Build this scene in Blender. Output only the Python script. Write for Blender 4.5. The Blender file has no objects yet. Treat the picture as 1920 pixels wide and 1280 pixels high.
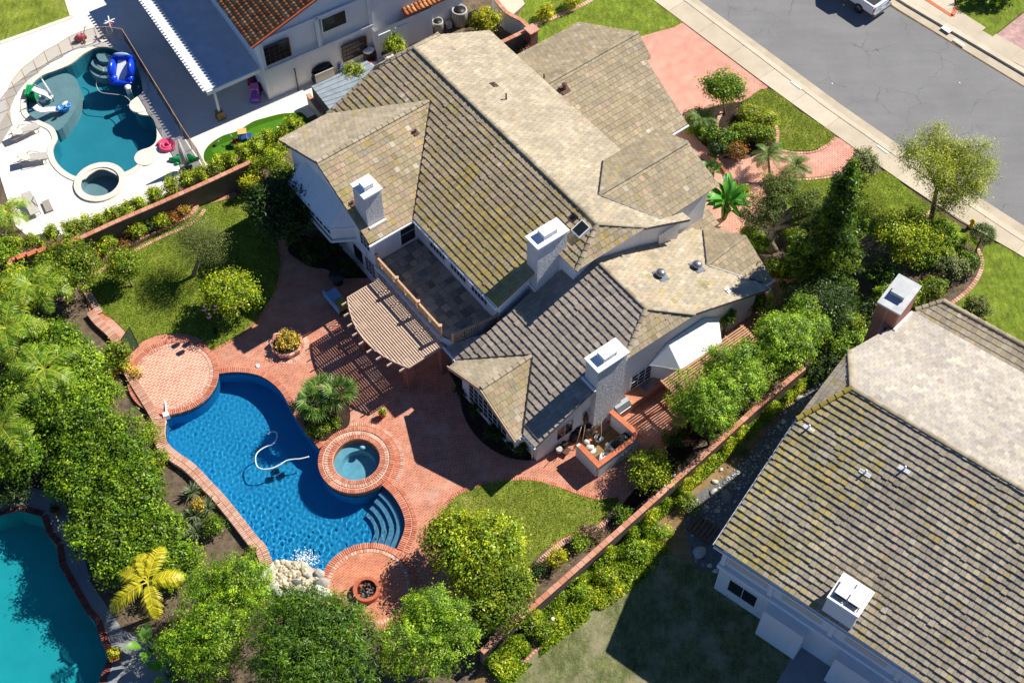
import bpy, math, random
import numpy as np
from mathutils import Vector, Matrix
from mathutils.geometry import tessellate_polygon

# ------------------------------------------------------------------ camera, sky, sun, exposure
SC = bpy.context.scene
COL = SC.collection
FOC, TILT, ROLL, HCAM = 2534.0, 0.5986, 0.00603, 65.0      # calibrated drone view (pixels of a 1920 wide frame)
_n = np.array([0, math.sin(TILT), math.cos(TILT)])
_c, _s = math.cos(ROLL), math.sin(ROLL)
_n = np.array([_c*_n[0]-_s*_n[1], _s*_n[0]+_c*_n[1], _n[2]])
_no = np.array([0, 0, 1.0]) - _n*_n[2]
_no /= np.linalg.norm(_no)
CM = np.array([np.cross(_n, _no), _no, -_n])               # rows: world x, y, z in camera axes (right, down, forward)

cam = bpy.data.cameras.new('camera')
cam.sensor_width = 36.0
cam.lens = FOC/1920*36.0
cam.clip_start, cam.clip_end = 1.0, 1500.0
camo = bpy.data.objects.new('camera', cam)
COL.objects.link(camo)
R3 = Matrix(((CM[0][0], -CM[0][1], -CM[0][2]), (CM[1][0], -CM[1][1], -CM[1][2]), (CM[2][0], -CM[2][1], -CM[2][2])))
camo.matrix_world = Matrix.Translation((0, 0, HCAM)) @ R3.to_4x4()
SC.camera = camo

SUN = Vector((0.900, 0.588, 1.0)).normalized()
SUN_EL = math.asin(SUN.z)
SUN_AZ = math.atan2(SUN.x, SUN.y)
world = bpy.data.worlds.new('World')
SC.world = world
world.use_nodes = True
nt = world.node_tree
sky = nt.nodes.new('ShaderNodeTexSky')
sky.sky_type = 'NISHITA'
sky.sun_disc = False
sky.sun_elevation = SUN_EL
sky.sun_rotation = SUN_AZ
sky.air_density, sky.dust_density, sky.ozone_density = 0.55, 0.0, 10.0
bg = nt.nodes['Background']
bg.inputs['Strength'].default_value = 0.09
nt.links.new(sky.outputs[0], bg.inputs['Color'])
sl = bpy.data.lights.new('sun', 'SUN')
sl.energy = 5.0
sl.angle = math.radians(0.53)
sl.color = (1.0, 0.94, 0.84)
sl.cycles.is_caustics_light = True
so = bpy.data.objects.new('sun', sl)
COL.objects.link(so)
so.location = (40, 60, 90)
so.rotation_euler = (-SUN).to_track_quat('-Z', 'Y').to_euler()
SC.view_settings.view_transform = 'Standard'
SC.view_settings.look = 'None'
SC.view_settings.gamma = 1.0
SC.view_settings.exposure = 0.58
try:
    SC.view_settings.use_curve_mapping = False
except Exception:
    pass
SC.cycles.max_bounces = 8
SC.cycles.transparent_max_bounces = 16
SC.cycles.use_denoising = True

# ------------------------------------------------------------------ helpers
rnd = random.Random(7)
NR = np.random.default_rng(11)

def at(px, py, z=0.0):
    """point of the place seen at photo pixel (px, py) that lies at height z"""
    d = CM @ np.array([(px-960)/FOC, (py-640)/FOC, 1.0])
    t = (z-HCAM)/d[2]
    return Vector((d[0]*t, d[1]*t, z))

def proj(p):
    c = CM.T @ np.array([p[0], p[1], p[2]-HCAM])
    return c[0]/c[2]*FOC+960, c[1]/c[2]*FOC+640

def zz(pts, ox, oy, s, z=0.0):
    """list of points read off an enlarged crop with corner (ox, oy) and zoom s"""
    return [at(ox+x/s, oy+y/s, z) for x, y in pts]

class Frame:
    def __init__(self, th):
        self.th = th
        self.A = Vector((math.cos(th), math.sin(th), 0))
        self.B = Vector((-math.sin(th), math.cos(th), 0))
    def w(self, u, v, z):
        return self.A*u + self.B*v + Vector((0, 0, z))
    def uv(self, p):
        return p.dot(self.A), p.dot(self.B)

MAIN, RIGHT, LEFT = Frame(-0.907), Frame(-0.652), Frame(-0.997)

WL = {}           # world location of every built object, for parenting

def hexc(h):
    h = h.lstrip('#')
    c = [int(h[i:i+2], 16)/255 for i in (0, 2, 4)]
    return tuple(((x/12.92) if x <= 0.04045 else ((x+0.055)/1.055)**2.4) for x in c)

def tag(o, label=None, cat=None, group=None, kind=None):
    if label: o['label'] = label
    if cat: o['category'] = cat
    if group: o['group'] = group
    if kind: o['kind'] = kind
    return o

def put_parent(o, parent):
    if parent is not None:
        o.parent = parent
        o.matrix_parent_inverse = Matrix.Translation(-WL[parent.name])

def thing(name, label, cat, loc, group=None):
    o = bpy.data.objects.new(name, None)
    o.empty_display_size = 0.2
    COL.objects.link(o)
    o.location = loc
    WL[o.name] = Vector(loc)
    return tag(o, label, cat, group)

class MB:
    """collects faces; build() links them as one mesh object"""
    def __init__(self):
        self.v, self.f, self.c, self.sm = [], [], [], []
    def add(self, verts, faces, col=None, smooth=False):
        b = len(self.v)
        self.v += [tuple(p) for p in verts]
        self.f += [tuple(b+i for i in f) for f in faces]
        self.c += [col or (1, 1, 1)]*len(verts)
        self.sm += [smooth]*len(faces)
        return self
    def obox(self, o, ax, ay, az, col=None):
        """box from corner-centre o with half vectors ax, ay, az"""
        o, ax, ay, az = Vector(o), Vector(ax), Vector(ay), Vector(az)
        vs = [o+sx*ax+sy*ay+sz*az for sz in (-1, 1) for sx, sy in ((-1, -1), (1, -1), (1, 1), (-1, 1))]
        if ax.cross(ay).dot(az) < 0:
            vs = [vs[i] for i in (3, 2, 1, 0, 7, 6, 5, 4)]
        return self.add(vs, [(3, 2, 1, 0), (4, 5, 6, 7), (0, 1, 5, 4), (1, 2, 6, 5), (2, 3, 7, 6), (3, 0, 4, 7)], col)
    def box(self, c, sx, sy, sz, rz=0.0, col=None):
        """box with base centre c"""
        ca, sa = math.cos(rz), math.sin(rz)
        c = Vector(c)
        return self.obox(c+Vector((0, 0, sz/2)), (ca*sx/2, sa*sx/2, 0), (-sa*sy/2, ca*sy/2, 0), (0, 0, sz/2), col)
    def beam(self, a, b, w, h, col=None, up=(0, 0, 1)):
        a, b = Vector(a), Vector(b)
        d = (b-a)
        L = d.length
        d = d/max(L, 1e-6)
        s = d.cross(Vector(up))
        if s.length < 1e-4: s = d.cross(Vector((1, 0, 0)))
        s.normalize()
        u = s.cross(d)
        return self.obox((a+b)/2, d*(L/2), s*(w/2), u*(h/2), col)
    def prism(self, poly, z0, z1, col=None, holes=()):
        """vertical prism over a ground polygon (Vectors), with optional holes"""
        loops = [[Vector((p[0], p[1], 0)) for p in poly]] + [[Vector((p[0], p[1], 0)) for p in h] for h in holes]
        flat = [p for l in loops for p in l]
        n = len(flat)
        tris = tessellate_polygon(loops)
        out = []
        for t in tris:
            a, b, c = flat[t[0]], flat[t[1]], flat[t[2]]
            out.append(tuple(t) if (b-a).cross(c-a).z > 0 else (t[0], t[2], t[1]))
        vs = [Vector((p.x, p.y, z1)) for p in flat]
        fs = list(out)
        if z0 is not None:
            vs += [Vector((p.x, p.y, z0)) for p in flat]
            k = 0
            for l in loops:
                m = len(l)
                ar = sum(l[i].x*l[(i+1) % m].y-l[(i+1) % m].x*l[i].y for i in range(m))
                outer = l is loops[0]
                for i in range(m):
                    a, b = k+i, k+(i+1) % m
                    if (ar > 0) == outer: fs.append((a, n+a, n+b, b))
                    else: fs.append((b, n+b, n+a, a))
                k += m
        return self.add(vs, fs, col)
    def tube(self, pts, r, seg=8, col=None, cap=True):
        pts = [Vector(p) for p in pts]
        rs = r if hasattr(r, '__len__') else [r]*len(pts)
        vs, fs = [], []
        ref = None
        for i, p in enumerate(pts):
            d = (pts[min(i+1, len(pts)-1)]-pts[max(i-1, 0)])
            d.normalize()
            if ref is None:
                ref = d.cross(Vector((0.31, 0.2, 0.9)))
                if ref.length < 0.05: ref = d.cross(Vector((1, 0, 0)))
            s = (ref - d*ref.dot(d)).normalized()
            ref = s
            t = d.cross(s)
            for k in range(seg):
                a = 2*math.pi*k/seg
                vs.append(p+(s*math.cos(a)+t*math.sin(a))*rs[i])
        for i in range(len(pts)-1):
            for k in range(seg):
                a, b = i*seg+k, i*seg+(k+1) % seg
                fs.append((a, b, b+seg, a+seg))
        if cap:
            fs.append(tuple(reversed(range(seg))))
            fs.append(tuple(range((len(pts)-1)*seg, len(pts)*seg)))
        return self.add(vs, fs, col, True)
    def lathe(self, c, prof, seg=20, col=None, rx=1.0, ry=1.0, rz=0.0, smooth=True):
        """surface of revolution about the vertical through c; prof = [(r, z)] from bottom to top"""
        c = Vector(c)
        vs, fs = [], []
        ca, sa = math.cos(rz), math.sin(rz)
        for r, z in prof:
            for k in range(seg):
                a = 2*math.pi*k/seg
                x, y = r*rx*math.cos(a), r*ry*math.sin(a)
                vs.append(c+Vector((x*ca-y*sa, x*sa+y*ca, z)))
        for i in range(len(prof)-1):
            for k in range(seg):
                a, b = i*seg+k, i*seg+(k+1) % seg
                fs.append((a, b, b+seg, a+seg))
        fs.append(tuple(reversed(range(seg))))
        fs.append(tuple(range((len(prof)-1)*seg, len(prof)*seg)))
        return self.add(vs, fs, col, smooth)
    def blob(self, c, rx, ry, rz, seg=10, rings=6, jit=0.12, col=None, rot=0.0, seed=0):
        rr = random.Random(seed)
        c = Vector(c)
        vs, fs = [], []
        ca, sa = math.cos(rot), math.sin(rot)
        for i in range(rings+1):
            ph = math.pi*(i/rings-0.5)
            for k in range(seg):
                a = 2*math.pi*k/seg
                j = 1+rr.uniform(-jit, jit) if 0 < i < rings else 1
                x, y = rx*j*math.cos(ph)*math.cos(a), ry*j*math.cos(ph)*math.sin(a)
                vs.append(c+Vector((x*ca-y*sa, x*sa+y*ca, rz*j*math.sin(ph))))
        for i in range(rings):
            for k in range(seg):
                a, b = i*seg+k, i*seg+(k+1) % seg
                fs.append((a, b, b+seg, a+seg))
        return self.add(vs, fs, col, True)
    def build(self, name, mat, parent=None, origin=None):
        me = bpy.data.meshes.new(name)
        vs = np.array(self.v, dtype=np.float64).reshape(-1, 3)
        if origin is None:
            lo, hi = vs.min(0), vs.max(0)
            origin = Vector(((lo[0]+hi[0])/2, (lo[1]+hi[1])/2, lo[2]))
        origin = Vector(origin)
        me.from_pydata((vs-np.array(origin)).tolist(), [], self.f)
        me.polygons.foreach_set('use_smooth', self.sm)
        if any(c != (1, 1, 1) for c in self.c):
            ca = me.color_attributes.new('Col', 'FLOAT_COLOR', 'POINT')
            arr = np.ones((len(self.c), 4), dtype=np.float32)
            arr[:, :3] = self.c
            ca.data.foreach_set('color', arr.ravel())
        me.materials.append(M[mat] if isinstance(mat, str) else mat)
        o = bpy.data.objects.new(name, me)
        COL.objects.link(o)
        o.location = origin
        WL[o.name] = origin
        put_parent(o, parent)
        return o

def inst(name, me, mw, parent):
    """object that shares mesh data, placed by a world matrix"""
    o = bpy.data.objects.new(name, me)
    COL.objects.link(o)
    o.matrix_basis = mw
    WL[o.name] = mw.translation.copy()
    put_parent(o, parent)
    return o

def struct(o, kind='structure'):
    o['kind'] = kind
    return o

def smooth_loop(pts, n=6):
    """closed Catmull-Rom through the points"""
    m, out = len(pts), []
    for i in range(m):
        p0, p1, p2, p3 = pts[i-1], pts[i], pts[(i+1) % m], pts[(i+2) % m]
        for k in range(n):
            t = k/n
            out.append(0.5*((2*p1)+(p2-p0)*t+(2*p0-5*p1+4*p2-p3)*t*t+(3*p1-p0-3*p2+p3)*t**3))
    return out

def smooth_path(pts, n=8):
    out = []
    m = len(pts)
    for i in range(m-1):
        p0, p1, p2, p3 = pts[max(i-1, 0)], pts[i], pts[i+1], pts[min(i+2, m-1)]
        for k in range(n):
            t = k/n
            out.append(0.5*((2*p1)+(p2-p0)*t+(2*p0-5*p1+4*p2-p3)*t*t+(3*p1-p0-3*p2+p3)*t**3))
    out.append(pts[-1])
    return out

def resample(path, step, closed=False):
    P = list(path)+([path[0]] if closed else [])
    out, acc = [], 0.0
    for a, b in zip(P, P[1:]):
        L = (b-a).length
        while acc <= L and L > 0:
            out.append((a+(b-a)*(acc/L), (b-a).normalized()))
            acc += step
        acc -= L
    return out

def circle(c, r, n=40, a0=0.0):
    return [Vector((c[0]+r*math.cos(a0+2*math.pi*k/n), c[1]+r*math.sin(a0+2*math.pi*k/n), 0)) for k in range(n)]

def inside(p, poly):
    x, y, c = p[0], p[1], False
    j = len(poly)-1
    for i in range(len(poly)):
        a, b = poly[i], poly[j]
        if (a[1] > y) != (b[1] > y) and x < (b[0]-a[0])*(y-a[1])/(b[1]-a[1])+a[0]:
            c = not c
        j = i
    return c

ORD = ['first', 'second', 'third', 'fourth', 'fifth', 'sixth', 'seventh', 'eighth', 'ninth', 'tenth', 'eleventh', 'twelfth', 'thirteenth', 'fourteenth', 'fifteenth', 'sixteenth', 'seventeenth', 'eighteenth', 'nineteenth', 'twentieth']

# ------------------------------------------------------------------ materials
M = {}

class NT:
    def __init__(self, name):
        m = bpy.data.materials.new(name)
        m.use_nodes = True
        self.m, self.t = m, m.node_tree
        self.p = self.t.nodes['Principled BSDF']
        M[name] = m
    def n(self, typ, **kw):
        o = self.t.nodes.new(typ)
        for k, v in kw.items():
            setattr(o, k, v)
        return o
    def l(self, a, b):
        self.t.links.new(a, b)
    def pos(self, scale=(1, 1, 1), rot=(0, 0, 0)):
        g = self.n('ShaderNodeNewGeometry')
        mp = self.n('ShaderNodeMapping')
        mp.inputs['Scale'].default_value = scale
        mp.inputs['Rotation'].default_value = rot
        self.l(g.outputs['Position'], mp.inputs['Vector'])
        return mp.outputs[0]
    def noise(self, vec, scale, detail=4, rough=0.55):
        o = self.n('ShaderNodeTexNoise')
        o.inputs['Scale'].default_value = scale
        o.inputs['Detail'].default_value = detail
        o.inputs['Roughness'].default_value = rough
        self.l(vec, o.inputs['Vector'])
        return o.outputs['Fac']
    def ramp(self, fac, stops):
        o = self.n('ShaderNodeValToRGB')
        e = o.color_ramp.elements
        while len(e) < len(stops): e.new(0.5)
        for i, (p, c) in enumerate(stops):
            e[i].position = p
            e[i].color = (*c, 1) if hasattr(c, '__len__') else (c, c, c, 1)
        self.l(fac, o.inputs['Fac'])
        return o.outputs['Color']
    def mix(self, a, b, fac, mode='MIX'):
        o = self.n('ShaderNodeMix', data_type='RGBA', blend_type=mode)
        for s, x in (('A', a), ('B', b)):
            inp = [i for i in o.inputs if i.name == s and i.type == 'RGBA'][0]
            if hasattr(x, 'is_linked'): self.l(x, inp)
            else: inp.default_value = (*x, 1)
        if hasattr(fac, 'is_linked'): self.l(fac, o.inputs[0])
        else: o.inputs[0].default_value = fac
        return [i for i in o.outputs if i.type == 'RGBA'][0]
    def bump(self, h, strength, dist=0.02):
        o = self.n('ShaderNodeBump')
        o.inputs['Strength'].default_value = strength
        o.inputs['Distance'].default_value = dist
        self.l(h, o.inputs['Height'])
        self.l(o.outputs[0], self.p.inputs['Normal'])
    def col(self, c):
        if hasattr(c, 'is_linked'): self.l(c, self.p.inputs['Base Color'])
        else: self.p.inputs['Base Color'].default_value = (*c, 1)
    def rough(self, r, spec=None, metal=None):
        self.p.inputs['Roughness'].default_value = r
        if spec is not None: self.p.inputs['Specular IOR Level'].default_value = spec
        if metal is not None: self.p.inputs['Metallic'].default_value = metal

def m_plain(name, c, rough=0.6, vary=0.12, scale=3.0, bump=0.0, bscale=30.0, spec=0.4, metal=0.0, bdist=0.02):
    c = hexc(c) if isinstance(c, str) else c
    t = NT(name)
    v = t.pos()
    n = t.noise(v, scale, 5, 0.6)
    lo = tuple(x*(1-vary) for x in c)
    hi = tuple(min(1, x*(1+vary)) for x in c)
    t.col(t.ramp(n, [(0.3, lo), (0.7, hi)]))
    t.rough(rough, spec, metal)
    if bump: t.bump(t.noise(v, bscale, 6, 0.65), bump, bdist)
    return t

def m_tint(name, base=None, rough=0.8, bump=0.25, bscale=14.0, vary=0.18):
    """colour from the piece's own Col attribute, with grain"""
    t = NT(name)
    a = t.n('ShaderNodeAttribute', attribute_name='Col')
    v = t.pos()
    n = t.noise(v, 9.0, 6, 0.65)
    g = t.ramp(n, [(0.25, 1-vary), (0.75, 1+vary*0.6)])
    cc = t.mix(a.outputs['Color'], g, 1.0, 'MULTIPLY')
    if name == 'tile':
        cc = t.mix(cc, t.ramp(t.noise(v, 0.45, 6, 0.7), [(0.32, 0.78), (0.62, 1.06)]), 1.0, 'MULTIPLY')
    t.col(cc)
    t.rough(rough, 0.25)
    if bump: t.bump(t.noise(v, bscale, 5, 0.6), bump, 0.015)
    return t

def m_obj(name, c1, c2, rough=0.8, vary=0.2):
    """each piece takes its own shade between two colours"""
    t = NT(name)
    oi = t.n('ShaderNodeObjectInfo')
    v = t.pos()
    base = t.ramp(oi.outputs['Random'], [(0.0, hexc(c1)), (1.0, hexc(c2))])
    g = t.ramp(t.noise(v, 11.0, 5, 0.65), [(0.25, 1-vary), (0.75, 1+vary*0.5)])
    t.col(t.mix(base, g, 1.0, 'MULTIPLY'))
    t.rough(rough, 0.25)
    t.bump(t.noise(v, 40.0, 4, 0.6), 0.3, 0.01)

def m_brick(name, c1, c2, mortar, rot, bw=0.215, bh=0.108, msz=0.012, stain=None, stain_amt=0.5, stain_scale=0.45, rough=0.85):
    t = NT(name)
    v = t.pos(rot=(0, 0, rot))
    b = t.n('ShaderNodeTexBrick')
    b.inputs['Color1'].default_value = (*hexc(c1), 1)
    b.inputs['Color2'].default_value = (*hexc(c2), 1)
    b.inputs['Mortar'].default_value = (*hexc(mortar), 1)
    b.inputs['Scale'].default_value = 1.0
    b.inputs['Mortar Size'].default_value = msz
    b.inputs['Mortar Smooth'].default_value = 0.2
    b.inputs['Bias'].default_value = 0.0
    b.inputs['Brick Width'].default_value = bw
    b.inputs['Row Height'].default_value = bh
    t.l(v, b.inputs['Vector'])
    pv = t.pos()
    g = t.ramp(t.noise(pv, 1.3, 7, 0.65), [(0.3, 0.78), (0.7, 1.16)])
    c = t.mix(b.outputs['Color'], g, 1.0, 'MULTIPLY')
    if stain:
        s = t.ramp(t.noise(pv, stain_scale, 8, 0.7), [(0.52, 0.0), (0.72, stain_amt)])
        c = t.mix(c, hexc(stain), s)
    t.col(c)
    t.rough(rough, 0.25)
    inv = t.n('ShaderNodeMath', operation='SUBTRACT')
    inv.inputs[0].default_value = 1.0
    t.l(b.outputs['Fac'], inv.inputs[1])
    t.bump(inv.outputs[0], 0.6, 0.01)
    return t

def m_leaf(name, rough=0.42, transl=0.32):
    t = NT(name)
    a = t.n('ShaderNodeAttribute', attribute_name='Col')
    t.col(a.outputs['Color'])
    t.rough(rough, 0.35)
    tr = t.n('ShaderNodeBsdfTranslucent')
    hs = t.n('ShaderNodeHueSaturation')
    hs.inputs['Saturation'].default_value = 1.15
    hs.inputs['Value'].default_value = 1.5
    hs.inputs['Hue'].default_value = 0.485
    t.l(a.outputs['Color'], hs.inputs['Color'])
    t.l(hs.outputs[0], tr.inputs['Color'])
    mx = t.n('ShaderNodeMixShader')
    mx.inputs[0].default_value = transl
    t.l(t.p.outputs[0], mx.inputs[1])
    t.l(tr.outputs[0], mx.inputs[2])
    t.l(mx.outputs[0], t.t.nodes['Material Output'].inputs['Surface'])

def m_grass(name, c1, c2, c3, dry=None, dry_lo=0.55):
    t = NT(name)
    v = t.pos()
    big = t.noise(v, 0.55, 6, 0.65)
    fine = t.noise(v, 13.0, 5, 0.8)
    med = t.noise(t.pos(scale=(1.0, 0.35, 1), rot=(0, 0, 0.5)), 4.5, 6, 0.75)
    c = t.ramp(med, [(0.3, hexc(c1)), (0.52, hexc(c2)), (0.72, hexc(c3))])
    c = t.mix(c, t.ramp(fine, [(0.3, 0.35), (0.7, 1.6)]), 0.9, 'MULTIPLY')
    c = t.mix(c, t.ramp(t.noise(v, 0.9, 4, 0.6), [(0.35, 0.72), (0.65, 1.18)]), 1.0, 'MULTIPLY')
    if dry:
        c = t.mix(c, hexc(dry), t.ramp(big, [(dry_lo, 0.0), (dry_lo+0.16, 0.7)]))
    t.col(c)
    t.rough(0.9, 0.15)
    t.bump(fine, 0.9, 0.05)

def m_water(name, tint, ripple=0.25, rscale=3.0):
    """clear tinted water: lets the sun through to the pool floor, mirrors the sky by Fresnel"""
    t = NT(name)
    v = t.pos()
    bmp = t.n('ShaderNodeBump')
    bmp.inputs['Strength'].default_value = ripple
    bmp.inputs['Distance'].default_value = 0.05
    t.l(t.noise(v, rscale, 3, 0.55), bmp.inputs['Height'])
    tr = t.n('ShaderNodeBsdfTransparent')
    tr.inputs['Color'].default_value = (*tint, 1)
    gl = t.n('ShaderNodeBsdfGlossy')
    gl.inputs['Roughness'].default_value = 0.03
    t.l(bmp.outputs[0], gl.inputs['Normal'])
    fr = t.n('ShaderNodeFresnel')
    fr.inputs['IOR'].default_value = 1.33
    t.l(bmp.outputs[0], fr.inputs['Normal'])
    mx = t.n('ShaderNodeMixShader')
    t.l(fr.outputs[0], mx.inputs[0])
    t.l(tr.outputs[0], mx.inputs[1])
    t.l(gl.outputs[0], mx.inputs[2])
    t.l(mx.outputs[0], t.t.nodes['Material Output'].inputs['Surface'])

BANG = -math.atan2(MAIN.B.y, MAIN.B.x)      # paving courses run along the short axis of the main house
m_tint('tile', vary=0.22)
m_tint('paint', rough=0.5, bump=0.0, vary=0.08)
m_tint('gloss', rough=0.25, bump=0.0, vary=0.04)
m_tint('rock', rough=0.9, bump=0.6, bscale=9.0, vary=0.35)
m_obj('cap_tile', '#91856e', '#b3a78f')
m_plain('mortar', '#d6bba6', 0.9, 0.12, 4.0, 0.3, 30.0)
m_obj('coping_red', '#bd7055', '#d6967c')
m_obj('coping_wall', '#b97c62', '#d09b82')
m_obj('coping_pale', '#c08a74', '#dcb7a2')
def m_stucco(name, c, bump, bscale, bdist):
    t = NT(name)
    v = t.pos()
    streak = t.noise(t.pos(scale=(2.2, 2.2, 0.25)), 2.0, 6, 0.65)
    c0 = t.ramp(t.noise(v, 1.2, 6, 0.65), [(0.3, tuple(x*0.9 for x in c)), (0.7, c)])
    t.col(t.mix(c0, (0.55, 0.52, 0.47), t.ramp(streak, [(0.55, 0.0), (0.8, 0.55)])))
    t.rough(0.92, 0.15)
    t.bump(t.noise(v, bscale, 6, 0.65), bump, bdist)
m_stucco('stucco', (0.80, 0.80, 0.79), 0.4, 24.0, 0.025)
m_stucco('stucco_rough', (0.82, 0.82, 0.82), 1.0, 7.0, 0.22)
m_plain('stucco_cream', '#cfc6b6', 0.9, 0.06, 2.0, 0.3, 30.0, 0.2)
m_plain('white_metal', (0.84, 0.84, 0.83), 0.45, 0.04, 4.0)
m_plain('trim_white', (0.78, 0.78, 0.77), 0.6, 0.04, 4.0)
m_plain('fascia_tan', '#b59c7f', 0.7, 0.15, 4.0)
m_plain('deck_under', '#6b6258', 0.9, 0.1, 3.0)
m_plain('metal_dark', '#3a3b3d', 0.4, 0.15, 5.0, metal=0.4)
m_plain('metal_grey', '#8f9499', 0.35, 0.12, 5.0, metal=0.7)
m_plain('rust_metal', '#5a3a2c', 0.7, 0.25, 8.0)
m_plain('black', (0.012, 0.012, 0.014), 0.5, 0.2, 5.0)
m_plain('rubber', (0.02, 0.02, 0.02), 0.8, 0.2, 5.0)
m_plain('bark', '#6a5844', 0.95, 0.3, 7.0, 0.8, 20.0)
m_plain('bark_grey', '#8a7d6c', 0.95, 0.3, 7.0, 0.8, 20.0)
m_plain('wood_tan', '#c3a07c', 0.75, 0.16, 6.0, 0.2, 40.0)
m_plain('wood_pale', '#d9cabb', 0.75, 0.12, 6.0, 0.2, 40.0)
m_plain('wood_post', '#a8702c', 0.7, 0.2, 6.0)
m_plain('soil', '#6a5c4d', 0.98, 0.42, 2.4, 0.9, 9.0, 0.1, 0.0, 0.06)
m_plain('soil_tan', '#8a7150', 0.98, 0.35, 1.4, 0.7, 9.0, 0.1, 0.0, 0.05)
m_plain('mulch_dark', '#3b3029', 0.98, 0.4, 3.0, 0.9, 12.0, 0.1, 0.0, 0.05)
m_plain('gravel', '#6e6f70', 0.95, 0.5, 14.0, 0.9, 18.0, 0.15, 0.0, 0.05)
m_plain('concrete_white', '#e3ddd2', 0.85, 0.05, 0.8, 0.15, 30.0, 0.2)
m_plain('coping_stone', '#ddd2c3', 0.85, 0.08, 1.5, 0.2, 25.0, 0.2)
m_plain('concrete', '#c8bda8', 0.9, 0.10, 0.7, 0.2, 25.0, 0.2)
m_plain('concrete_gutter', '#b9ad97', 0.9, 0.14, 0.9, 0.2, 25.0, 0.2)
m_plain('concrete_grey', '#8a8c8e', 0.9, 0.12, 0.9, 0.2, 25.0, 0.2)
m_plain('turf', '#4a7a1e', 0.9, 0.10, 4.0, 0.5, 60.0, 0.1)
m_plain('turf_dark', '#39620f', 0.9, 0.10, 4.0, 0.5, 60.0, 0.1)
m_plain('glass_dark', (0.02, 0.024, 0.028), 0.12, 0.1, 2.0, spec=0.3)
m_plain('awning_white', (0.82, 0.83, 0.84), 0.5, 0.04, 2.0)
m_plain('roof_flat', '#c3c8cc', 0.8, 0.12, 1.2, 0.2, 20.0)
m_plain('shed_roof', '#8f9aa2', 0.6, 0.2, 2.0, 0.2, 20.0)
m_plain('fabric_grey', '#b7b2aa', 0.9, 0.10, 6.0)
m_plain('fabric_taupe', '#9a9288', 0.9, 0.10, 6.0)
m_plain('terracotta', '#b06246', 0.8, 0.15, 6.0)
m_plain('white_paint', (0.85, 0.85, 0.84), 0.6, 0.05, 4.0)
m_leaf('leaf')
m_leaf('leaf_dull', 0.7, 0.25)
m_grass('lawn', '#606f22', '#7c8a30', '#9c9f48', '#aea462', 0.55)
m_grass('lawn_fresh', '#566c1c', '#728428', '#929c3c', '#a8a252', 0.58)
m_grass('lawn_dry', '#545d34', '#6d7348', '#8d8c63', '#a0967a', 0.50)
m_brick('brick_patio', '#b4664d', '#c68064', '#caa08a', BANG, 0.25, 0.125, 0.018, stain='#d6bfae', stain_amt=0.55)
m_brick('brick_deck', '#c87a5f', '#d28d74', '#e6c8b4', BANG, 0.32, 0.16, 0.026, stain='#e0c2aa', stain_amt=0.5)
m_brick('brick_firedeck', '#b96849', '#c67b5b', '#cf9b80', BANG, 0.25, 0.125, 0.016, stain='#dba988', stain_amt=0.65, stain_scale=1.2)
m_brick('brick_drive', '#c97e67', '#d2907b', '#dcb2a2', BANG, 0.25, 0.125, 0.018, stain='#dcb0a0', stain_amt=0.45)
m_brick('brick_path', '#c27a62', '#cc8c76', '#dab2a2', BANG, 0.25, 0.125, 0.018, stain='#e0c2b2', stain_amt=0.4)
m_brick('brick_far', '#a87a76', '#bd9a92', '#c6b0a8', 0.5, stain='#d0bdb5', stain_amt=0.5)
m_plain('brick_wallcap', '#c4714f', 0.85, 0.18, 5.0, 0.3, 25.0)
# ------------------------------------------------------------------ special materials for the setting
def _asphalt():
    t = NT('asphalt')
    v = t.pos()
    rv = t.pos(scale=(0.25, 3.0, 1), rot=(0, 0, 0.62))
    streak = t.noise(rv, 0.6, 5, 0.6)
    c = t.ramp(t.noise(v, 0.35, 6, 0.6), [(0.3, (0.19, 0.19, 0.188)), (0.7, (0.23, 0.23, 0.228))])
    c = t.mix(c, t.ramp(streak, [(0.3, 0.95), (0.7, 1.05)]), 1.0, 'MULTIPLY')
    c = t.mix(c, t.ramp(t.noise(v, 45.0, 3, 0.7), [(0.3, 0.8), (0.7, 1.2)]), 1.0, 'MULTIPLY')
    dn = t.n('ShaderNodeTexNoise')
    dn.inputs['Scale'].default_value = 0.8
    dn.inputs['Detail'].default_value = 6
    t.l(v, dn.inputs['Vector'])
    av = t.n('ShaderNodeVectorMath', operation='MULTIPLY_ADD')
    av.inputs[1].default_value = (1.6, 1.6, 0)
    t.l(dn.outputs['Color'], av.inputs[0])
    t.l(v, av.inputs[2])
    vo = t.n('ShaderNodeTexVoronoi', feature='DISTANCE_TO_EDGE')
    vo.inputs['Scale'].default_value = 0.27
    t.l(av.outputs[0], vo.inputs['Vector'])
    crack = t.ramp(vo.outputs['Distance'], [(0.0, 1.0), (0.006, 0.0)])
    part = t.ramp(t.noise(v, 0.4, 3, 0.5), [(0.42, 0.0), (0.56, 0.8)])
    c = t.mix(c, (0.075, 0.075, 0.078), t.mix(crack, part, 1.0, 'MULTIPLY'))
    spots = t.ramp(t.noise(v, 1.1, 3, 0.6), [(0.72, 0.0), (0.78, 0.6)])
    c = t.mix(c, (0.09, 0.09, 0.09), spots)
    t.col(c)
    t.rough(0.92, 0.2)
    t.bump(t.noise(v, 60.0, 3, 0.7), 0.3, 0.01)
_asphalt()

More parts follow.
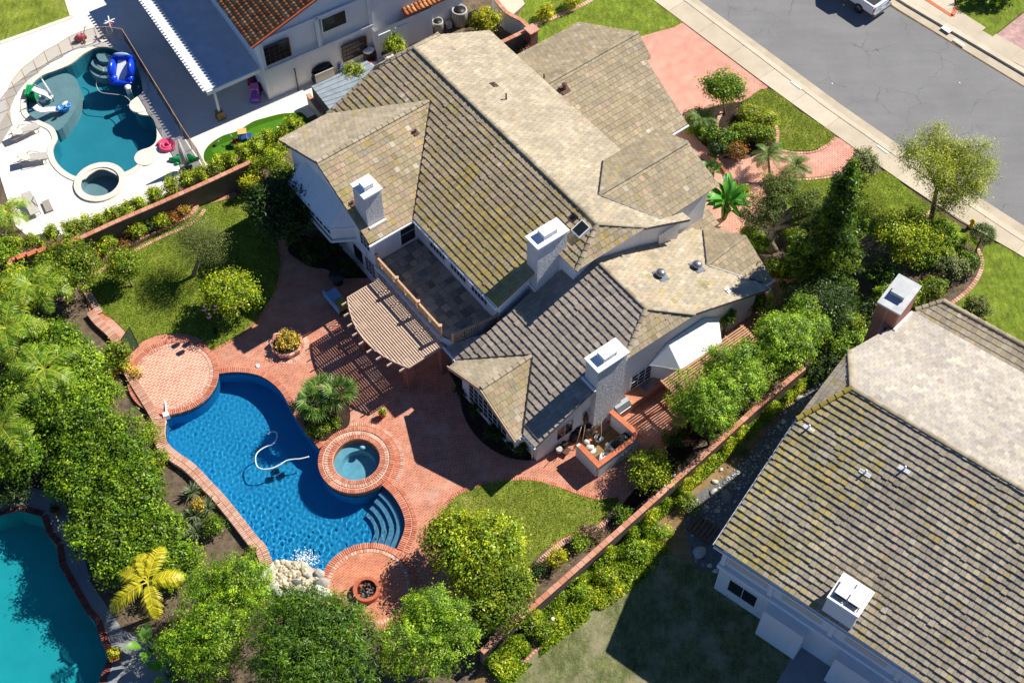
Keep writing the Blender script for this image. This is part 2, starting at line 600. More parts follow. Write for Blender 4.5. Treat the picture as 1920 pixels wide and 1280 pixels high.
def m_plaster(name, c1, c2, scale=0.6):
    t = NT(name)
    v = t.pos()
    t.col(t.ramp(t.noise(v, scale, 5, 0.6), [(0.3, hexc(c1)), (0.7, hexc(c2))]))
    t.rough(0.8, 0.2)
m_plaster('plaster_blue', '#1f94c6', '#2a9fce')
m_plaster('plaster_steps', '#5d90ad', '#6b9db8', 2.0)
m_plaster('plaster_spa', '#6fa0b4', '#86b3c4', 2.0)
m_plaster('plaster_teal', '#2a8497', '#368f9f')
m_plaster('plaster_shelf', '#7d8f95', '#8d9ea3', 1.2)
m_plaster('plaster_aqua', '#229aa2', '#2aa5ab')
m_water('water_blue', (0.80, 0.93, 0.98), 0.35, 3.5)
m_water('water_still', (0.78, 0.94, 0.97), 0.05, 1.2)
m_water('water_aqua', (0.72, 0.95, 0.98), 0.04, 1.0)

# ------------------------------------------------------------------ outlines
def z2(l): return zz(l, 200, 640, 3)
POOL_A = z2([(632,185),(700,176),(780,178),(860,195),(930,235),(985,290),(1020,350),(1050,410),(1090,470),(1140,540),(1195,605)])
SPA_C = at(668, 861, 0.45)
SPA_R = 2.05
SPA_RI = 1.27
POOL_STEP = z2([(1556,815),(1600,855),(1640,910),(1668,970),(1680,1030),(1668,1090),(1635,1165)])
POOL_WEST = z2([(935,1250),(900,1165),(850,1110),(780,1020),(700,920),(640,850),(590,800),(540,745),(480,690),(420,650),(370,610),(340,570),(331,510),(338,440)])
DECK_C = at(326, 707, 0.0)
FIRE_C = at(690, 1103, 0.0)
DECK_R = (at(410, 707)-DECK_C).length
FIRE_R = (at(690, 1014)-FIRE_C).length*0.93

def arc(c, r, p0, p1, n=10):
    a0 = math.atan2(p0.y-c.y, p0.x-c.x)
    a1 = math.atan2(p1.y-c.y, p1.x-c.x)
    return a0, a1, [Vector((c.x+r*math.cos(a0+(a1-a0)*k/n), c.y+r*math.sin(a0+(a1-a0)*k/n), 0)) for k in range(n+1)]

def arc_span(c, r, a0, a1, n=12):
    return [Vector((c.x+r*math.cos(a0+(a1-a0)*k/n), c.y+r*math.sin(a0+(a1-a0)*k/n), 0)) for k in range(n+1)]

def ang(c, p): return math.atan2(p.y-c.y, p.x-c.x)

SPA_G = Vector((SPA_C.x, SPA_C.y, 0))
_sa0, _sa1 = ang(SPA_G, POOL_A[-1]), ang(SPA_G, POOL_STEP[0])
if _sa0 < 0: _sa0 += 2*math.pi
if _sa1 < 0: _sa1 += 2*math.pi
if _sa1 < _sa0: _sa1 += 2*math.pi
SPA_ARC = arc_span(SPA_G, SPA_R-0.05, _sa0, _sa1, 18)
_fa0, _fa1 = ang(FIRE_C, POOL_STEP[-1]), ang(FIRE_C, at(594, 1068))
if _fa1 < _fa0: _fa1 += 2*math.pi
FIRE_ARC = arc_span(FIRE_C, FIRE_R, _fa0, _fa1, 16)
ROCK_EDGE = zz([(500, 1056), (535, 1050), (565, 1056)], 0, 0, 1)[::-1]
_da0, _da1 = ang(DECK_C, at(312, 788)), ang(DECK_C, POOL_A[0])
DECK_ARC = arc_span(DECK_C, DECK_R, _da0, _da1, 16)
POOL = smooth_path(POOL_A, 3)[:-1]+SPA_ARC+smooth_path(POOL_STEP, 3)[1:]+FIRE_ARC[1:]+ROCK_EDGE+smooth_path(POOL_WEST, 3)+DECK_ARC[1:-1]

SPAH = circle(SPA_G, SPA_RI+0.12, 40)
def z1(l): return zz(l, 0, 0, 3)
NPOOL = smooth_loop(z1([(540,275),(600,270),(670,290),(730,330),(780,400),(800,480),(800,530),(757,560),(745,602),(785,648),(850,660),(880,720),(880,795),(845,832),(795,850),(773,885),(778,925),(740,955),(692,975),(660,958),(600,935),(540,940),(480,975),(450,1000),(400,985),(350,950),(312,900),(300,840),(325,780),(300,722),(240,690),(180,660),(150,620),(155,540),(180,480),(240,430),(320,400),(400,365),(470,310)]), 3)
NSPA_C = at(565/3, 1030/3)
NSPA_R = 108/3*0.0335
NSPA = circle(NSPA_C, NSPA_R, 32)
BPOOL = zz([(-90,992),(35,957),(78,968),(90,1003),(107,1022),(112,1060),(140,1110),(163,1150),(178,1165),(203,1233),(185,1282),(150,1340),(-90,1400)], 0, 0, 1)

# ------------------------------------------------------------------ ground sheets
def sheet(name, poly, z, mat, thick=0.06, holes=(), parent=None):
    o = MB().prism(poly, z-thick, z, holes=holes).build(name, mat, parent)
    return struct(o) if parent is None else o

big = [Vector((x, y, 0)) for x, y in ((-260, -160), (260, -160), (260, 330), (-260, 330))]
g = MB()
g.prism(big, None, 0.0, holes=[POOL, SPAH, NPOOL, NSPA, BPOOL])
struct(g.build('ground', 'soil'))

PATIO = zz([(524,440),(560,470),(600,500),(700,470),(860,560),(1010,640),(1240,560),(1400,560),(1445,545),(1452,566),(1425,610),(1370,680),(1310,770),(1270,815),(1215,885),(1165,948),(1110,985),(1000,1040),(930,1090),(860,1130),(790,1150),(700,1180),(640,1170),(600,1110),(570,1075),(520,1064),(490,1060),(462,1005),(395,920),(330,868),(288,832),(296,790),(262,742),(226,665),(170,590),(158,548),(176,516),(300,450),(400,380),(440,360)], 0, 0, 1)
sheet('patio', PATIO, 0.05, 'brick_patio', 0.3, holes=[POOL, SPAH])

LAWN1 = smooth_loop(zz([(1085,45),(1180,10),(1290,-20),(1400,-40),(1475,60),(1530,150),(1565,240),(1582,320),(1575,400),(1560,480),(1530,550),(1480,620),(1420,700),(1330,765),(1200,832),(1165,800),(1120,765),(1050,742),(960,738),(880,750),(800,785),(768,800),(700,720),(640,660),(575,620),(560,570),(520,520),(495,470),(500,400),(560,360),(700,290),(850,205),(960,150),(1040,100)], 0, 380, 3), 3)
sheet('lawn', LAWN1, 0.075, 'lawn_fresh', 0.1)
LAWN2 = smooth_loop(zz([(820,990),(824,968),(840,943),(868,922),(915,906),(960,901),(1000,901),(1045,914),(1085,929),(1120,937),(1160,934),(1150,955),(1120,982),(1075,1000),(1040,1018),(1005,1045),(980,1080),(930,1110),(870,1090),(830,1040)], 0, 0, 1), 3)
sheet('lawn', LAWN2, 0.075, 'lawn', 0.1)

# beds beside the house
sheet('bed', smooth_loop(zz([(540,470),(560,440),(640,470),(675,500),(690,520),(668,522),(640,522),(612,506),(585,502),(560,488)], 0, 0, 1), 3), 0.085, 'mulch_dark', 0.1)
sheet('bed', smooth_loop(zz([(842,690),(880,690),(905,740),(950,800),(1000,840),(1000,862),(960,860),(920,842),(888,812),(868,775),(860,735)], 0, 0, 1), 3), 0.085, 'mulch_dark', 0.1)
sheet('bed', smooth_loop(zz([(560,738),(600,745),(650,757),(656,792),(640,810),(600,828),(572,800)], 0, 0, 1), 3), 0.12, 'mulch_dark', 0.14)
sheet('bed', zz([(1272,815),(1330,740),(1345,790),(1300,840),(1235,915),(1170,965),(1165,950)], 0, 0, 1), 0.085, 'mulch_dark', 0.1)
# soil under the long hedge and the planting behind the pool stays the ground sheet

# side yard and lawn of the right-hand plot
sheet('side_yard', zz([(905,1240),(1010,1150),(1130,1030),(1270,905),(1400,790),(1500,700),(1560,660),(1600,640),(1600,760),(1500,800),(1345,1040),(1340,1090),(1240,1040),(1190,1085),(1165,1120),(1100,1160),(1030,1195),(990,1230),(930,1290),(880,1300)], 0, 0, 1), 0.02, 'soil_tan', 0.06)
sheet('gravel_path', smooth_loop(zz([(1300,930),(1345,905),(1400,860),(1440,810),(1500,745),(1560,690),(1580,740),(1500,810),(1440,890),(1400,950),(1365,1010),(1350,1060),(1310,1085),(1296,1040),(1285,980)], 0, 0, 1), 2), 0.035, 'gravel', 0.06)
sheet('back_lawn', smooth_loop(zz([(930,1300),(985,1240),(1035,1190),(1085,1152),(1140,1140),(1165,1118),(1185,1085),(1215,1060),(1250,1038),(1300,1060),(1345,1075),(1400,1100),(1560,1250),(1600,1420),(900,1420)], 0, 0, 1), 3), 0.05, 'lawn_dry', 0.08)
# front yard of the right-hand plot
sheet('front_lawn', smooth_loop(zz([(1860,455),(1940,490),(2060,560),(2060,760),(1900,690),(1820,640),(1760,590),(1800,560),(1830,520),(1838,480)], 0, 0, 1), 3), 0.05, 'lawn_fresh', 0.08)
# front lawns and walks of the main plot
sheet('driveway', zz([(1120,-10),(1200,68),(1280,44),(1440,165),(1400,186),(1340,215),(1300,260),(1200,300),(1120,200),(1030,60)], 0, 0, 1), 0.04, 'brick_drive', 0.08)
LAWN3 = smooth_loop(zz([(1441,167),(1500,210),(1566,256),(1548,272),(1525,282),(1493,284),(1462,281),(1435,262),(1400,235),(1385,205),(1402,186)], 0, 0, 1), 3)
sheet('front_lawn', LAWN3, 0.06, 'lawn', 0.08)
sheet('front_walk', smooth_loop(zz([(1566,258),(1605,285),(1585,318),(1550,330),(1490,335),(1465,333),(1440,360),(1400,420),(1370,480),(1300,470),(1310,400),(1340,320),(1260,260),(1290,225),(1340,290),(1395,300),(1440,282),(1490,286),(1530,283)], 0, 0, 1), 3), 0.05, 'brick_path', 0.08)
LAWN4 = smooth_loop(zz([(1462,336),(1520,334),(1580,326),(1660,322),(1690,345),(1750,392),(1800,425),(1835,460),(1800,480),(1740,470),(1700,440),(1690,520),(1560,500),(1480,470),(1470,400)], 0, 0, 1), 3)
sheet('front_lawn', LAWN4, 0.055, 'lawn_fresh', 0.08)
sheet('bed', smooth_loop(zz([(1295,225),(1340,200),(1400,195),(1440,225),(1455,262),(1440,285),(1395,290),(1345,285),(1310,265)], 0, 0, 1), 3), 0.07, 'mulch_dark', 0.09)
sheet('bed', smooth_loop(zz([(1395,420),(1440,395),(1500,400),(1560,440),(1640,440),(1720,420),(1790,440),(1835,480),(1835,520),(1800,560),(1740,575),(1650,590),(1540,640),(1470,620),(1440,520)], 0, 0, 1), 3), 0.07, 'soil', 0.09)
sheet('side_lawn', zz([(1440,540),(1470,536),(1500,560),(1490,620),(1440,600)], 0, 0, 1), 0.06, 'lawn', 0.08)

# street
sheet('road', zz([(1200,-80),(1306,0),(1440,96),(1573,196),(1707,287),(1920,424),(2200,600),(2500,400),(1920,165),(1660,8),(1560,-60)], 0, 0, 1), 0.012, 'asphalt', 0.06)
def strip(name, pa, pb, z, mat, th=0.1):
    return sheet(name, pa+pb[::-1], z, mat, th)
EDGE = zz([(1200,-77),(1306,-2),(1440,96),(1573,194),(1707,287),(1920,424),(2200,605)], 0, 0, 1)
GUT = zz([(1186,-76),(1292,2),(1425,101),(1556,200),(1689,293),(1900,432),(2185,615)], 0, 0, 1)
KRB = zz([(1178,-75),(1284,4),(1417,104),(1547,203),(1680,296),(1891,437),(2176,620)], 0, 0, 1)
INN = zz([(1120,-78),(1216,-5),(1280,43),(1441,164),(1567,255),(1690,342),(1800,415),(1920,484),(2150,630)], 0, 0, 1)
strip('gutter', EDGE, GUT, 0.02, 'concrete_gutter')
strip('kerb', GUT, KRB, 0.11, 'concrete', 0.2)
SW1 = strip('sidewalk', [p for p in KRB], INN, 0.06, 'concrete_gutter', 0.15)
FE = zz([(1560,-66),(1660,2),(1690,22),(1920,162),(2500,395)], 0, 0, 1)
FG = zz([(1572,-75),(1672,-6),(1700,12),(1930,148),(2510,380)], 0, 0, 1)
FK = zz([(1577,-79),(1680,-11),(1708,6),(1936,142),(2515,374)], 0, 0, 1)
FI = zz([(1700,-40),(1776,10),(1815,36),(1920,98),(2500,330)], 0, 0, 1)
strip('gutter', FE, FG, 0.02, 'concrete_gutter')
strip('kerb', FG, FK, 0.16, 'concrete', 0.25)
SW2 = strip('sidewalk', FK, FI, 0.135, 'concrete_gutter', 0.22)
sheet('verge_lawn', zz([(1792,2),(1790,31),(1860,72),(1925,20),(1990,-60),(1810,-60)], 0, 0, 1), 0.16, 'lawn_fresh', 0.1)
sheet('far_driveway', zz([(1862,72),(1930,18),(2060,40),(2060,160),(1925,110)], 0, 0, 1), 0.155, 'brick_far', 0.1)
sheet('far_path', zz([(1735,-10),(1787,26),(1789,10),(1780,-40)], 0, 0, 1), 0.155, 'concrete', 0.1)
fb = MB()
for a, b in (((1735,-2),(1786,31)), ((1786,31),(1793,12))):
    fb.beam(at(*a, 0.16), at(*b, 0.16), 0.28, 0.03)
struct(fb.build('path_border', 'brick_wallcap'))
# sidewalk slabs, each a piece of its own on the bed
def slabs(bed, inner, outer, step, z):
    st = []
    for p, d in resample(inner, step):
        n = Vector((-d.y, d.x, 0))
        for a, b in zip(outer, outer[1:]):
            den = n.cross(b-a).z
            if abs(den) < 1e-6: continue
            t = (a-p).cross(b-a).z/den
            u = (a-p).cross(n).z/den
            if 0 <= u <= 1 and abs(t) < 8:
                st.append((p, p+n*t))
                break
    for (a, b), (c, d) in zip(st, st[1:]):
        q = [Vector((v.x, v.y, 0)) for v in (a, c, d, b)]
        m = sum(q, Vector((0, 0, 0)))/4
        q = [m+(v-m)*(1-0.022/max(0.3, (v-m).length)) for v in q]
        MB().prism(q, z-0.05, z+rnd.uniform(-0.004, 0.004)).build('slab', rnd.choice(('concrete', 'concrete', 'concrete_b')), bed)
m_plain('concrete_b', '#bfb39d', 0.9, 0.10, 0.7, 0.2, 25.0, 0.2)
slabs(SW1, KRB, INN, 2.9, 0.085)
slabs(SW2, FK, FI, 2.9, 0.16)

# white deck of the left-hand plot
NDECK = zz([(-80,330),(-60,60),(60,60),(134,36),(110,-40),(700,-120),(760,60),(720,140),(640,190),(560,230),(500,262),(380,318),(300,372),(200,412),(120,440),(62,452),(30,425),(0,330)], 0, 0, 1)
sheet('pool_deck', NDECK, 0.04, 'concrete_white', 0.1, holes=[NPOOL, NSPA])
sheet('back_lawn', zz([(-70,-60),(108,-60),(134,32),(55,62),(0,80),(-80,110)], 0, 0, 1), 0.055, 'lawn', 0.08)
cb = MB()
pa = zz([(0,82),(57,62),(136,33),(112,-40)], 0, 0, 1)
for a, b in zip(pa, pa[1:]): cb.beam(a+Vector((0,0,0.05)), b+Vector((0,0,0.05)), 0.3, 0.06)
struct(cb.build('lawn_kerb', 'coping_stone'))
GREEN = smooth_loop(zz([(1148,880),(1160,840),(1200,800),(1260,765),(1340,740),(1420,690),(1500,665),(1580,645),(1640,640),(1700,640),(1740,700),(1660,760),(1560,800),(1420,850),(1300,890),(1200,925),(1160,915)], 0, 0, 3), 3)
sheet('turf_fringe', GREEN, 0.07, 'turf_dark', 0.06)
GREEN2 = smooth_loop(zz([(1190,850),(1250,815),(1330,780),(1420,725),(1520,690),(1610,668),(1650,690),(1560,770),(1420,830),(1300,870),(1220,905),(1205,870)], 0, 0, 3), 3)
sheet('putting_green', GREEN2, 0.082, 'turf', 0.04)
# paving round the lower left pool
sheet('pool_surround', zz([(-150,930),(30,905),(100,925),(140,965),(150,1010),(170,1090),(230,1180),(300,1210),(330,1300),(200,1460),(-150,1500)], 0, 0, 1), 0.03, 'concrete_grey', 0.08, holes=[BPOOL])

# ------------------------------------------------------------------ pools
BR = {}
def brick_mesh(l, w, h):
    k = (round(l, 3), round(w, 3), round(h, 3))
    if k not in BR:
        x, y, b = l/2, w/2, 0.008
        vs = [(-x, -y, 0), (x, -y, 0), (x, y, 0), (-x, y, 0), (-x, -y, h-b), (x, -y, h-b), (x, y, h-b), (-x, y, h-b),
              (-x+b, -y+b, h), (x-b, -y+b, h), (x-b, y-b, h), (-x+b, y-b, h)]
        fs = [(0, 1, 5, 4), (1, 2, 6, 5), (2, 3, 7, 6), (3, 0, 4, 7), (4, 5, 9, 8), (5, 6, 10, 9), (6, 7, 11, 10), (7, 4, 8, 11), (8, 9, 10, 11)]
        me = bpy.data.meshes.new('brick')
        me.from_pydata(vs, [], fs)
        BR[k] = me
    return BR[k]

def bricks(path, length, width, z, h, parent, mat, off=0.0, closed=False, name='coping_brick', jit=0.004, most=300):
    """a course of bricks laid across a path, each one an object that shares its mesh"""
    me = brick_mesh(length, width-0.028, h)
    key = (me.name, mat)
    if key not in BR:
        m2 = me.copy()
        m2.materials.append(M[mat])
        BR[key] = m2
    me = BR[key]
    out = []
    for p, d in resample(path, width, closed)[:most]:
        n = Vector((-d.y, d.x, 0))
        c = p+n*off
        mw = Matrix.Translation((c.x, c.y, z+rnd.uniform(-jit, jit))) @ Matrix.Rotation(math.atan2(n.y, n.x)+rnd.uniform(-.02, .02), 4, 'Z')
        out.append(inst(name, me, mw, parent))
    return out

def basin(outline, ztop, floor, mat, name, parent):
    m = MB()
    m.prism(outline, None, floor)
    n = len(outline)
    ar = sum(outline[i].x*outline[(i+1) % n].y-outline[(i+1) % n].x*outline[i].y for i in range(n))
    P = outline if ar > 0 else outline[::-1]
    vs = [Vector((p.x, p.y, z)) for z in (floor, ztop) for p in P]
    fs = [(n+i, n+(i+1) % n, (i+1) % n, i) for i in range(n)]
    m.add(vs, fs)
    return m.build(name, mat, parent)

def water(outline, z, mat, parent, name='water'):
    return MB().prism(outline, None, z).build(name, mat, parent)

def m_refract(name, tint):
    """real refracting water; the sun's caustics are traced through it"""
    t = NT(name)
    rf = t.n('ShaderNodeBsdfRefraction')
    rf.inputs['IOR'].default_value = 1.33
    rf.inputs['Roughness'].default_value = 0.0
    rf.inputs['Color'].default_value = (*tint, 1)
    gl = t.n('ShaderNodeBsdfGlossy')
    gl.inputs['Roughness'].default_value = 0.0
    fr = t.n('ShaderNodeFresnel')
    fr.inputs['IOR'].default_value = 1.33
    mx = t.n('ShaderNodeMixShader')
    t.l(fr.outputs[0], mx.inputs[0]); t.l(rf.outputs[0], mx.inputs[1]); t.l(gl.outputs[0], mx.inputs[2])
    t.l(mx.outputs[0], t.t.nodes['Material Output'].inputs['Surface'])

def inside_np(X, Y, poly):
    r = np.zeros(X.shape, bool)
    j = len(poly)-1
    for i in range(len(poly)):
        a, b = poly[i], poly[j]
        if a[1] != b[1]:
            c = ((a[1] > Y) != (b[1] > Y)) & (X < (b[0]-a[0])*(Y-a[1])/(b[1]-a[1])+a[0])
            r ^= c
        j = i
    return r

def wave_water(outline, z, parent, mat, amp, lams, calm, st=0.021):
    """rippled water sheet; calm(x, y) scales the ripples from place to place"""
    xs, ys = [p.x for p in outline], [p.y for p in outline]
    x0, y0 = min(xs), min(ys)
    nx, ny = int((max(xs)-x0)/st)+2, int((max(ys)-y0)/st)+2
    X, Y = np.meshgrid(x0+np.arange(nx)*st, y0+np.arange(ny)*st, indexing='ij')
    rng = np.random.default_rng(5)
    Zw = np.zeros_like(X)
    for k in range(46):
        lam, a = rng.uniform(*lams), rng.uniform(0, 6.283)
        Zw += amp*lam**1.2*np.sin(2*math.pi/lam*(X*math.cos(a)+Y*math.sin(a))+rng.uniform(0, 6.283))
    Zw *= calm(X, Y)
    ins = inside_np(X, Y, outline)
    idx = np.arange(nx*ny).reshape(nx, ny)
    c = ins[:-1, :-1] | ins[1:, :-1] | ins[:-1, 1:] | ins[1:, 1:]
    f = np.stack([idx[:-1, :-1], idx[1:, :-1], idx[1:, 1:], idx[:-1, 1:]], axis=-1)[c]
    V = np.stack([X, Y, z+Zw], axis=-1).reshape(-1, 3)
    used = np.unique(f)
    remap = np.zeros(len(V), int)
    remap[used] = np.arange(len(used))
    me = bpy.data.meshes.new('water')
    org = np.array([x0, y0, z])
    me.from_pydata((V[used]-org).tolist(), [], remap[f].tolist())
    me.polygons.foreach_set('use_smooth', [True]*len(me.polygons))
    me.materials.append(M[mat])
    o = bpy.data.objects.new('water', me)
    COL.objects.link(o)
    o.location = Vector(org)
    WL[o.name] = Vector(org)
    put_parent(o, parent)
    o.cycles.is_caustics_caster = True
    return o
def vn_field(X, Y):
    return 0.5+0.5*np.sin(X*0.9+1.3*np.sin(Y*0.6))*np.sin(Y*0.8+0.7*np.sin(X*0.7))
m_refract('water_ripple', (0.84, 0.95, 0.985))

# main pool
mp = thing('swimming_pool', 'deep blue freeform swimming pool with red brick coping in the middle yard', 'swimming pool', at(480, 850))
basin(POOL, 0.05, -1.4, 'plaster_blue', 'basin', mp)
cs = at(655, 985)
_st = smooth_path(POOL_STEP, 3)
for k, (f0, zt) in enumerate(((0.16, -0.32), (0.30, -0.58), (0.44, -0.84), (0.57, -1.10))):
    inner = [p+(cs-p)*f0 for p in _st]
    MB().prism(_st+inner[::-1], -1.4, zt).build('pool_step', 'plaster_steps', mp)
_fall = at(565, 1050)
wave_water(POOL, -0.06, mp, 'water_ripple', 0.00088, (0.18, 0.43), lambda X, Y: 0.55+0.5*vn_field(X, Y)+0.9*np.exp(-((X-_fall.x)**2+(Y-_fall.y)**2)/14.0))
for _o in mp.children:
    if _o.name.startswith(('basin', 'pool_step')): _o.cycles.is_caustics_receiver = True
bricks(smooth_path(POOL_A, 4), 0.36, 0.115, 0.045, 0.06, mp, 'coping_red', off=0.16)
bricks(smooth_path(POOL_STEP, 4), 0.36, 0.115, 0.045, 0.06, mp, 'coping_red', off=0.16)
bricks([p+(p-cs).normalized()*0.42 for p in smooth_path(POOL_STEP, 4)], 0.22, 0.115, 0.047, 0.035, mp, 'coping_red', off=0.1, name='border_brick')
# raised west wall with flat brick top
west = smooth_path(POOL_WEST, 4)
wb = MB()
wl = [p for p in west]
wo = []
for i, p in enumerate(wl):
    d = (wl[min(i+1, len(wl)-1)]-wl[max(i-1, 0)]).normalized()
    wo.append(p+Vector((-d.y, d.x, 0))*0.62)
side = 1
if inside(wo[len(wo)//2], POOL):
    side = -1
    wo = []
    for i, p in enumerate(wl):
        d = (wl[min(i+1, len(wl)-1)]-wl[max(i-1, 0)]).normalized()
        wo.append(p-Vector((-d.y, d.x, 0))*0.62)
wb.prism(wl+wo[::-1], -0.4, 0.28)
wb.build('pool_wall', 'mortar', mp)
bricks(west, 0.34, 0.11, 0.282, 0.05, mp, 'coping_pale', off=side*0.15)
bricks(west, 0.27, 0.11, 0.282, 0.05, mp, 'coping_pale', off=side*0.48)
# pool cleaner hose and head
hp = zz([(905,520),(930,505),(955,512),(955,545),(935,575),(890,592),(850,620),(836,655),(846,700),(880,716),(930,710),(975,690),(1010,668),(1050,660),(1090,657),(1138,645)], 200, 640, 3)
hs = MB()
hs.tube([Vector((p.x, p.y, -0.03)) for p in smooth_path(hp, 4)], 0.032, 8)
h = hs.build('cleaner_hose', 'white_paint')
tag(h, 'looping white cleaner hose floating in the deep blue pool', 'hose')
cl = MB()
c0 = at(512, 868)
for dx, dy, a in ((0, 0, 0.4), (0.35, -0.28, 0.7), (-0.25, -0.5, 0.2)):
    cl.box((c0.x+dx, c0.y+dy, -1.39), 0.42, 0.3, 0.14, a)
    cl.tube([(c0.x+dx, c0.y+dy, -1.3), (c0.x+dx, c0.y+dy, -1.15)], 0.07, 8)
tag(cl.build('pool_cleaner', 'plaster_shelf'), 'blue suction cleaner resting on the deep blue pool floor', 'pool cleaner')

# spa
sp = thing('spa', 'round raised spa ringed with red bricks beside the deep blue pool', 'spa', Vector((SPA_C.x, SPA_C.y, 0)))
s = MB()
s.prism(circle(SPA_C, SPA_R-0.06, 48), -1.6, 0.40, holes=[circle(SPA_C, SPA_RI-0.001, 48)])
s.build('spa_wall', 'brick_wallcap', sp)
s = MB()
n = 48
prof = [(SPA_RI, 0.42), (SPA_RI, -0.02), (SPA_RI-0.35, -0.02), (SPA_RI-0.37, -0.45), (0.01, -0.47)]
vs = []
for r, z in prof:
    for k in range(n):
        a = 2*math.pi*k/n
        vs.append((SPA_C.x+r*math.cos(a)+(0.08 if r < 1 else 0), SPA_C.y+r*math.sin(a)-(0.1 if r < 1 else 0), z))
s.add(vs, [(i*n+(k+1) % n, i*n+k, (i+1)*n+k, (i+1)*n+(k+1) % n) for i in range(4) for k in range(n)], None, False)
s.build('spa_basin', 'plaster_spa', sp)
s = MB()
s.prism(circle(SPA_C, SPA_R-0.02, 48), 0.36, 0.425, holes=[circle(SPA_C, SPA_RI-0.0, 48)])
s.build('spa_rim', 'mortar', sp)
water(circle(SPA_C, SPA_RI-0.002, 48), 0.30, 'water_still', sp)
bricks(circle(SPA_C, SPA_RI+0.15, 60), 0.26, 0.105, 0.427, 0.05, sp, 'coping_red', closed=True)
bricks(circle(SPA_C, SPA_RI+0.39, 60), 0.20, 0.16, 0.427, 0.042, sp, 'coping_pale', closed=True)
bricks(circle(SPA_C, SPA_R-0.09, 60), 0.26, 0.11, 0.427, 0.05, sp, 'coping_red', closed=True)
a_in0, a_in1 = _sa1-2*math.pi-0.02, _sa0+0.0
ringp = arc_span(SPA_G, SPA_R+0.16, a_in0, _sa0-2*math.pi+2*math.pi-0.05 if False else _sa0-0.0, 40)
def ring_part(r0, r1, a0, a1, z, mat, name, parent, n=40):
    A = arc_span(SPA_G, r0, a0, a1, n)
    B = arc_span(SPA_G, r1, a0, a1, n)
    return MB().prism(A+B[::-1], z-0.05, z).build(name, mat, parent)
bricks(arc_span(SPA_G, SPA_R+0.17, a_in0+0.05, _sa0-0.45, 60), 0.28, 0.115, 0.047, 0.03, sp, 'coping_red', name='border_brick')
bricks(arc_span(SPA_G, SPA_R+0.42, a_in0+0.05, _sa0-0.9, 60), 0.2, 0.115, 0.047, 0.03, sp, 'coping_pale', name='border_brick')
jt = MB()
jt.blob((SPA_C.x+0.25, SPA_C.y+0.85, 0.22), 0.18, 0.13, 0.14, 8, 5, 0.1)
jt.build('spillway', 'plaster_spa', sp)

# round sun deck at the pool's upper end
dk = thing('round_deck', 'round pale brick sun deck raised above the pool beside the lawn', 'deck', DECK_C)
MB().prism(circle(DECK_C, DECK_R-0.02, 56), -0.5, 0.16).build('deck_floor', 'brick_deck', dk)
bricks(circle(DECK_C, DECK_R-0.12, 80), 0.3, 0.115, 0.162, 0.035, dk, 'coping_red', closed=True)
bricks(circle(DECK_C, DECK_R-0.40, 80), 0.2, 0.17, 0.162, 0.02, dk, 'coping_pale', closed=True)
# curved step of brick that links deck and border wall
lw = MB()
wp = smooth_path(zz([(172,590),(186,608),(212,632),(225,655),(232,680),(244,705),(262,735),(285,772),(300,800)], 0, 0, 1), 5)
for a, b in zip(wp, wp[1:]):
    lw.beam(a+Vector((0, 0, 0.12)), b+Vector((0, 0, 0.12)), 0.5, 0.26)
lwo = thing('border_wall', 'low curved brick border wall between the lawn and the palm bed', 'wall', wp[0])
lw.build('wall_core', 'brick_wallcap', lwo)
bricks(wp, 0.5, 0.115, 0.252, 0.05, lwo, 'coping_pale')
wp2 = zz([(158,540),(168,556),(178,572),(188,592)], 0, 0, 1)
bricks(smooth_path(wp2, 5), 0.42, 0.115, 0.06, 0.14, lwo, 'coping_pale')
nb = MB()
nb.box(at(313, 782, 0.05), 0.32, 0.3, 0.36, 0.4)
nb.tube([at(308, 745, 0.05), at(311, 765, 0.25), at(312, 780, 0.3)], 0.06, 6)
tag(nb.build('water_spout', 'white_paint'), 'white plaster water spout where the round deck meets the pool', 'spout')

# fire pit deck
fd = thing('fire_deck', 'round orange brick deck around the fire pit below the pool', 'deck', FIRE_C)
MB().prism(circle(FIRE_C, FIRE_R-0.02, 56), -0.5, 0.14).build('deck_floor', 'brick_firedeck', fd)
bricks(circle(FIRE_C, FIRE_R-0.14, 80), 0.32, 0.115, 0.142, 0.04, fd, 'coping_red', closed=True)
bricks(circle(FIRE_C, FIRE_R-0.43, 80), 0.2, 0.17, 0.142, 0.02, fd, 'coping_pale', closed=True)
pc = at(688, 1109, 0.14)
fp = thing('fire_pit', 'round terracotta fire pit filled with dark stones', 'fire pit', pc)
f = MB()
f.lathe(pc, [(0.70, 0), (0.70, 0.36), (0.69, 0.38), (0.52, 0.38), (0.51, 0.36), (0.50, 0.12), (0.02, 0.10)], 36, smooth=False)
f.build('pit_wall', 'terracotta', fp)
for k in range(46):
    a, r = rnd.uniform(0, 6.28), 0.44*math.sqrt(rnd.random())
    q = rnd.uniform(0.05, 0.085)
    cc = rnd.choice([(0.03, 0.03, 0.032), (0.06, 0.06, 0.065), (0.12, 0.12, 0.12), (0.25, 0.24, 0.23)])
    MB().blob((pc.x+r*math.cos(a), pc.y+r*math.sin(a), 0.14+0.15+rnd.uniform(0, 0.08)), q*1.2, q*0.9, q*0.8, 7, 4, 0.2, cc, rnd.uniform(0, 3), k).build('lava_stone', 'rock', fp)

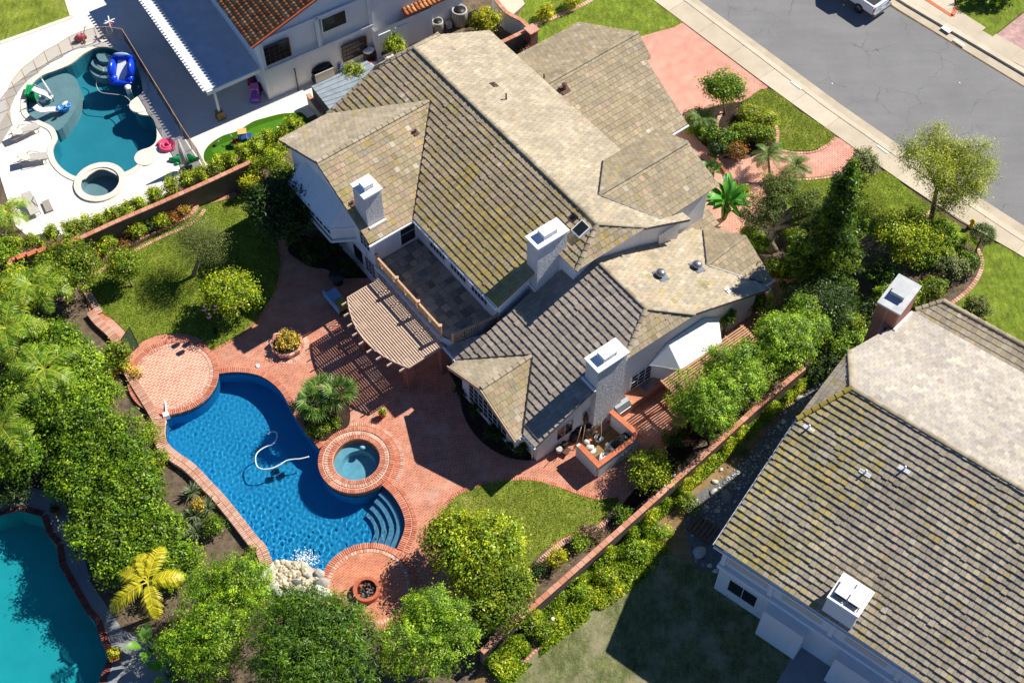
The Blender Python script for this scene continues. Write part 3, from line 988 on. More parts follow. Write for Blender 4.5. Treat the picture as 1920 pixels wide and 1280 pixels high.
# rock waterfall
rw = thing('rock_waterfall', 'pale boulder waterfall with pebble apron at the pool edge', 'waterfall', at(545, 1080))
ap = smooth_loop(zz([(498,1064),(520,1054),(545,1053),(572,1058),(590,1072),(600,1095),(580,1110),(540,1105),(505,1090)], 0, 0, 1), 3)
MB().prism(ap, -1.5, 0.18).build('apron', 'concrete', rw)
for k in range(95):
    for _ in range(30):
        x, y = rnd.uniform(498, 602), rnd.uniform(1050, 1110)
        p = at(x, y, 0.18)
        if inside(p, ap): break
    q = rnd.uniform(0.10, 0.17)
    cc = rnd.choice([hexc('#c8bb9c'), hexc('#b8ab8d'), hexc('#d8cfb8'), hexc('#a99c80'), hexc('#c9c0a9')])
    MB().blob(p, q*1.15, q*0.9, q*0.55, 7, 4, 0.15, cc, rnd.uniform(0, 3), k).build('pebble', 'rock', rw)
for k, (x, y, q) in enumerate(((507,1068,.34),(497,1078,.4),(512,1100,.42),(598,1075,.38),(604,1092,.5),(596,1108,.5),(580,1112,.35),(610,1112,.45),(567,1108,.33),(556,1092,.3),(578,1078,.28),(590,1124,.4),(540,1115,.4),(522,1112,.35))):
    cc = rnd.choice([hexc('#d6d2ca'), hexc('#c6c2ba'), hexc('#b2aea6'), hexc('#e0dcd4')])
    if k in (9,): cc = hexc('#77797c')
    MB().blob(at(x, y, 0.15), q*0.85, q*0.68, q*0.55, 9, 6, 0.25, tuple(x_*0.82 for x_ in cc), rnd.uniform(0, 3), 50+k).build('boulder', 'rock', rw)
foam = MB()
for k in range(190):
    p = at(rnd.gauss(572, 13), rnd.gauss(1046, 8), -0.05)
    if inside(p, POOL):
        foam.blob(p, rnd.uniform(.015, .05), rnd.uniform(.015, .05), rnd.uniform(.006, .02), 6, 3, 0.3, None, rnd.uniform(0, 3), k)
foam.build('splash_foam', 'white_paint', rw)['kind'] = 'stuff'

# left neighbour's pool
lp = thing('swimming_pool', 'dark teal freeform swimming pool with pale stone coping on the white deck', 'swimming pool', at(190, 220))
basin(NPOOL, 0.04, -1.35, 'plaster_teal', 'basin', lp)
shelf = smooth_loop(zz([(185,475),(250,432),(330,400),(380,397),(425,430),(440,500),(425,575),(385,645),(320,715),(245,685),(185,660),(155,615),(158,540)], 0, 0, 3), 3)
MB().prism(shelf, -1.35, -0.32).build('tanning_ledge', 'plaster_shelf', lp)
for k, (pl, zt) in enumerate((([(540,290),(590,285),(620,300),(610,330),(570,332),(545,318)], -0.25), ([(520,300),(545,320),(575,335),(612,335),(615,362),(575,370),(530,352),(500,325)], -0.55), ([(480,330),(500,330),(530,356),(575,374),(615,366),(612,388),(560,392),(510,372)], -0.8))):
    MB().prism(smooth_loop(zz(pl, 0, 0, 3), 3), -1.35, zt).build('pool_step', 'plaster_shelf', lp)
water(NPOOL, -0.05, 'water_still', lp)
def stone_ring(outline, w, z, th, parent, nm='coping_stone', mat='coping_stone', step=1.0):
    n = len(outline)
    ar = sum(outline[i].x*outline[(i+1) % n].y-outline[(i+1) % n].x*outline[i].y for i in range(n))
    out = []
    for i, p in enumerate(outline):
        d = (outline[(i+1) % n]-outline[i-1]).normalized()
        nn = Vector((d.y, -d.x, 0))*(1 if ar > 0 else -1)
        out.append(p+nn*w)
    k = 0
    while k < n:
        j = min(k+4, n)
        a = [outline[i % n] for i in range(k, j+1)]
        b = [out[i % n] for i in range(k, j+1)]
        ab = a+b[::-1]
        c = sum(ab, Vector((0, 0, 0)))/len(ab)
        ab = [c+(p-c)*0.994 for p in ab]
        MB().prism(ab, z-th, z).build(nm, mat, parent)
        k = j
stone_ring(NPOOL, 0.36, 0.09, 0.07, lp)
ls = thing('spa', 'small round spa with pale stone rim at the foot of the teal pool', 'spa', NSPA_C)
basin(NSPA, 0.04, -0.75, 'plaster_shelf', 'basin', ls)
MB().prism(circle(NSPA_C, NSPA_R*0.62, 28), -0.9, -0.74).build('spa_floor', 'plaster_shelf', ls)
water(NSPA, 0.0, 'water_still', ls)
stone_ring(NSPA, 0.42, 0.16, 0.2, ls)
for cx, cy in ((790, 595), (820, 890)):
    pn = at(cx/3, cy/3)
    b = MB().lathe((pn.x, pn.y, 0.0), [(0.72, 0), (0.72, 0.1), (0.70, 0.12), (0.01, 0.12)], 28, smooth=False)
    b.build('pool_pedestal', 'coping_stone', lp)

# lower left pool
bp = thing('swimming_pool', 'turquoise angular swimming pool with dark red brick edge in the lower left corner', 'swimming pool', at(80, 1150))
basin(BPOOL, 0.03, -1.5, 'plaster_aqua', 'basin', bp)
water(BPOOL, -0.06, 'water_aqua', bp)
m_obj('coping_dark', '#6f3a33', '#8d5046')
bricks(BPOOL, 0.34, 0.12, 0.032, 0.06, bp, 'coping_dark', off=0.16, closed=True)
# ------------------------------------------------------------------ roofs laid tile by tile
def clip_poly(poly, rect):
    """clip polygon (list of (s,t)) to rect s0,s1,t0,t1"""
    s0, s1, t0, t1 = rect
    def cut(P, ax, lim, keep_less):
        out = []
        for i in range(len(P)):
            a, b = P[i-1], P[i]
            ia = (a[ax] <= lim) if keep_less else (a[ax] >= lim)
            ib = (b[ax] <= lim) if keep_less else (b[ax] >= lim)
            if ia != ib:
                k = (lim-a[ax])/(b[ax]-a[ax])
                out.append((a[0]+(b[0]-a[0])*k, a[1]+(b[1]-a[1])*k))
            if ib: out.append(b)
        return out
    P = poly
    for ax, lim, kl in ((0, s0, False), (0, s1, True), (1, t0, False), (1, t1, True)):
        P = cut(P, ax, lim, kl)
        if len(P) < 3: return []
    return P

def area2(P):
    return abs(sum(P[i-1][0]*P[i][1]-P[i][0]*P[i-1][1] for i in range(len(P))))/2

def vnoise(x, y, seed=0):
    def h(i, j):
        n = (i*374761393+j*668265263+seed*974711) & 0xffffffff
        n = ((n ^ (n >> 13))*1274126177) & 0xffffffff
        return ((n ^ (n >> 16)) & 0xffff)/65535.0
    i, j = math.floor(x), math.floor(y)
    fx, fy = x-i, y-j
    fx, fy = fx*fx*(3-2*fx), fy*fy*(3-2*fy)
    return (h(i, j)*(1-fx)+h(i+1, j)*fx)*(1-fy)+(h(i, j+1)*(1-fx)+h(i+1, j+1)*fx)*fy

PAL = {
    'tan': ['#ab9b7d', '#b3a487', '#a29479', '#b9ab8f', '#a99a80', '#b3a283', '#9f917a', '#b5a280'],
    'pale': ['#b5a88e', '#bbae96', '#afa289', '#c0b49c', '#b7a990', '#b3a690', '#bcac90'],
    'mix': ['#ac9a78', '#b6a382', '#b29a82', '#aa9e7e', '#b49685', '#a29c80', '#b8a685', '#a89473', '#b0a384'],
    'brown': ['#a89b8c', '#afa293', '#a19586', '#b4a697', '#aa9e8f'],
    'grey': ['#ab9f89', '#b5a995', '#9f9483', '#bbae95', '#aea08a', '#a39886', '#bbab8c', '#948b7c'],
    'grey_pale': ['#b5ada3', '#bcb4aa', '#aea69d', '#c2b8a6', '#b8af9f', '#aaa39c', '#c5bba7'],
}
for k in PAL: PAL[k] = [hexc(c) for c in PAL[k]]
MEAN = {k: tuple(sum(c[x] for c in v)/len(v) for x in range(3)) for k, v in PAL.items()}
MOSS = [hexc(c) for c in ('#a6952e', '#b8a024', '#938a3a', '#c4a61c', '#a59a4a')]
ODD = [hexc(c) for c in ('#c2a293', '#b89a8a', '#a3a292', '#cfc7b8', '#989389', '#c9ae8c', '#c4aa94')]

class Roof:
    """collects slopes of one house; the largest tiles in view become objects, the rest one mesh"""
    def __init__(self, frame, parent):
        self.fr, self.tiles, self.deck = frame, [], MB()
        self.parent, self.caps = parent, []
    def slope(self, poly, down, ref, k, pal='tan', moss=0.0, odd=0.06, w=0.305, e=0.36, h=0.05, moss_fn=None, thick=0.16, seed=0):
        """poly in (u, v); down = unit (du, dv) of descent; ref = (u, v, z) on the plane"""
        fr = self.fr
        du, dv = down
        zf = lambda u, v: ref[2]-k*((u-ref[0])*du+(v-ref[1])*dv)
        q = math.sqrt(1+k*k)
        su, sv = -dv, du
        S = [(u*su+v*sv, -(u*du+v*dv)*q) for u, v in poly]
        nrm = (fr.A*du+fr.B*dv)*(k/q)+Vector((0, 0, 1/q))
        def P(s, t, hh=0.0):
            tt = -t/q
            u, v = s*su+tt*du, s*sv+tt*dv
            return fr.w(u, v, zf(u, v))+nrm*hh
        # deck slab
        n = len(S)
        loop = [Vector((a, b, 0)) for a, b in S]
        tr = tessellate_polygon([loop])
        top = [P(a, b, -0.005) for a, b in S]
        bot = [P(a, b, -thick) for a, b in S]
        fs = []
        for t in tr:
            nn = (top[t[1]]-top[t[0]]).cross(top[t[2]]-top[t[0]])
            t = tuple(t) if nn.z > 0 else (t[0], t[2], t[1])
            fs.append(t)
            fs.append((n+t[0], n+t[2], n+t[1]))
        ar = sum(S[i-1][0]*S[i][1]-S[i][0]*S[i-1][1] for i in range(n))
        for i in range(n):
            a, b = i, (i+1) % n
            fs.append((a, n+a, n+b, b) if ar > 0 else (b, n+b, n+a, a))
        self.deck.add(top+bot, fs)
        s0, s1 = min(a for a, b in S), max(a for a, b in S)
        t0, t1 = min(b for a, b in S), max(b for a, b in S)
        nc = int((t1-t0)/e)+1
        rr = random.Random(seed+int(t0*10))
        for j in range(nc):
            tb = t0+j*e+rr.uniform(-0.012, 0.012)
            off = (j % 2)*w*0.5+rr.uniform(-0.02, 0.02)
            i = int((s0-off)/w)-1
            while off+i*w < s1:
                a = off+i*w
                i += 1
                ts = rr.uniform(-0.014, 0.014) if rr.random() > 0.02 else -0.05
                R = clip_poly(S, (a+0.006, a+w-0.006, tb-0.01+ts, tb+e+0.02))
                if len(R) < 3 or area2(R) < 0.008: continue
                cs, ct = a+w/2, tb+e/2
                c = rr.choice(PAL[pal])
                r = rr.random()
                wpt = P(cs, ct)
                mval = moss
                if moss_fn: mval = moss_fn(j, nc, cs-s0, s1-s0, wpt)
                patch = vnoise(cs*0.55, ct*0.55, seed+3)
                if r < odd: c = rr.choice(ODD)
                mk = mval*(0.35+1.5*max(0, patch-0.35))
                if rr.random() < mk*1.2:
                    mc = rr.choice(MOSS)
                    f = rr.uniform(0.35, 0.95)
                    c = tuple(c[x]*(1-f)+mc[x]*f for x in range(3))
                elif mval > 0:
                    mc = hexc('#a39a5a')
                    f = min(0.5, mval*0.45)*rr.random()
                    c = tuple(c[x]*(1-f)+mc[x]*f for x in range(3))
                mn = MEAN[pal]
                c = tuple(mn[x]*0.38+c[x]*0.62 for x in range(3))
                b = rr.uniform(0.80, 1.02)
                c = tuple(x*b for x in c)
                hb = h*rr.uniform(0.85, 1.2)
                tilt = rr.uniform(-0.006, 0.006)
                def H(s, t): return 0.004+hb*max(0.0, 1-(t-tb)/e*0.92)+tilt*(s-cs)/w
                nR = len(R)
                if sum(R[x-1][0]*R[x][1]-R[x][0]*R[x-1][1] for x in range(nR)) < 0: R = R[::-1]
                vs = [P(x, y, H(x, y)) for x, y in R]+[P(x, y, -0.01) for x, y in R]
                nn = (vs[1]-vs[0]).cross(vs[2]-vs[1])
                flip = nn.z < 0
                f1 = tuple(range(nR))
                fs = [tuple(reversed(f1)) if flip else f1]
                for x in range(nR):
                    y = (x+1) % nR
                    fs.append((x, y, nR+y, nR+x) if flip else (x, nR+x, nR+y, y))
                self.tiles.append((vs, fs, c, area2(R), wpt))
        return zf
    def ridge(self, a, b, step=0.42, w=0.25, lift=0.02):
        """ridge or hip caps from a to b (world points), overlapping uphill"""
        self.caps.append((Vector(a), Vector(b), step, w, lift))
    def finish(self, deck_mat='deck_under', singles=300, cap_mat='cap_tile', name='roof'):
        ro = self.deck.build(name, deck_mat, self.parent)
        # the tiles that show largest: in frame, nearest, whole
        def key(t):
            x, y = proj(t[4])
            inf = 20 < x < 1900 and 20 < y < 1260
            return (-1 if inf else 0)*t[3]*(FOC/(t[4]-Vector((0, 0, HCAM))).length)**2
        order = sorted(range(len(self.tiles)), key=lambda i: key(self.tiles[i]))
        for i in order[:singles]:
            vs, fs, c, _, _ = self.tiles[i]
            MB().add(vs, fs, c).build('roof_tile', 'tile', ro)
        rest = MB()
        for i in order[singles:]:
            vs, fs, c, _, _ = self.tiles[i]
            rest.add(vs, fs, c)
        if rest.f:
            rest.build('roof_tiles', 'tile', ro)['kind'] = 'stuff'
        n, prof = 7, []
        for k in range(n):
            an = math.pi*k/(n-1)
            prof.append((-math.cos(an), math.sin(an)))
        for a, b, step, w, lift in self.caps:
            d = b-a
            L = d.length
            m = max(1, round(L/step))
            x = d.normalized()
            y = Vector((0, 0, 1)).cross(x).normalized()
            z = x.cross(y)
            key2 = ('cap', round(L/m, 2), w, cap_mat)
            if key2 not in BR:
                l2 = L/m+0.05
                vs = [(0, p[0]*w/2*1.08, p[1]*0.065+0.03) for p in prof]+[(l2, p[0]*w/2*0.92, p[1]*0.055+0.005) for p in prof]
                vs += [(0, p[0]*w/2, p[1]*0.06) for p in prof]
                fs = [(k+1, k, n+k, n+k+1) for k in range(n-1)]+[(k, k+1, 2*n+k+1, 2*n+k) for k in range(n-1)]
                me = bpy.data.meshes.new('ridge_cap')
                me.from_pydata(vs, [], fs)
                me.materials.append(M[cap_mat])
                BR[key2] = me
            for k in range(m):
                p = a+x*(L*k/m)+Vector((0, 0, lift))
                mw = Matrix(((x.x, y.x, z.x, p.x), (x.y, y.y, z.y, p.y), (x.z, y.z, z.z, p.z), (0, 0, 0, 1)))
                inst('ridge_cap', BR[key2], mw, ro)
        return ro

class Walls:
    """wall panels in a house frame; each is a thick slab"""
    def __init__(self, fr): self.fr, self.m = fr, MB()
    def solid(self, foot, z0, tops):
        """closed body over footprint [(u,v)] with a top height for each corner (gables by extra corners)"""
        fr = self.fr
        n = len(foot)
        vs = [fr.w(u, v, z0) for u, v in foot]+[fr.w(u, v, t) for (u, v), t in zip(foot, tops)]
        ar = sum(foot[i-1][0]*foot[i][1]-foot[i][0]*foot[i-1][1] for i in range(n))
        fs = []
        for i in range(n):
            j = (i+1) % n
            fs.append((i, j, n+j, n+i) if ar > 0 else (j, i, n+i, n+j))
        self.m.add(vs, fs)
    def build(self, mat, parent, name='wall'): return self.m.build(name, mat, parent)

def window(fr, parent, kind, c, along, z0, w, h, nx, ny, out, dark='glass_dark', frame='trim_white', bars='trim_white', depth=0.05):
    """window in a wall; c = (u, v) centre on the wall, along = 'u' or 'v' the wall's run, out = +-1 outward sign"""
    a = fr.A if along == 'u' else fr.B
    o = (fr.B if along == 'u' else fr.A)*out
    p = fr.w(c[0], c[1], z0+h/2)
    wn = MB()
    t = 0.07
    for s in (-1, 1):
        wn.obox(p+a*(s*(w/2+t/2))+o*depth/2, a*(t/2), o*(depth/2), Vector((0, 0, h/2+t)))
        wn.obox(p+Vector((0, 0, s*(h/2+t/2)))+o*depth/2, a*(w/2), o*(depth/2), Vector((0, 0, t/2)))
    f = wn.build('window', frame, parent)
    MB().obox(p+o*0.012, a*(w/2), o*0.008, Vector((0, 0, h/2))).build('pane', dark, f)
    if nx+ny > 2:
        b = MB()
        for i in range(1, nx):
            b.obox(p+a*(w*(i/nx-0.5))+o*0.03, a*0.014, o*0.01, Vector((0, 0, h/2)))
        for j in range(1, ny):
            b.obox(p+Vector((0, 0, h*(j/ny-0.5)))+o*0.033, a*(w/2), o*0.01, Vector((0, 0, 0.014)))
        b.build('muntins', bars, f)
    return f

def chimney(fr, parent, u0, u1, v0, v1, z0, z1, mat='stucco', cap='white_paint', over=0.09, flue=(0.5, 0.5, 0.34), label=None, flue2=False, slots=True):
    m = MB()
    cu, cv = (u0+u1)/2, (v0+v1)/2
    m.obox(fr.w(cu, cv, (z0+z1-0.12)/2), fr.A*((u1-u0)/2-over), fr.B*((v1-v0)/2-over), Vector((0, 0, (z1-0.12-z0)/2)))
    ch = m.build('chimney', mat, parent)
    if label: ch['label'] = label
    MB().obox(fr.w(cu, cv, z1-0.06), fr.A*((u1-u0)/2), fr.B*((v1-v0)/2), Vector((0, 0, 0.06))).build('chimney_cap', cap, ch)
    fl = MB()
    fu, fv, fh = flue
    cs = [cv] if not flue2 else [cv]
    for du in ([0] if not flue2 else [-0.36, 0.36]):
        b = fr.w(cu+du, cv, z1)
        for su in (-1, 1):
            for sv in (-1, 1):
                fl.obox(b+fr.A*(su*(fu/2-0.04))+fr.B*(sv*(fv/2-0.04))+Vector((0, 0, fh/2)), fr.A*0.03, fr.B*0.03, Vector((0, 0, fh/2)))
        fl.obox(b+Vector((0, 0, fh*0.28)), fr.A*(fu/2-0.06), fr.B*(fv/2-0.06), Vector((0, 0, fh*0.28)))
        fl.obox(b+Vector((0, 0, fh+0.03)), fr.A*(fu/2+0.02), fr.B*(fv/2+0.02), Vector((0, 0, 0.03)))
        fl.obox(b+Vector((0, 0, fh*0.72)), fr.A*(fu/2-0.02), fr.B*(fv/2-0.02), Vector((0, 0, 0.02)))
    fl.build('flue', cap, ch)
    return ch

def pipe(fr, parent, x, y, zf, r=0.05, h=0.4, mat='rust_metal', name='vent_pipe', cap=False, flash=None):
    """roof vent seen at pixel (x, y); zf = slope height function"""
    z = 5.0
    for _ in range(50):
        p = at(x, y, z)
        u, v = fr.uv(p)
        z = 0.5*z+0.5*zf(u, v)
    p = at(x, y, z)
    m = MB()
    m.tube([p-Vector((0, 0, 0.05)), p+Vector((0, 0, h))], r, 10)
    if cap: m.lathe(p+Vector((0, 0, h)), [(r*1.6, 0), (r*1.7, 0.05), (r*1.2, 0.08)], 12)
    o = m.build(name, mat, parent)
    if flash:
        # sheet flashing lying on the tiles
        e = 0.05
        gu = (zf(u+e, v)-zf(u-e, v))/(2*e)
        gv = (zf(u, v+e)-zf(u, v-e))/(2*e)
        a = (fr.A+Vector((0, 0, gu))).normalized()
        b = (fr.B+Vector((0, 0, gv))).normalized()
        f2 = MB()
        nn = a.cross(b)
        f2.obox(p+nn*0.065, a*flash[0], b*flash[1], nn*0.008)
        f2.build('flashing', flash[2] if len(flash) > 2 else mat, o)
    return o

K = 0.42
# ================================================================== main house
hm = thing('house', 'large white stucco house with mossy tan tile roof in the middle of the photo', 'house', MAIN.w(-42, 31, 0))
rf = Roof(MAIN, hm)
def moss_main(j, nc, s, L, p):
    a = 0.55-0.35*j/nc
    u, v = MAIN.uv(p)
    b = math.exp(-((u+37.5)/4.0)**2)*math.exp(-((v-27.2)/2.4)**2)*1.1
    return max(0.14, a*0.8)+b*0.9
zn = rf.slope([(-50.97,32.29),(-33.84,32.29),(-32.62,29.86),(-34.32,29.86),(-34.32,25.8),(-42.13,25.8),(-47.27,30.84),(-51.6,26.2),(-51.8,26.2),(-51.8,29.86)], (0,-1), (0,32.29,8.1), K, 'mix', 0.4, 0.05, w=0.215, e=0.365, h=0.055, moss_fn=moss_main, seed=1)
zfar = rf.slope([(-50.97,32.29),(-51.85,34.7),(-51.6,38.4),(-38.3,38.4),(-38.27,36.5),(-35.83,34.08),(-32.9,36.31),(-32.95,38.0),(-32.31,38.06),(-32.61,34.92),(-33.84,32.29)], (0,1), (0,32.29,8.1), K, 'pale', 0.0, 0.03, h=0.035, seed=2)
rf.slope([(-33.84,32.29),(-32.62,29.86),(-32.61,34.92)], (1,0), (-33.84,32.29,8.1), 0.82, 'mix', 0.25, 0.3, seed=3)
rf.slope([(-50.97,32.29),(-51.85,34.7),(-51.8,29.86)], (-1,0), (-50.97,32.29,8.1), 0.95, 'tan', seed=4)
# left cross gable
zcl = rf.slope([(-47.35,22.9),(-47.35,30.88),(-51.7,26.25),(-51.72,22.83)], (-1,0), (-47.35,0,7.49), K, 'pale', 0.06, 0.03, h=0.035, seed=5)
zcr = rf.slope([(-47.35,22.9),(-47.35,30.88),(-42.1,25.82),(-42.18,22.78)], (1,0), (-47.35,0,7.49), K, 'mix', 0.32, 0.16, h=0.04, moss_fn=lambda j, nc, s, L, p: 0.10+0.4*max(0, 1-(MAIN.uv(p)[1]-22.8)/1.2), seed=6)
# entry gable towards the street
zel = rf.slope([(-35.83,34.08),(-35.78,40.75),(-38.3,40.75),(-38.27,36.5)], (-1,0), (-35.83,0,7.35), K, 'tan', 0.06, 0.05, h=0.035, seed=7)
zer = rf.slope([(-35.83,34.08),(-35.78,40.75),(-32.95,40.75),(-32.9,36.31)], (1,0), (-35.83,0,7.35), K, 'tan', 0.05, 0.07, h=0.035, seed=8)
# garage wing
GZ, GU = 4.62, -46.45
zgl = rf.slope([(GU,38.2),(GU,46.45),(-51.1,45.45),(-51.2,38.2)], (-1,0), (GU,0,GZ), K, 'tan', 0.0, 0.04, h=0.04, seed=9)
zgr = rf.slope([(GU,38.2),(GU,46.45),(-44.75,46.15),(-44.75,45.75),(-40.2,45.45),(-40.2,38.2)], (1,0), (GU,0,GZ), K*0.98, 'tan', 0.0, 0.05, h=0.04, seed=10)
# one storey wing
zln = rf.slope([(-34.3,31.65),(-28.85,31.65),(-27.5,29.1),(-27.35,23.0),(-28.45,23.0),(-31.42,26.0),(-34.35,23.0),(-35.45,23.0),(-34.6,24.6),(-34.3,25.0)], (0,-1), (0,31.65,6.3), K, 'brown', 0.0, 0.0, w=0.3, e=0.377, h=0.066, seed=11)
zlf = rf.slope([(-34.3,31.65),(-28.85,31.65),(-27.45,34.05),(-27.3,40.06),(-27.8,40.06),(-30.3,37.75),(-32.95,40.0),(-33.3,40.0),(-33.0,37.9),(-34.3,33.0)], (0,1), (0,31.65,6.3), K, 'pale', 0.02, 0.10, h=0.035, seed=12)
rf.slope([(-28.85,31.65),(-27.5,29.1),(-27.45,34.05)], (1,0), (-28.85,31.65,6.3), 0.78, 'tan', 0.10, 0.08, seed=13)
# bay gable on the one storey wing
zbl = rf.slope([(-31.42,26.0),(-31.42,22.5),(-34.2,22.4),(-34.3,23.0)], (-1,0), (-31.42,0,3.94), K, 'pale', 0.02, 0.02, h=0.03, seed=14)
zbr = rf.slope([(-31.42,26.0),(-31.42,22.5),(-28.35,22.45),(-28.4,23.0)], (1,0), (-31.42,0,3.94), K, 'mix', 0.18, 0.14, h=0.045, w=0.33, seed=15)
# small street-side gable of the wing
zsl = rf.slope([(-30.3,37.75),(-30.5,41.0),(-32.75,40.55),(-32.9,40.0)], (-1,0), (-30.35,0,3.74), K, 'tan', 0.0, 0.05, h=0.04, seed=16)
zsr = rf.slope([(-30.3,37.75),(-30.5,41.0),(-27.7,40.75),(-27.8,40.06)], (1,0), (-30.35,0,3.74), K, 'tan', 0.0, 0.05, h=0.04, seed=17)
# porch roof by the front door
rf.slope([(-34.2,38.6),(-34.2,41.0),(-32.6,41.0),(-32.6,38.6)], (1,0), (-34.2,0,3.5), K, 'tan', 0.05, 0.05, h=0.04, seed=18)
W = MAIN.w
for a, b in (((-33.84,32.29,8.1),(-50.97,32.29,8.1)), ((-32.62,29.86,7.09),(-33.84,32.29,8.1)), ((-32.61,34.92,7.05),(-33.84,32.29,8.1)), ((-51.85,34.7,7.1),(-50.97,32.29,8.1)),
             ((-47.35,22.9,7.49),(-47.35,30.7,7.49)), ((-35.78,40.7,7.35),(-35.83,34.2,7.35)), ((GU,46.4,GZ),(GU,38.4,GZ)),
             ((-34.2,31.65,6.3),(-28.85,31.65,6.3)), ((-27.5,29.1,5.24),(-28.85,31.65,6.3)), ((-27.45,34.05,5.28),(-28.85,31.65,6.3)),
             ((-31.42,22.5,3.94),(-31.42,25.9,3.94)), ((-30.5,40.95,3.74),(-30.3,37.85,3.74))):
    rf.ridge(W(*a), W(*b))
for a, b in (((-51.75,26.3,zn(0,26.3)),(-51.75,29.86,zn(0,29.86))), ((-51.8,29.86,zn(0,29.86)),(-50.97,32.29,8.1))):
    rf.ridge(W(*a), W(*b), w=0.24, lift=0.02)
roof_m = rf.finish()
# metal valley flashings and white gutters
vf = MB()
for a, b in (((-47.27,30.84,7.52),(-42.13,25.82,5.4)), ((-47.27,30.84,7.52),(-51.6,26.2,5.64)), ((-35.83,34.08,7.42),(-32.9,36.3,6.45)), ((-35.83,34.08,7.42),(-38.27,36.5,6.4)), ((-31.42,26.0,4.0),(-28.42,22.98,2.75)), ((-31.42,26.0,4.0),(-34.33,23.0,2.75)), ((-30.3,37.75,3.8),(-27.8,40.06,2.8)), ((-30.3,37.75,3.8),(-32.95,40.0,2.85))):
    MB().beam(W(*a), W(*b), 0.09, 0.03).build('valley_flashing', 'metal_dark', roof_m)
gt = MB()
for a, b in (((-42.13,25.72,5.28),(-34.3,25.72,5.28)), ((-42.08,22.7,5.22),(-42.08,25.75,5.22)), ((-35.5,22.93,2.62),(-34.35,22.93,2.62)), ((-40.12,43.0,1.95),(-40.12,45.5,1.95)), ((-51.2,38.2,2.58),(-51.1,45.5,2.58)), ((-27.72,40.1,2.68),(-27.25,40.1,2.68)), ((-28.4,22.4,2.6),(-28.4,23.0,2.6)), ((-28.4,22.95,2.6),(-27.3,22.95,2.6)), ((-27.66,40.78,2.58),(-27.66,40.1,2.58)), ((-32.8,40.0,2.72),(-32.8,40.6,2.72))):
    MB().beam(W(*a), W(*b), 0.11, 0.10).build('gutter', 'white_metal', roof_m)
fa = MB()
for a, b in (((-31.42,22.42,3.86),(-34.28,22.33,2.66)), ((-31.42,22.42,3.86),(-28.3,22.38,2.56))):
    MB().beam(W(*a), W(*b), 0.07, 0.26).build('rake_board', 'fascia_tan', roof_m)

# walls
wm = Walls(MAIN)
t = 0.17
# upper block with balcony corner
wm.solid([(-51.4,26.6),(-42.6,26.6),(-42.6,26.3),(-34.7,26.3),(-34.7,29.9),(-34.0,29.9),(-33.9,34.8),(-33.4,37.8),(-51.3,37.8)], 0,
         [zn(0,26.6)-t, zn(0,26.6)-t, zn(0,26.3)-t, zn(0,26.3)-t, zn(0,29.9)-t, zn(0,29.9)-t, zfar(0,34.8)-t, zfar(0,37.8)-t, zfar(0,37.8)-t])
# street side return of the upper storey, seen above the wing roof
wm.solid([(-34.6,30.0),(-33.05,30.1),(-33.05,34.8),(-32.75,37.7),(-34.6,37.7)], 2.5, [6.9, 6.9, 6.85, 5.55, 5.55])
# cross gable block
wm.solid([(-51.3,23.3),(-47.35,23.3),(-42.62,23.3),(-42.62,26.8),(-51.3,26.8)], 0, [zcl(-51.3,0)-t, 7.49-t, zcr(-42.62,0)-t, zcr(-42.62,0)-t, zcl(-51.3,0)-t])
# entry gable
wm.solid([(-38.0,36.0),(-33.3,36.0),(-33.3,40.3),(-35.8,40.3),(-38.0,40.3)], 0, [6.2, 6.0, 6.0, 7.1, 6.2])
# garage
wm.solid([(-50.8,37.5),(-40.6,37.5),(-40.6,45.0),(GU,45.0),(-50.8,45.0)], 0, [2.5, 1.95, 1.95, GZ-t, 2.5])
# one storey wing
wm.solid([(-34.9,23.5),(-27.78,23.5),(-27.78,29.1),(-27.78,31.65),(-27.78,34.0),(-27.78,39.6),(-33.4,39.6),(-34.9,31.65)], 0,
         [zln(0,23.5)-t, zln(0,23.5)-t, zln(0,29.1)-t, 5.15, zlf(0,34)-t, zlf(0,39.6)-t, zlf(0,39.6)-t, 6.0])
wm.solid([(-33.7,22.85),(-31.42,22.85),(-28.85,22.85),(-28.85,24.0),(-33.7,24.0)], 0, [zbl(-33.7,0)-t, 3.94-t, zbr(-28.85,0)-t, 2.4, 2.4])
wm.solid([(-32.3,39.0),(-28.2,39.0),(-28.2,40.4),(-30.4,40.4),(-32.3,40.4)], 0, [2.6, 2.5, 2.5, 3.5, 2.6])
wall_m = wm.build('stucco', hm)
# ground floor under the balcony
ub = MB()
ub.obox(W(-38.6, 24.9, 1.35), MAIN.A*3.55, MAIN.B*1.45, Vector((0, 0, 1.35)))
ub.build('wall', 'stucco_cream', hm)
# balcony
bz = 2.78
t_ = NT('slate_floor')
v_ = t_.pos(rot=(0, 0, BANG))
b_ = t_.n('ShaderNodeTexVoronoi', feature='F1', distance='CHEBYCHEV')
b_.inputs['Scale'].default_value = 2.2
t_.l(v_, b_.inputs['Vector'])
c_ = t_.mix(t_.ramp(b_.outputs['Color'], [(0.1, hexc('#8a897e')), (0.5, hexc('#a8a494')), (0.9, hexc('#bdb6a2'))]), t_.ramp(t_.noise(t_.pos(), 0.55, 6, 0.6), [(0.40, 0.45), (0.60, 1.0)]), 1.0, 'MULTIPLY')
t_.col(c_)
t_.rough(0.6, 0.4)
bal = MB()
bal.prism([W(-42.6,23.3,0), W(-36.2,23.3,0), W(-35.0,23.9,0), W(-34.65,26.35,0), W(-42.6,26.35,0)], bz-0.22, bz)
bal.build('balcony_floor', 'slate_floor', hm)
bfl = bpy.data.objects['balcony_floor']
SLC = [hexc(c) for c in ('#a8a496', '#b8b09c', '#c2b69c', '#94928a', '#aea898', '#b5a68a', '#8a8478')]
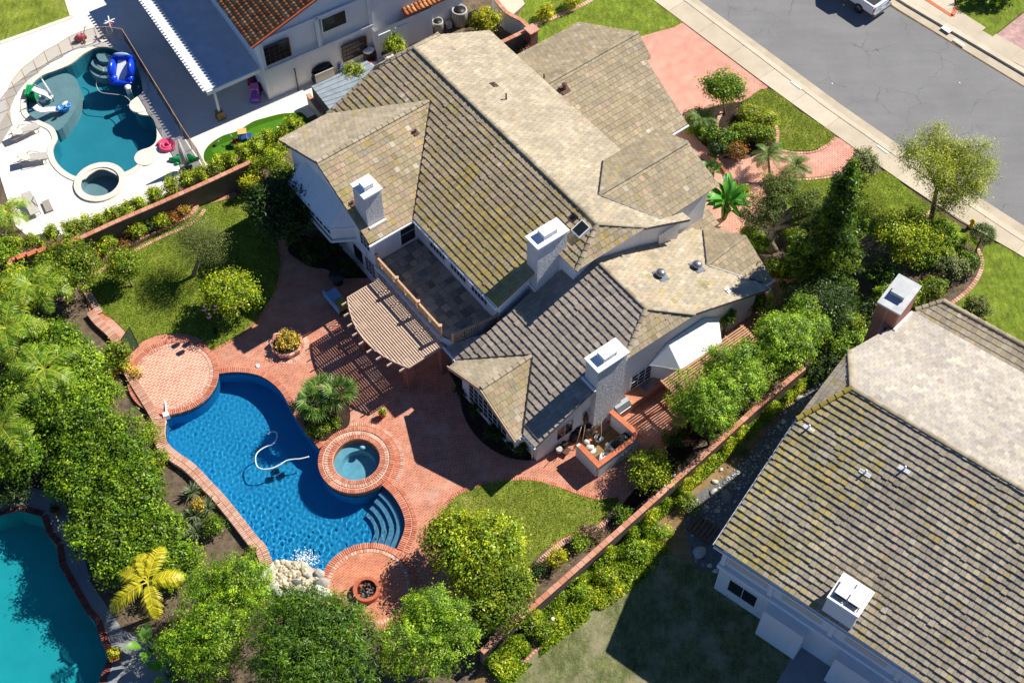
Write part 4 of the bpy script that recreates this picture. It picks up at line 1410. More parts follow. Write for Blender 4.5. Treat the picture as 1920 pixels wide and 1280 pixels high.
uu = -42.5
while uu < -34.9:
    wu = rnd.uniform(0.34, 0.56)
    vv = 23.35
    while vv < 26.2:
        wv = rnd.uniform(0.34, 0.62)
        v1_ = min(vv+wv, 26.28)
        lim = 23.3 if uu+wu < -36.2 else 23.3+(uu+wu+36.2)*0.5
        if vv >= lim and uu+wu < -34.75:
            sh_ = vnoise(uu*0.6, vv*0.6, 21)
            c_s = tuple(x_*(0.62+0.5*sh_) for x_ in rnd.choice(SLC))
            MB().obox(W(uu+wu/2, (vv+v1_)/2, bz+0.012+rnd.uniform(0, 0.008)), MAIN.A*(wu/2-0.012), MAIN.B*((v1_-vv)/2-0.012), Vector((0, 0, 0.01)), c_s).build('slate_tile', 'rock', bfl)
        vv = v1_
    uu += wu
tr = MB()
for a, b in (((-42.55,23.18),(-36.1,23.18)), ((-36.1,23.18),(-35.15,23.5))):
    tr.beam(W(*a, bz-0.16), W(*b, bz-0.16), 0.2, 0.26)
tr.build('balcony_fascia', 'white_metal', hm)
# railing
ral = MB()
def rail_run(pa, pb, posts, par):
    L = (pb-pa).length
    d = (pb-pa)/L
    m = MB()
    m.beam(pa+Vector((0, 0, 0.95)), pb+Vector((0, 0, 0.95)), 0.11, 0.06)
    m.beam(pa+Vector((0, 0, 0.14)), pb+Vector((0, 0, 0.14)), 0.07, 0.05)
    r = m.build('handrail', 'wood_tan', par)
    k = int(L/0.13)
    for i in range(1, k):
        p = pa+d*(L*i/k)
        if (i % 9) in (3, 4, 5):
            if i % 9 == 4:
                mm = MB()
                mm.tube([p+d*(0.15*math.cos(a))+Vector((0, 0, 0.54+0.3*math.sin(a))) for a in [x*math.pi/5 for x in range(11)]], 0.022, 5, cap=False)
                mm.beam(p-d*0.14+Vector((0, 0, 0.3)), p+d*0.14+Vector((0, 0, 0.8)), 0.03, 0.03)
                mm.beam(p+d*0.14+Vector((0, 0, 0.3)), p-d*0.14+Vector((0, 0, 0.8)), 0.03, 0.03)
                mm.build('scroll', 'wood_tan', r)
            continue
        MB().beam(p+Vector((0, 0, 0.15)), p+Vector((0, 0, 0.93)), 0.04, 0.04).build('baluster', 'wood_tan', r)
    for i in range(posts+1):
        p = pa+d*(L*i/posts)
        q = MB()
        q.beam(p, p+Vector((0, 0, 1.08)), 0.14, 0.14)
        q.beam(p+Vector((0, 0, 1.08)), p+Vector((0, 0, 1.13)), 0.2, 0.2)
        q.build('rail_post', 'wood_tan', par)
rl = MB()
balp = bpy.data.objects['balcony_floor']
rail_run(W(-42.35,23.2,bz), W(-36.1,23.2,bz), 3, hm)
rail_run(W(-35.3,23.45,bz), W(-34.75,26.2,bz), 1, hm)
# chimneys
chimney(MAIN, hm, -44.28, -42.9, 23.2, 24.47, 5.2, 8.22, 'stucco_rough', label='white stucco chimney on the left gable', flue=(0.62, 0.62, 0.34))
chimney(MAIN, hm, -35.1, -33.98, 28.28, 30.45, 4.2, 8.82, 'stucco_rough', label='tall white stucco chimney beside the skylight', flue=(0.62, 0.9, 0.34))
chimney(MAIN, hm, -28.42, -27.24, 27.0, 29.15, 0, 6.3, 'stucco_rough', label='white stucco chimney rising from the ground by the bin enclosure', flue=(0.62, 0.9, 0.34))
fl = MB()
fl.beam(W(-42.85,23.28,5.66), W(-42.85,24.4,5.66), 0.14, 0.10)
fl.beam(W(-28.45,26.98,4.45), W(-27.3,26.98,4.45), 0.12, 0.1)
fl.beam(W(-35.0,28.3,5.1), W(-34.1,28.3,4.98), 0.1, 0.1)
fl.build('chimney_flashing', 'white_metal', roof_m)
# skylight
sk = MB()
z = 7
for _ in range(40):
    p = at(1091, 432, z); u, v = MAIN.uv(p); z = zn(u, v)
a_, b_ = MAIN.A, (MAIN.B+Vector((0, 0, K))).normalized()
n_ = a_.cross(b_)
sk.obox(p+n_*0.13, a_*0.36, b_*0.42, n_*0.13)
so_ = sk.build('skylight', 'white_metal', hm)
MB().obox(p+n_*0.268, a_*0.30, b_*0.36, n_*0.01).build('pane', 'glass_dark', so_)
# roof vents
pipe(MAIN, hm, 949, 187, zfar, 0.05, 0.5)
pipe(MAIN, hm, 926, 160, zfar, 0.12, 0.12, flash=(0.22, 0.2))
pipe(MAIN, hm, 1020, 146, zfar, 0.05, 0.28)
pipe(MAIN, hm, 1058, 168, zgr, 0.1, 0.42, 'rust_metal', cap=True, flash=(0.3, 0.3))
pipe(MAIN, hm, 779, 249, zcr, 0.045, 0.3, flash=(0.2, 0.16))
pipe(MAIN, hm, 661, 383, zcr, 0.045, 0.28, flash=(0.2, 0.16))
pipe(MAIN, hm, 1076, 408, zn, 0.05, 0.35, 'black', flash=(0.22, 0.2))
pipe(MAIN, hm, 1364, 546, zlf, 0.04, 0.2, 'white_metal', flash=(0.18, 0.16, 'white_metal'))
for x, y in ((1238, 518), (1306, 502)):
    o = pipe(MAIN, hm, x, y, zlf, 0.16, 0.12, 'metal_grey', name='roof_turbine', flash=(0.42, 0.34, 'metal_grey'))
    b = MB()
    q = WL[o.name]+Vector((0, 0, 0.2))
    b.lathe(q, [(0.12, 0), (0.25, 0.08), (0.28, 0.17), (0.24, 0.27), (0.12, 0.33), (0.03, 0.34)], 18)
    b.build('turbine_head', 'metal_grey', o)
# windows of the main house
window(MAIN, hm, 'w', (-42.62+0.0, 25.6), 'v', 3.0, 1.0, 1.7, 1, 2, 1)
for u in (-40.6, -38.6, -36.6):
    window(MAIN, hm, 'w', (u, 26.3), 'u', 3.35, 1.45, 1.25, 5, 3, -1)
# bay window on the left gable wall: sloped hood, glazed box, sill panels
bay = MB()
f3 = [(-50.4,23.35),(-49.7,22.15),(-45.4,22.15),(-44.7,23.35)]
vs = [W(u, v, 3.0) for u, v in f3]+[W(u, v, 4.15) for u, v in f3]
bay.add(vs, [(1, 0, 4, 5), (2, 1, 5, 6), (3, 2, 6, 7), (0, 1, 2, 3), (4, 7, 6, 5)])
fp_ = [(-50.6,23.35),(-49.75,22.02),(-45.35,22.02),(-44.5,23.35)]
bay_o = bay.build('bay_window', 'stucco', hm)
hood = MB()
hv = [W(u, v, 4.15) for u, v in fp_]+[W(-49.6,23.29,5.3), W(-45.5,23.29,5.3)]
hood.add(hv, [(0, 1, 4), (1, 2, 5, 4), (2, 3, 5)])
hood.add([W(u, v, 4.14) for u, v in fp_], [(3, 2, 1, 0)])
hood.build('bay_hood', 'stucco', bay_o)
hd = MB()
for a, b in zip(fp_, fp_[1:]): hd.beam(W(*a, 4.12), W(*b, 4.12), 0.08, 0.1)
for a, b in zip(fp_, fp_[1:]): hd.beam(W(*a, 2.98), W(*b, 2.98), 0.1, 0.14)
hd.build('bay_trim', 'trim_white', bay_o)
for i in range(5):
    u0 = -49.5+i*0.82
    c = u0+0.41
    p = W(c, 22.13, 3.78)
    f = MB()
    f.obox(p, MAIN.A*0.40, MAIN.B*0.03, Vector((0, 0, 0.36)))
    fo = f.build('sash', 'trim_white', bay_o)
    for ii in range(2):
        for jj in range(2):
            MB().obox(p-MAIN.B*0.032+MAIN.A*((ii-0.5)*0.36)+Vector((0, 0, (jj-0.5)*0.33)), MAIN.A*0.155, MAIN.B*0.01, Vector((0, 0, 0.14))).build('pane', 'glass_dark', fo)
window(MAIN, hm, 'w', (-43.6, 23.3), 'u', 3.25, 0.95, 1.05, 3, 3, -1)
window(MAIN, hm, 'w', (-44.6, 23.3), 'u', 0.9, 1.0, 1.35, 1, 1, -1)
window(MAIN, hm, 'w', (-43.35, 23.3), 'u', 0.9, 1.0, 1.35, 3, 4, -1)
pn = MB()
pn.obox(W(-43.9, 23.26, 2.6), MAIN.A*0.34, MAIN.B*0.02, Vector((0, 0, 0.24)))
pn.build('wall_panel', 'trim_white', hm)
# bay gable window and kitchen windows of the wing
window(MAIN, hm, 'w', (-31.3, 22.85), 'u', 0.55, 3.4, 1.75, 8, 4, -1)
window(MAIN, hm, 'w', (-27.78, 25.4), 'v', 0.9, 1.1, 1.2, 2, 1, 1)
window(MAIN, hm, 'w', (-27.78, 30.9), 'v', 0.95, 1.5, 1.35, 3, 4, 1)
lv = MB()
for i in range(9):
    lv.beam(W(-32.7, 36.2+i*0.16, 4.3+0.0*i), W(-32.7, 36.2+i*0.16, 5.35), 0.03, 0.1)
lv.build('louvre', 'trim_white', hm)
dp = MB()
dp.tube([W(-28.3, 22.7, 2.55), W(-28.3, 22.85, 2.3), W(-28.05, 23.35, 2.0), W(-28.05, 23.4, 0.1)], 0.04, 6)
dp.tube([W(-35.3, 22.95, 2.6), W(-35.1, 23.2, 2.2), W(-35.1, 23.3, 0.1)], 0.04, 6)
dp.build('downpipe', 'white_metal', hm)

# kitchen bay awning (white glazed hood) on the wing's side wall
aw = thing('awning', 'white paneled bay roof on the side wall above the slatted patio cover', 'awning', W(-26.9, 33.5, 0))
E0, E1, E2, E3 = W(-27.74, 31.35, 2.5), W(-26.46, 32.5, 2.46), W(-26.43, 35.54, 2.46), W(-27.74, 36.5, 2.5)
T0, T1 = W(-27.74, 32.55, 3.55), W(-27.74, 35.2, 3.55)
N = 4
def lerp(a, b, f): return a+(b-a)*f
pans = [[E0, E1, T0]]+[[lerp(E1, E2, i/N), lerp(E1, E2, (i+1)/N), lerp(T0, T1, (i+1)/N), lerp(T0, T1, i/N)] for i in range(N)]+[[E2, E3, T1]]
for pl in pans:
    c = sum(pl, Vector((0, 0, 0)))/len(pl)
    q = [c+(p-c)*0.985 for p in pl]
    n = (q[1]-q[0]).cross(q[2]-q[0]).normalized()
    if n.z < 0: n = -n
    m = len(q)
    mb = MB()
    mb.add([p+n*0.03 for p in q]+[p-n*0.03 for p in q], [tuple(range(m)), tuple(reversed(range(m, 2*m)))]+[(i, (i+1) % m, m+(i+1) % m, m+i) for i in range(m)])
    mb.build('roof_panel', 'awning_white', aw)
ed = MB()
for a, b in ((E0, E1), (E1, E2), (E2, E3)): ed.beam(a-Vector((0, 0, 0.06)), b-Vector((0, 0, 0.06)), 0.08, 0.14)
ed.build('gutter', 'white_metal', aw)
bx = MB()
bx.prism([W(-27.75,31.6,0), W(-26.7,32.6,0), W(-26.7,35.45,0), W(-27.75,36.3,0)], 0.0, 2.44)
bx.build('bay_wall', 'stucco', aw)
for i in range(4):
    MB().obox(W(-26.69, 32.95+i*0.7, 1.5), MAIN.A*0.015, MAIN.B*0.3, Vector((0, 0, 0.6))).build('pane', 'glass_dark', aw)

# ================================================================== right neighbour house
RW = RIGHT.w
hr = thing('house', 'white house with yellow mossy grey tile roof at the right edge', 'house', RW(0, 34, 0))
rr_ = Roof(RIGHT, hr)
RR, RV = 9.47, 38.05
def moss_r(j, nc, s, L, p):
    u, v = RIGHT.uv(p)
    a = max(0, 1-(u+9.7)/5.0)*1.8
    b = 0.9*max(0, 1-(v-28.8)/1.6)*max(0.2, 1-(u+9.7)/9.0)
    return max(a*max(0.5, vnoise(u*0.8, v*0.8, 4)*2.2), b*1.4, 0.04+0.25*max(0, vnoise(u*0.5, v*0.4, 9)-0.5))
zr = rr_.slope([(-8.25,RV),(12,RV),(12,28.85),(-9.62,28.85),(-9.62,35.55)], (0,-1), (0,RV,RR), K, 'grey', 0.3, 0.05, h=0.07, w=0.29, e=0.338, moss_fn=moss_r, seed=31)
zrf = rr_.slope([(-8.25,RV),(12,RV),(12,46.9),(-8.7,46.9),(-8.95,44.3),(-9.62,40.7)], (0,1), (0,RV,RR), K, 'grey_pale', 0.0, 0.02, h=0.03, seed=32)
rr_.slope([(-8.25,RV),(-9.62,35.55),(-9.62,40.7)], (-1,0), (-8.25,RV,RR), 0.78, 'grey', 0.12, 0.03, h=0.04, seed=33)
zrl = rr_.slope([(-7.9,50.1),(12,50.1),(12,44.5),(-8.9,44.5),(-8.9,48.9)], (0,-1), (0,50.1,3.9), 0.3, 'grey', 0.02, 0.05, h=0.03, seed=34)
for a, b in (((-8.25,RV,RR),(11,RV,RR)), ((-9.62,40.7,zrf(0,40.7)),(-8.25,RV,RR)), ((-7.9,50.1,3.9),(11,50.1,3.9)), ((-8.9,48.9,3.5),(-7.9,50.1,3.9))):
    rr_.ridge(RW(*a), RW(*b))
roof_r = rr_.finish()
m_obj('cap_moss', '#8f8030', '#a99548')
rr2 = Roof(RIGHT, hr)
key_caps = [((-9.62,35.55,zr(0,35.55)),(-8.25,RV,RR))]
x = Vector(RW(*key_caps[0][1]))-Vector(RW(*key_caps[0][0]))
rr2.deck.beam(RW(-9.5,35.7,zr(0,35.7)-0.05), RW(-8.3,RV-0.05,RR-0.05), 0.1, 0.05)
rr2.ridge(RW(*key_caps[0][0]), RW(*key_caps[0][1]), lift=0.05)
rr2.finish(cap_mat='cap_moss', name='hip')
wr = Walls(RIGHT)
wr.solid([(-9.2,29.4),(11.5,29.4),(11.5,46.5),(-9.2,46.5),(-9.2,40.7),(-9.2,35.6)], 0, [zr(0,29.4)-t, zr(0,29.4)-t, zrf(0,46.5)-t, zrf(0,46.5)-t, zrf(0,40.7)-t-0.1, zr(0,35.6)-t-0.1])
wr.build('stucco', hr)
wq = MB()
for u0, u1 in ((-6.2, -3.95), (-2.2, 0.2)):
    wq.obox(RW((u0+u1)/2, 29.0, 1.45), RIGHT.A*((u1-u0)/2), RIGHT.B*0.42, Vector((0, 0, 1.45)))
wq.build('wall_bay', 'stucco', hr)
band = MB()
band.beam(RW(-9.3,29.3,3.0), RW(11,29.3,3.0), 0.3, 0.34)
for u in (-9.1, -6.4, -3.0, 0.6): band.obox(RW(u, 29.33, 4.2), RIGHT.A*0.12, RIGHT.B*0.08, Vector((0, 0, 1.0)))
band.build('wall_band', 'trim_white', hr)
g2 = MB()
g2.beam(RW(-9.6,28.76,5.48), RW(11,28.76,5.48), 0.12, 0.1)
g2.beam(RW(-9.66,28.8,5.5), RW(-9.66,35.6,8.32), 0.06, 0.16)
g2.build('gutter', 'white_metal', roof_r)
for u in (-7.75, -4.7, -1.2):
    MB().obox(RW(u, 29.36, 4.2), RIGHT.A*1.1, RIGHT.B*0.03, Vector((0, 0, 0.62))).build('wall_panel', 'stucco_cream', hr)
window(RIGHT, hr, 'w', (-7.7, 29.4), 'u', 0.9, 1.6, 1.2, 2, 1, -1)
# brick chimney at the left end of the ridge side
m_brick('brick_chim', '#6e3f35', '#85503f', '#8d7a70', 0, 0.22, 0.08, 0.012)
t_ = NT('brick_vertical')
tc = t_.n('ShaderNodeNewGeometry')
sx = t_.n('ShaderNodeSeparateXYZ')
t_.l(tc.outputs['Position'], sx.inputs[0])
ad = t_.n('ShaderNodeMath', operation='ADD')
t_.l(sx.outputs['X'], ad.inputs[0]); t_.l(sx.outputs['Y'], ad.inputs[1])
cx = t_.n('ShaderNodeCombineXYZ')
t_.l(ad.outputs[0], cx.inputs['X']); t_.l(sx.outputs['Z'], cx.inputs['Y'])
bt = t_.n('ShaderNodeTexBrick')
bt.inputs['Color1'].default_value = (*hexc('#8a4a38'), 1)
bt.inputs['Color2'].default_value = (*hexc('#9c5a45'), 1)
bt.inputs['Mortar'].default_value = (*hexc('#a08c80'), 1)
bt.inputs['Scale'].default_value = 1.0
bt.inputs['Mortar Size'].default_value = 0.012
bt.inputs['Brick Width'].default_value = 0.24
bt.inputs['Row Height'].default_value = 0.09
t_.l(cx.outputs[0], bt.inputs['Vector'])
t_.col(bt.outputs['Color'])
t_.rough(0.9, 0.2)
m_plain('concrete_cap', '#b9bcbc', 0.85, 0.14, 2.0, 0.2, 25.0)
chimney(RIGHT, hr, -10.02, -8.66, 44.35, 46.7, 2.0, 8.25, 'brick_vertical', 'concrete_cap', label='brown brick chimney with pale concrete cap', flue=(0.75, 0.75, 0.3), over=0.06)
fl = MB()
fl.beam(RW(-8.66,44.3,zrf(0,44.3)+0.08), RW(-8.62,46.6,zrf(0,46.6)+0.08), 0.12, 0.1)
fl.build('chimney_flashing', 'white_metal', roof_r)
# white twin-flue chimney on the near slope
cz = 5
for _ in range(60):
    p = at(1575, 1150, cz); u, v = RIGHT.uv(p); cz = 0.5*cz+0.5*zr(u, v)
wc = MB()
cu, cv, c0, c1 = u, v+0.42, zr(u, v-0.4)-0.3, zr(u, v)+1.25
wc.obox(RW(cu, cv, (c0+c1)/2), RIGHT.A*0.78, RIGHT.B*0.74, Vector((0, 0, (c1-c0)/2)))
wco = wc.build('chimney', 'stucco', hr)
wco['label'] = 'wide white chimney with two flues near the eave'
for da, db, la, lb in ((0, -0.7, 0.82, 0.08), (0, 0.7, 0.82, 0.08), (-0.74, 0, 0.08, 0.62), (0.74, 0, 0.08, 0.62)):
    MB().obox(RW(cu+da, cv+db, c1+0.09), RIGHT.A*la, RIGHT.B*lb, Vector((0, 0, 0.09))).build('chimney_rim', 'white_paint', wco)
for da in (-0.34, 0.34):
    MB().obox(RW(cu+da, cv+0.02, c1+0.14), RIGHT.A*0.24, RIGHT.B*0.36, Vector((0, 0, 0.14))).build('flue', 'metal_dark', wco)
    q_ = [RW(cu+da+x_*0.31, cv+y_*0.5+0.05, c1+0.36+(0.1 if y_ > 0 else 0)) for x_, y_ in ((-1,-1),(1,-1),(1,1),(-1,1))]
    MB().add(q_+[p_+Vector((0, 0, 0.05)) for p_ in q_], [(3,2,1,0),(4,5,6,7),(0,1,5,4),(1,2,6,5),(2,3,7,6),(3,0,4,7)]).build('flue_hood', 'white_paint', wco)
for x, y in ((1516, 803), (1622, 887), (1695, 880)):
    pipe(RIGHT, hr, x, y, zr, 0.05, 0.32, 'white_metal', flash=(0.3, 0.1, 'white_metal'))

# ================================================================== left neighbour house
LW = LEFT.w
hl = thing('house', 'white stucco house with orange barrel tile roof at the top edge', 'house', LW(-66, 24, 0))
wl_ = Walls(LEFT)
wl_.solid([(-82,20.9),(-62.1,20.9),(-62.1,36),(-82,36)], 0, [5.1, 5.1, 10.3, 10.3])
wl_.build('stucco', hl)
wl2 = Walls(LEFT)
wl2.solid([(-65,28.8),(-61.6,28.8),(-61.6,33.2),(-65,33.2)], 0, [2.7, 2.5, 2.5, 2.7])
wl2.build('stucco', hl)
bd = MB()
bd.beam(LW(-61.95,20.9,2.75), LW(-61.95,28.9,2.75), 0.12, 0.25)
for v in (21.0, 25.0, 28.8): bd.obox(LW(-61.97, v, 4.1), LEFT.A*0.05, LEFT.B*0.12, Vector((0, 0, 1.3)))
bd.obox(LW(-61.97, 24.9, 5.25), LEFT.A*0.05, LEFT.B*4.0, Vector((0, 0, 0.12)))
bd.build('wall_band', 'stucco', hl)
ORA = [hexc(c) for c in ('#c9824e', '#d29460', '#bd7544', '#dba878', '#b06a40', '#cc8852')]
def barrel(poly_uv, down, ref, k, parent, name='roof', w=0.30, e=0.40, fr=LEFT, singles=300):
    """barrel tile slope: each tile a half pipe"""
    du, dv = down
    q = math.sqrt(1+k*k)
    su, sv = -dv, du
    S = [(u*su+v*sv, -(u*du+v*dv)*q) for u, v in poly_uv]
    nrm = (fr.A*du+fr.B*dv)*(k/q)+Vector((0, 0, 1/q))
    def P(s, t, hh=0.0):
        tt = -t/q
        u, v = s*su+tt*du, s*sv+tt*dv
        return fr.w(u, v, ref[2]-k*((u-ref[0])*du+(v-ref[1])*dv))+nrm*hh
    loop = [Vector((a, b, 0)) for a, b in S]
    dk_ = MB()
    n = len(S)
    top = [P(a, b, -0.01) for a, b in S]
    bot = [P(a, b, -0.14) for a, b in S]
    fs = []
    for t3 in tessellate_polygon([loop]):
        nn = (top[t3[1]]-top[t3[0]]).cross(top[t3[2]]-top[t3[0]])
        fs.append(tuple(t3) if nn.z > 0 else (t3[0], t3[2], t3[1]))
    for i in range(n): fs.append((i, (i+1) % n, n+(i+1) % n, n+i))
    dk_.add(top+bot, fs)
    ro = dk_.build(name, 'terracotta', parent)
    s0, s1 = min(a for a, b in S), max(a for a, b in S)
    t0, t1 = min(b for a, b in S), max(b for a, b in S)
    out = []
    SS = [Vector((a, b, 0)) for a, b in S]
    j = 0
    while t0+j*e < t1:
        i = 0
        while s0+i*w < s1:
            cs, tb = s0+(i+0.5)*w, t0+j*e
            i += 1
            if not inside((cs, tb+e*0.3), SS): continue
            vs = []
            for (tt, r, lf) in ((tb, w*0.5, 0.035), (tb+e*1.08, w*0.42, 0.0), (tb, w*0.38, 0.0)):
                for m in range(6):
                    a = math.pi*m/5
                    vs.append(P(cs-r*math.cos(a), tt, r*0.75*math.sin(a)+lf))
            fs2 = [(m, m+1, 6+m+1, 6+m) for m in range(5)]+[(m+1, m, 12+m, 12+m+1) for m in range(5)]
            out.append((vs, fs2, rnd.choice(ORA), P(cs, tb)))
        j += 1
    out.sort(key=lambda t4: 0 if (0 < proj(t4[3])[0] < 1920 and proj(t4[3])[1] > 0) else 1)
    for vs, fs2, c, _ in out[:singles]: MB().add(vs, fs2, c, True).build('roof_tile', 'tile', ro)
    if out[singles:]:
        r2 = MB()
        for vs, fs2, c, _ in out[singles:]: r2.add(vs, fs2, c, True)
        r2.build('roof_tiles', 'tile', ro)['kind'] = 'stuff'
    return ro
def luv(x, y, z):
    return LEFT.uv(at(x, y, z))
q0 = luv(462, 78, 5.2)
q0 = (-61.9, q0[1])
q1 = luv(400, -2, 5.7)
barrel([(q0[0]+0.1, q0[1]), (q0[0]+0.1, q0[1]+16), (q0[0]-12, q0[1]+16), (q0[0]-12, q0[1])], (0, -1), (q0[0], q0[1], 5.2), 0.35, hl, singles=300)
q2 = luv(763, 30, 2.75)
q3 = luv(838, 0, 2.75)
barrel([(q2[0], q2[1]-0.1), (q2[0], q3[1]+0.6), (q2[0]-3.2, q3[1]+0.6), (q2[0]-3.2, q2[1]-0.1)], (1, 0), (q2[0], 0, 2.75), 0.35, hl, singles=60)
def lwin(x, y, z0, w, h, nx, ny):
    p = at(x, y, z0)
    window(LEFT, hl, 'w', (-61.98, LEFT.uv(at(x, y, z0))[1]), 'v', z0, w, h, nx, ny, 1, frame='black', bars='black')
window(LEFT, hl, 'w', (-61.98, 22.0), 'v', 3.2, 1.75, 1.4, 5, 4, 1, frame='rust_metal', bars='rust_metal')
window(LEFT, hl, 'w', (-61.98, 27.4), 'v', 0.75, 1.75, 1.3, 7, 4, 1, frame='rust_metal', bars='rust_metal')
window(LEFT, hl, 'w', (-61.98, 26.2), 'v', 3.9, 1.7, 1.1, 1, 1, 1)
dd = MB()
for v in (29.5, 30.8):
    dd.obox(LW(-61.57, v, 1.05), LEFT.A*0.03, LEFT.B*0.45, Vector((0, 0, 1.05)))
dd.build('door', 'trim_white', hl)
MB().obox(LW(-61.52, 29.5, 0.42), LEFT.A*0.02, LEFT.B*0.38, Vector((0, 0, 0.16))).build('door_grille', 'black', hl)
pl_ = MB()
pl_.beam(LW(-61.9, 22.95, 0.05), LW(-61.9, 22.95, 2.0), 0.09, 0.07)
pl_.build('wall_post', 'rust_metal', hl)

# patio cover
pz = 2.6
pcv = thing('patio_cover', 'white flat patio cover with scalloped rafter ends beside the teal pool', 'patio cover', at(420, 225))
c0, c1 = at(387, 173, pz), at(487, 129, pz)
u0, v0 = LEFT.uv(c0)
u1, v1 = LEFT.uv(c1)
MB().prism([LW(u0, v0, 0), LW(u1, v1, 0), LW(u1-14, v1, 0), LW(u0-14, v0, 0)], pz-0.02, pz+0.06).build('cover_roof', 'roof_flat', pcv)
ev = MB()
ev.beam(LW(u0+0.05, v0, pz-0.1), LW(u1+0.05, v1, pz-0.1), 0.1, 0.3)
ev.beam(LW(u0, v0+0.9, pz-0.18), LW(u0-14, v0+0.9, pz-0.18), 0.12, 0.28)
ev.build('beam', 'white_metal', pcv)
MB().prism([LW(u0, v0-0.02, 0), LW(u0, v0+0.55, 0), LW(u0-14, v0+0.55, 0), LW(u0-14, v0-0.02, 0)], pz+0.065, pz+0.12).build('edge_slab', 'white_metal', pcv)
for i in range(46):
    uu = u0-0.12-i*0.3
    MB().obox(LW(uu, v0+0.28, pz+0.1), LEFT.A*0.085, LEFT.B*0.48, Vector((0, 0, 0.06))).build('rafter_tail', 'white_metal', pcv)
for du in (0.15, 4.2, 8.4):
    b = LW(u0-du-0.1, v0+0.9, 0)
    if du == 0.15:
        b = at(414, 222)
    m = MB(); m.box(b+Vector((0, 0, 0.04)), 0.14, 0.14, pz-0.2, LEFT.th)
    m.build('post', 'white_metal', pcv)
    m = MB()
    a, bb = 0.27, 0.22
    vs = [b+LEFT.A*(x*a)+LEFT.B*(y*a)+Vector((0, 0, 0.03)) for x, y in ((-1,-1),(1,-1),(1,1),(-1,1))]+[b+LEFT.A*(x*bb)+LEFT.B*(y*bb)+Vector((0, 0, 0.68)) for x, y in ((-1,-1),(1,-1),(1,1),(-1,1))]
    m.add(vs, [(0,1,5,4),(1,2,6,5),(2,3,7,6),(3,0,4,7),(4,5,6,7)])
    m.build('post_plinth', 'soil_tan', pcv)
# ------------------------------------------------------------------ foliage
def fast_mesh(name, verts, faces4, cols, mat, parent, origin, smooth=False):
    """verts (N,3), faces4 (M,4) quads, cols (N,3)"""
    me = bpy.data.meshes.new(name)
    n, m = len(verts), len(faces4)
    me.vertices.add(n)
    me.vertices.foreach_set('co', (np.asarray(verts, dtype=np.float32)-np.array(origin, dtype=np.float32)).ravel())
    me.loops.add(m*4)
    me.loops.foreach_set('vertex_index', np.asarray(faces4, dtype=np.int32).ravel())
    me.polygons.add(m)
    me.polygons.foreach_set('loop_start', np.arange(0, m*4, 4, dtype=np.int32))
    me.update(calc_edges=True)
    ca = me.color_attributes.new('Col', 'FLOAT_COLOR', 'POINT')
    a = np.ones((n, 4), dtype=np.float32)
    a[:, :3] = cols
    ca.data.foreach_set('color', a.ravel())
    me.materials.append(M[mat])
    o = bpy.data.objects.new(name, me)
    COL.objects.link(o)
    o.location = origin
    WL[o.name] = Vector(origin)
    put_parent(o, parent)
    return o

def unit(a):
    return a/np.maximum(np.linalg.norm(a, axis=-1, keepdims=True), 1e-9)

def leaves(P, N, D, L, Wd, fold=0.15):
    """rhombic leaves at points P, normals N, pointing along D"""
    D = unit(D-N*np.sum(D*N, axis=1, keepdims=True))
    S = np.cross(N, D)
    L = L[:, None]
    Wd = Wd[:, None]
    b = P-D*L*0.5
    t = P+D*L*0.5-N*L*0.12
    l = P+S*Wd*0.5-D*L*0.08+N*L*fold
    r = P-S*Wd*0.5-D*L*0.08+N*L*fold
    V = np.stack([b, r, t, l], axis=1).reshape(-1, 3)
    F = np.arange(len(P)*4).reshape(-1, 4)
    return V, F

def rand_dir(n, rng):
    v = rng.normal(size=(n, 3))
    return unit(v)

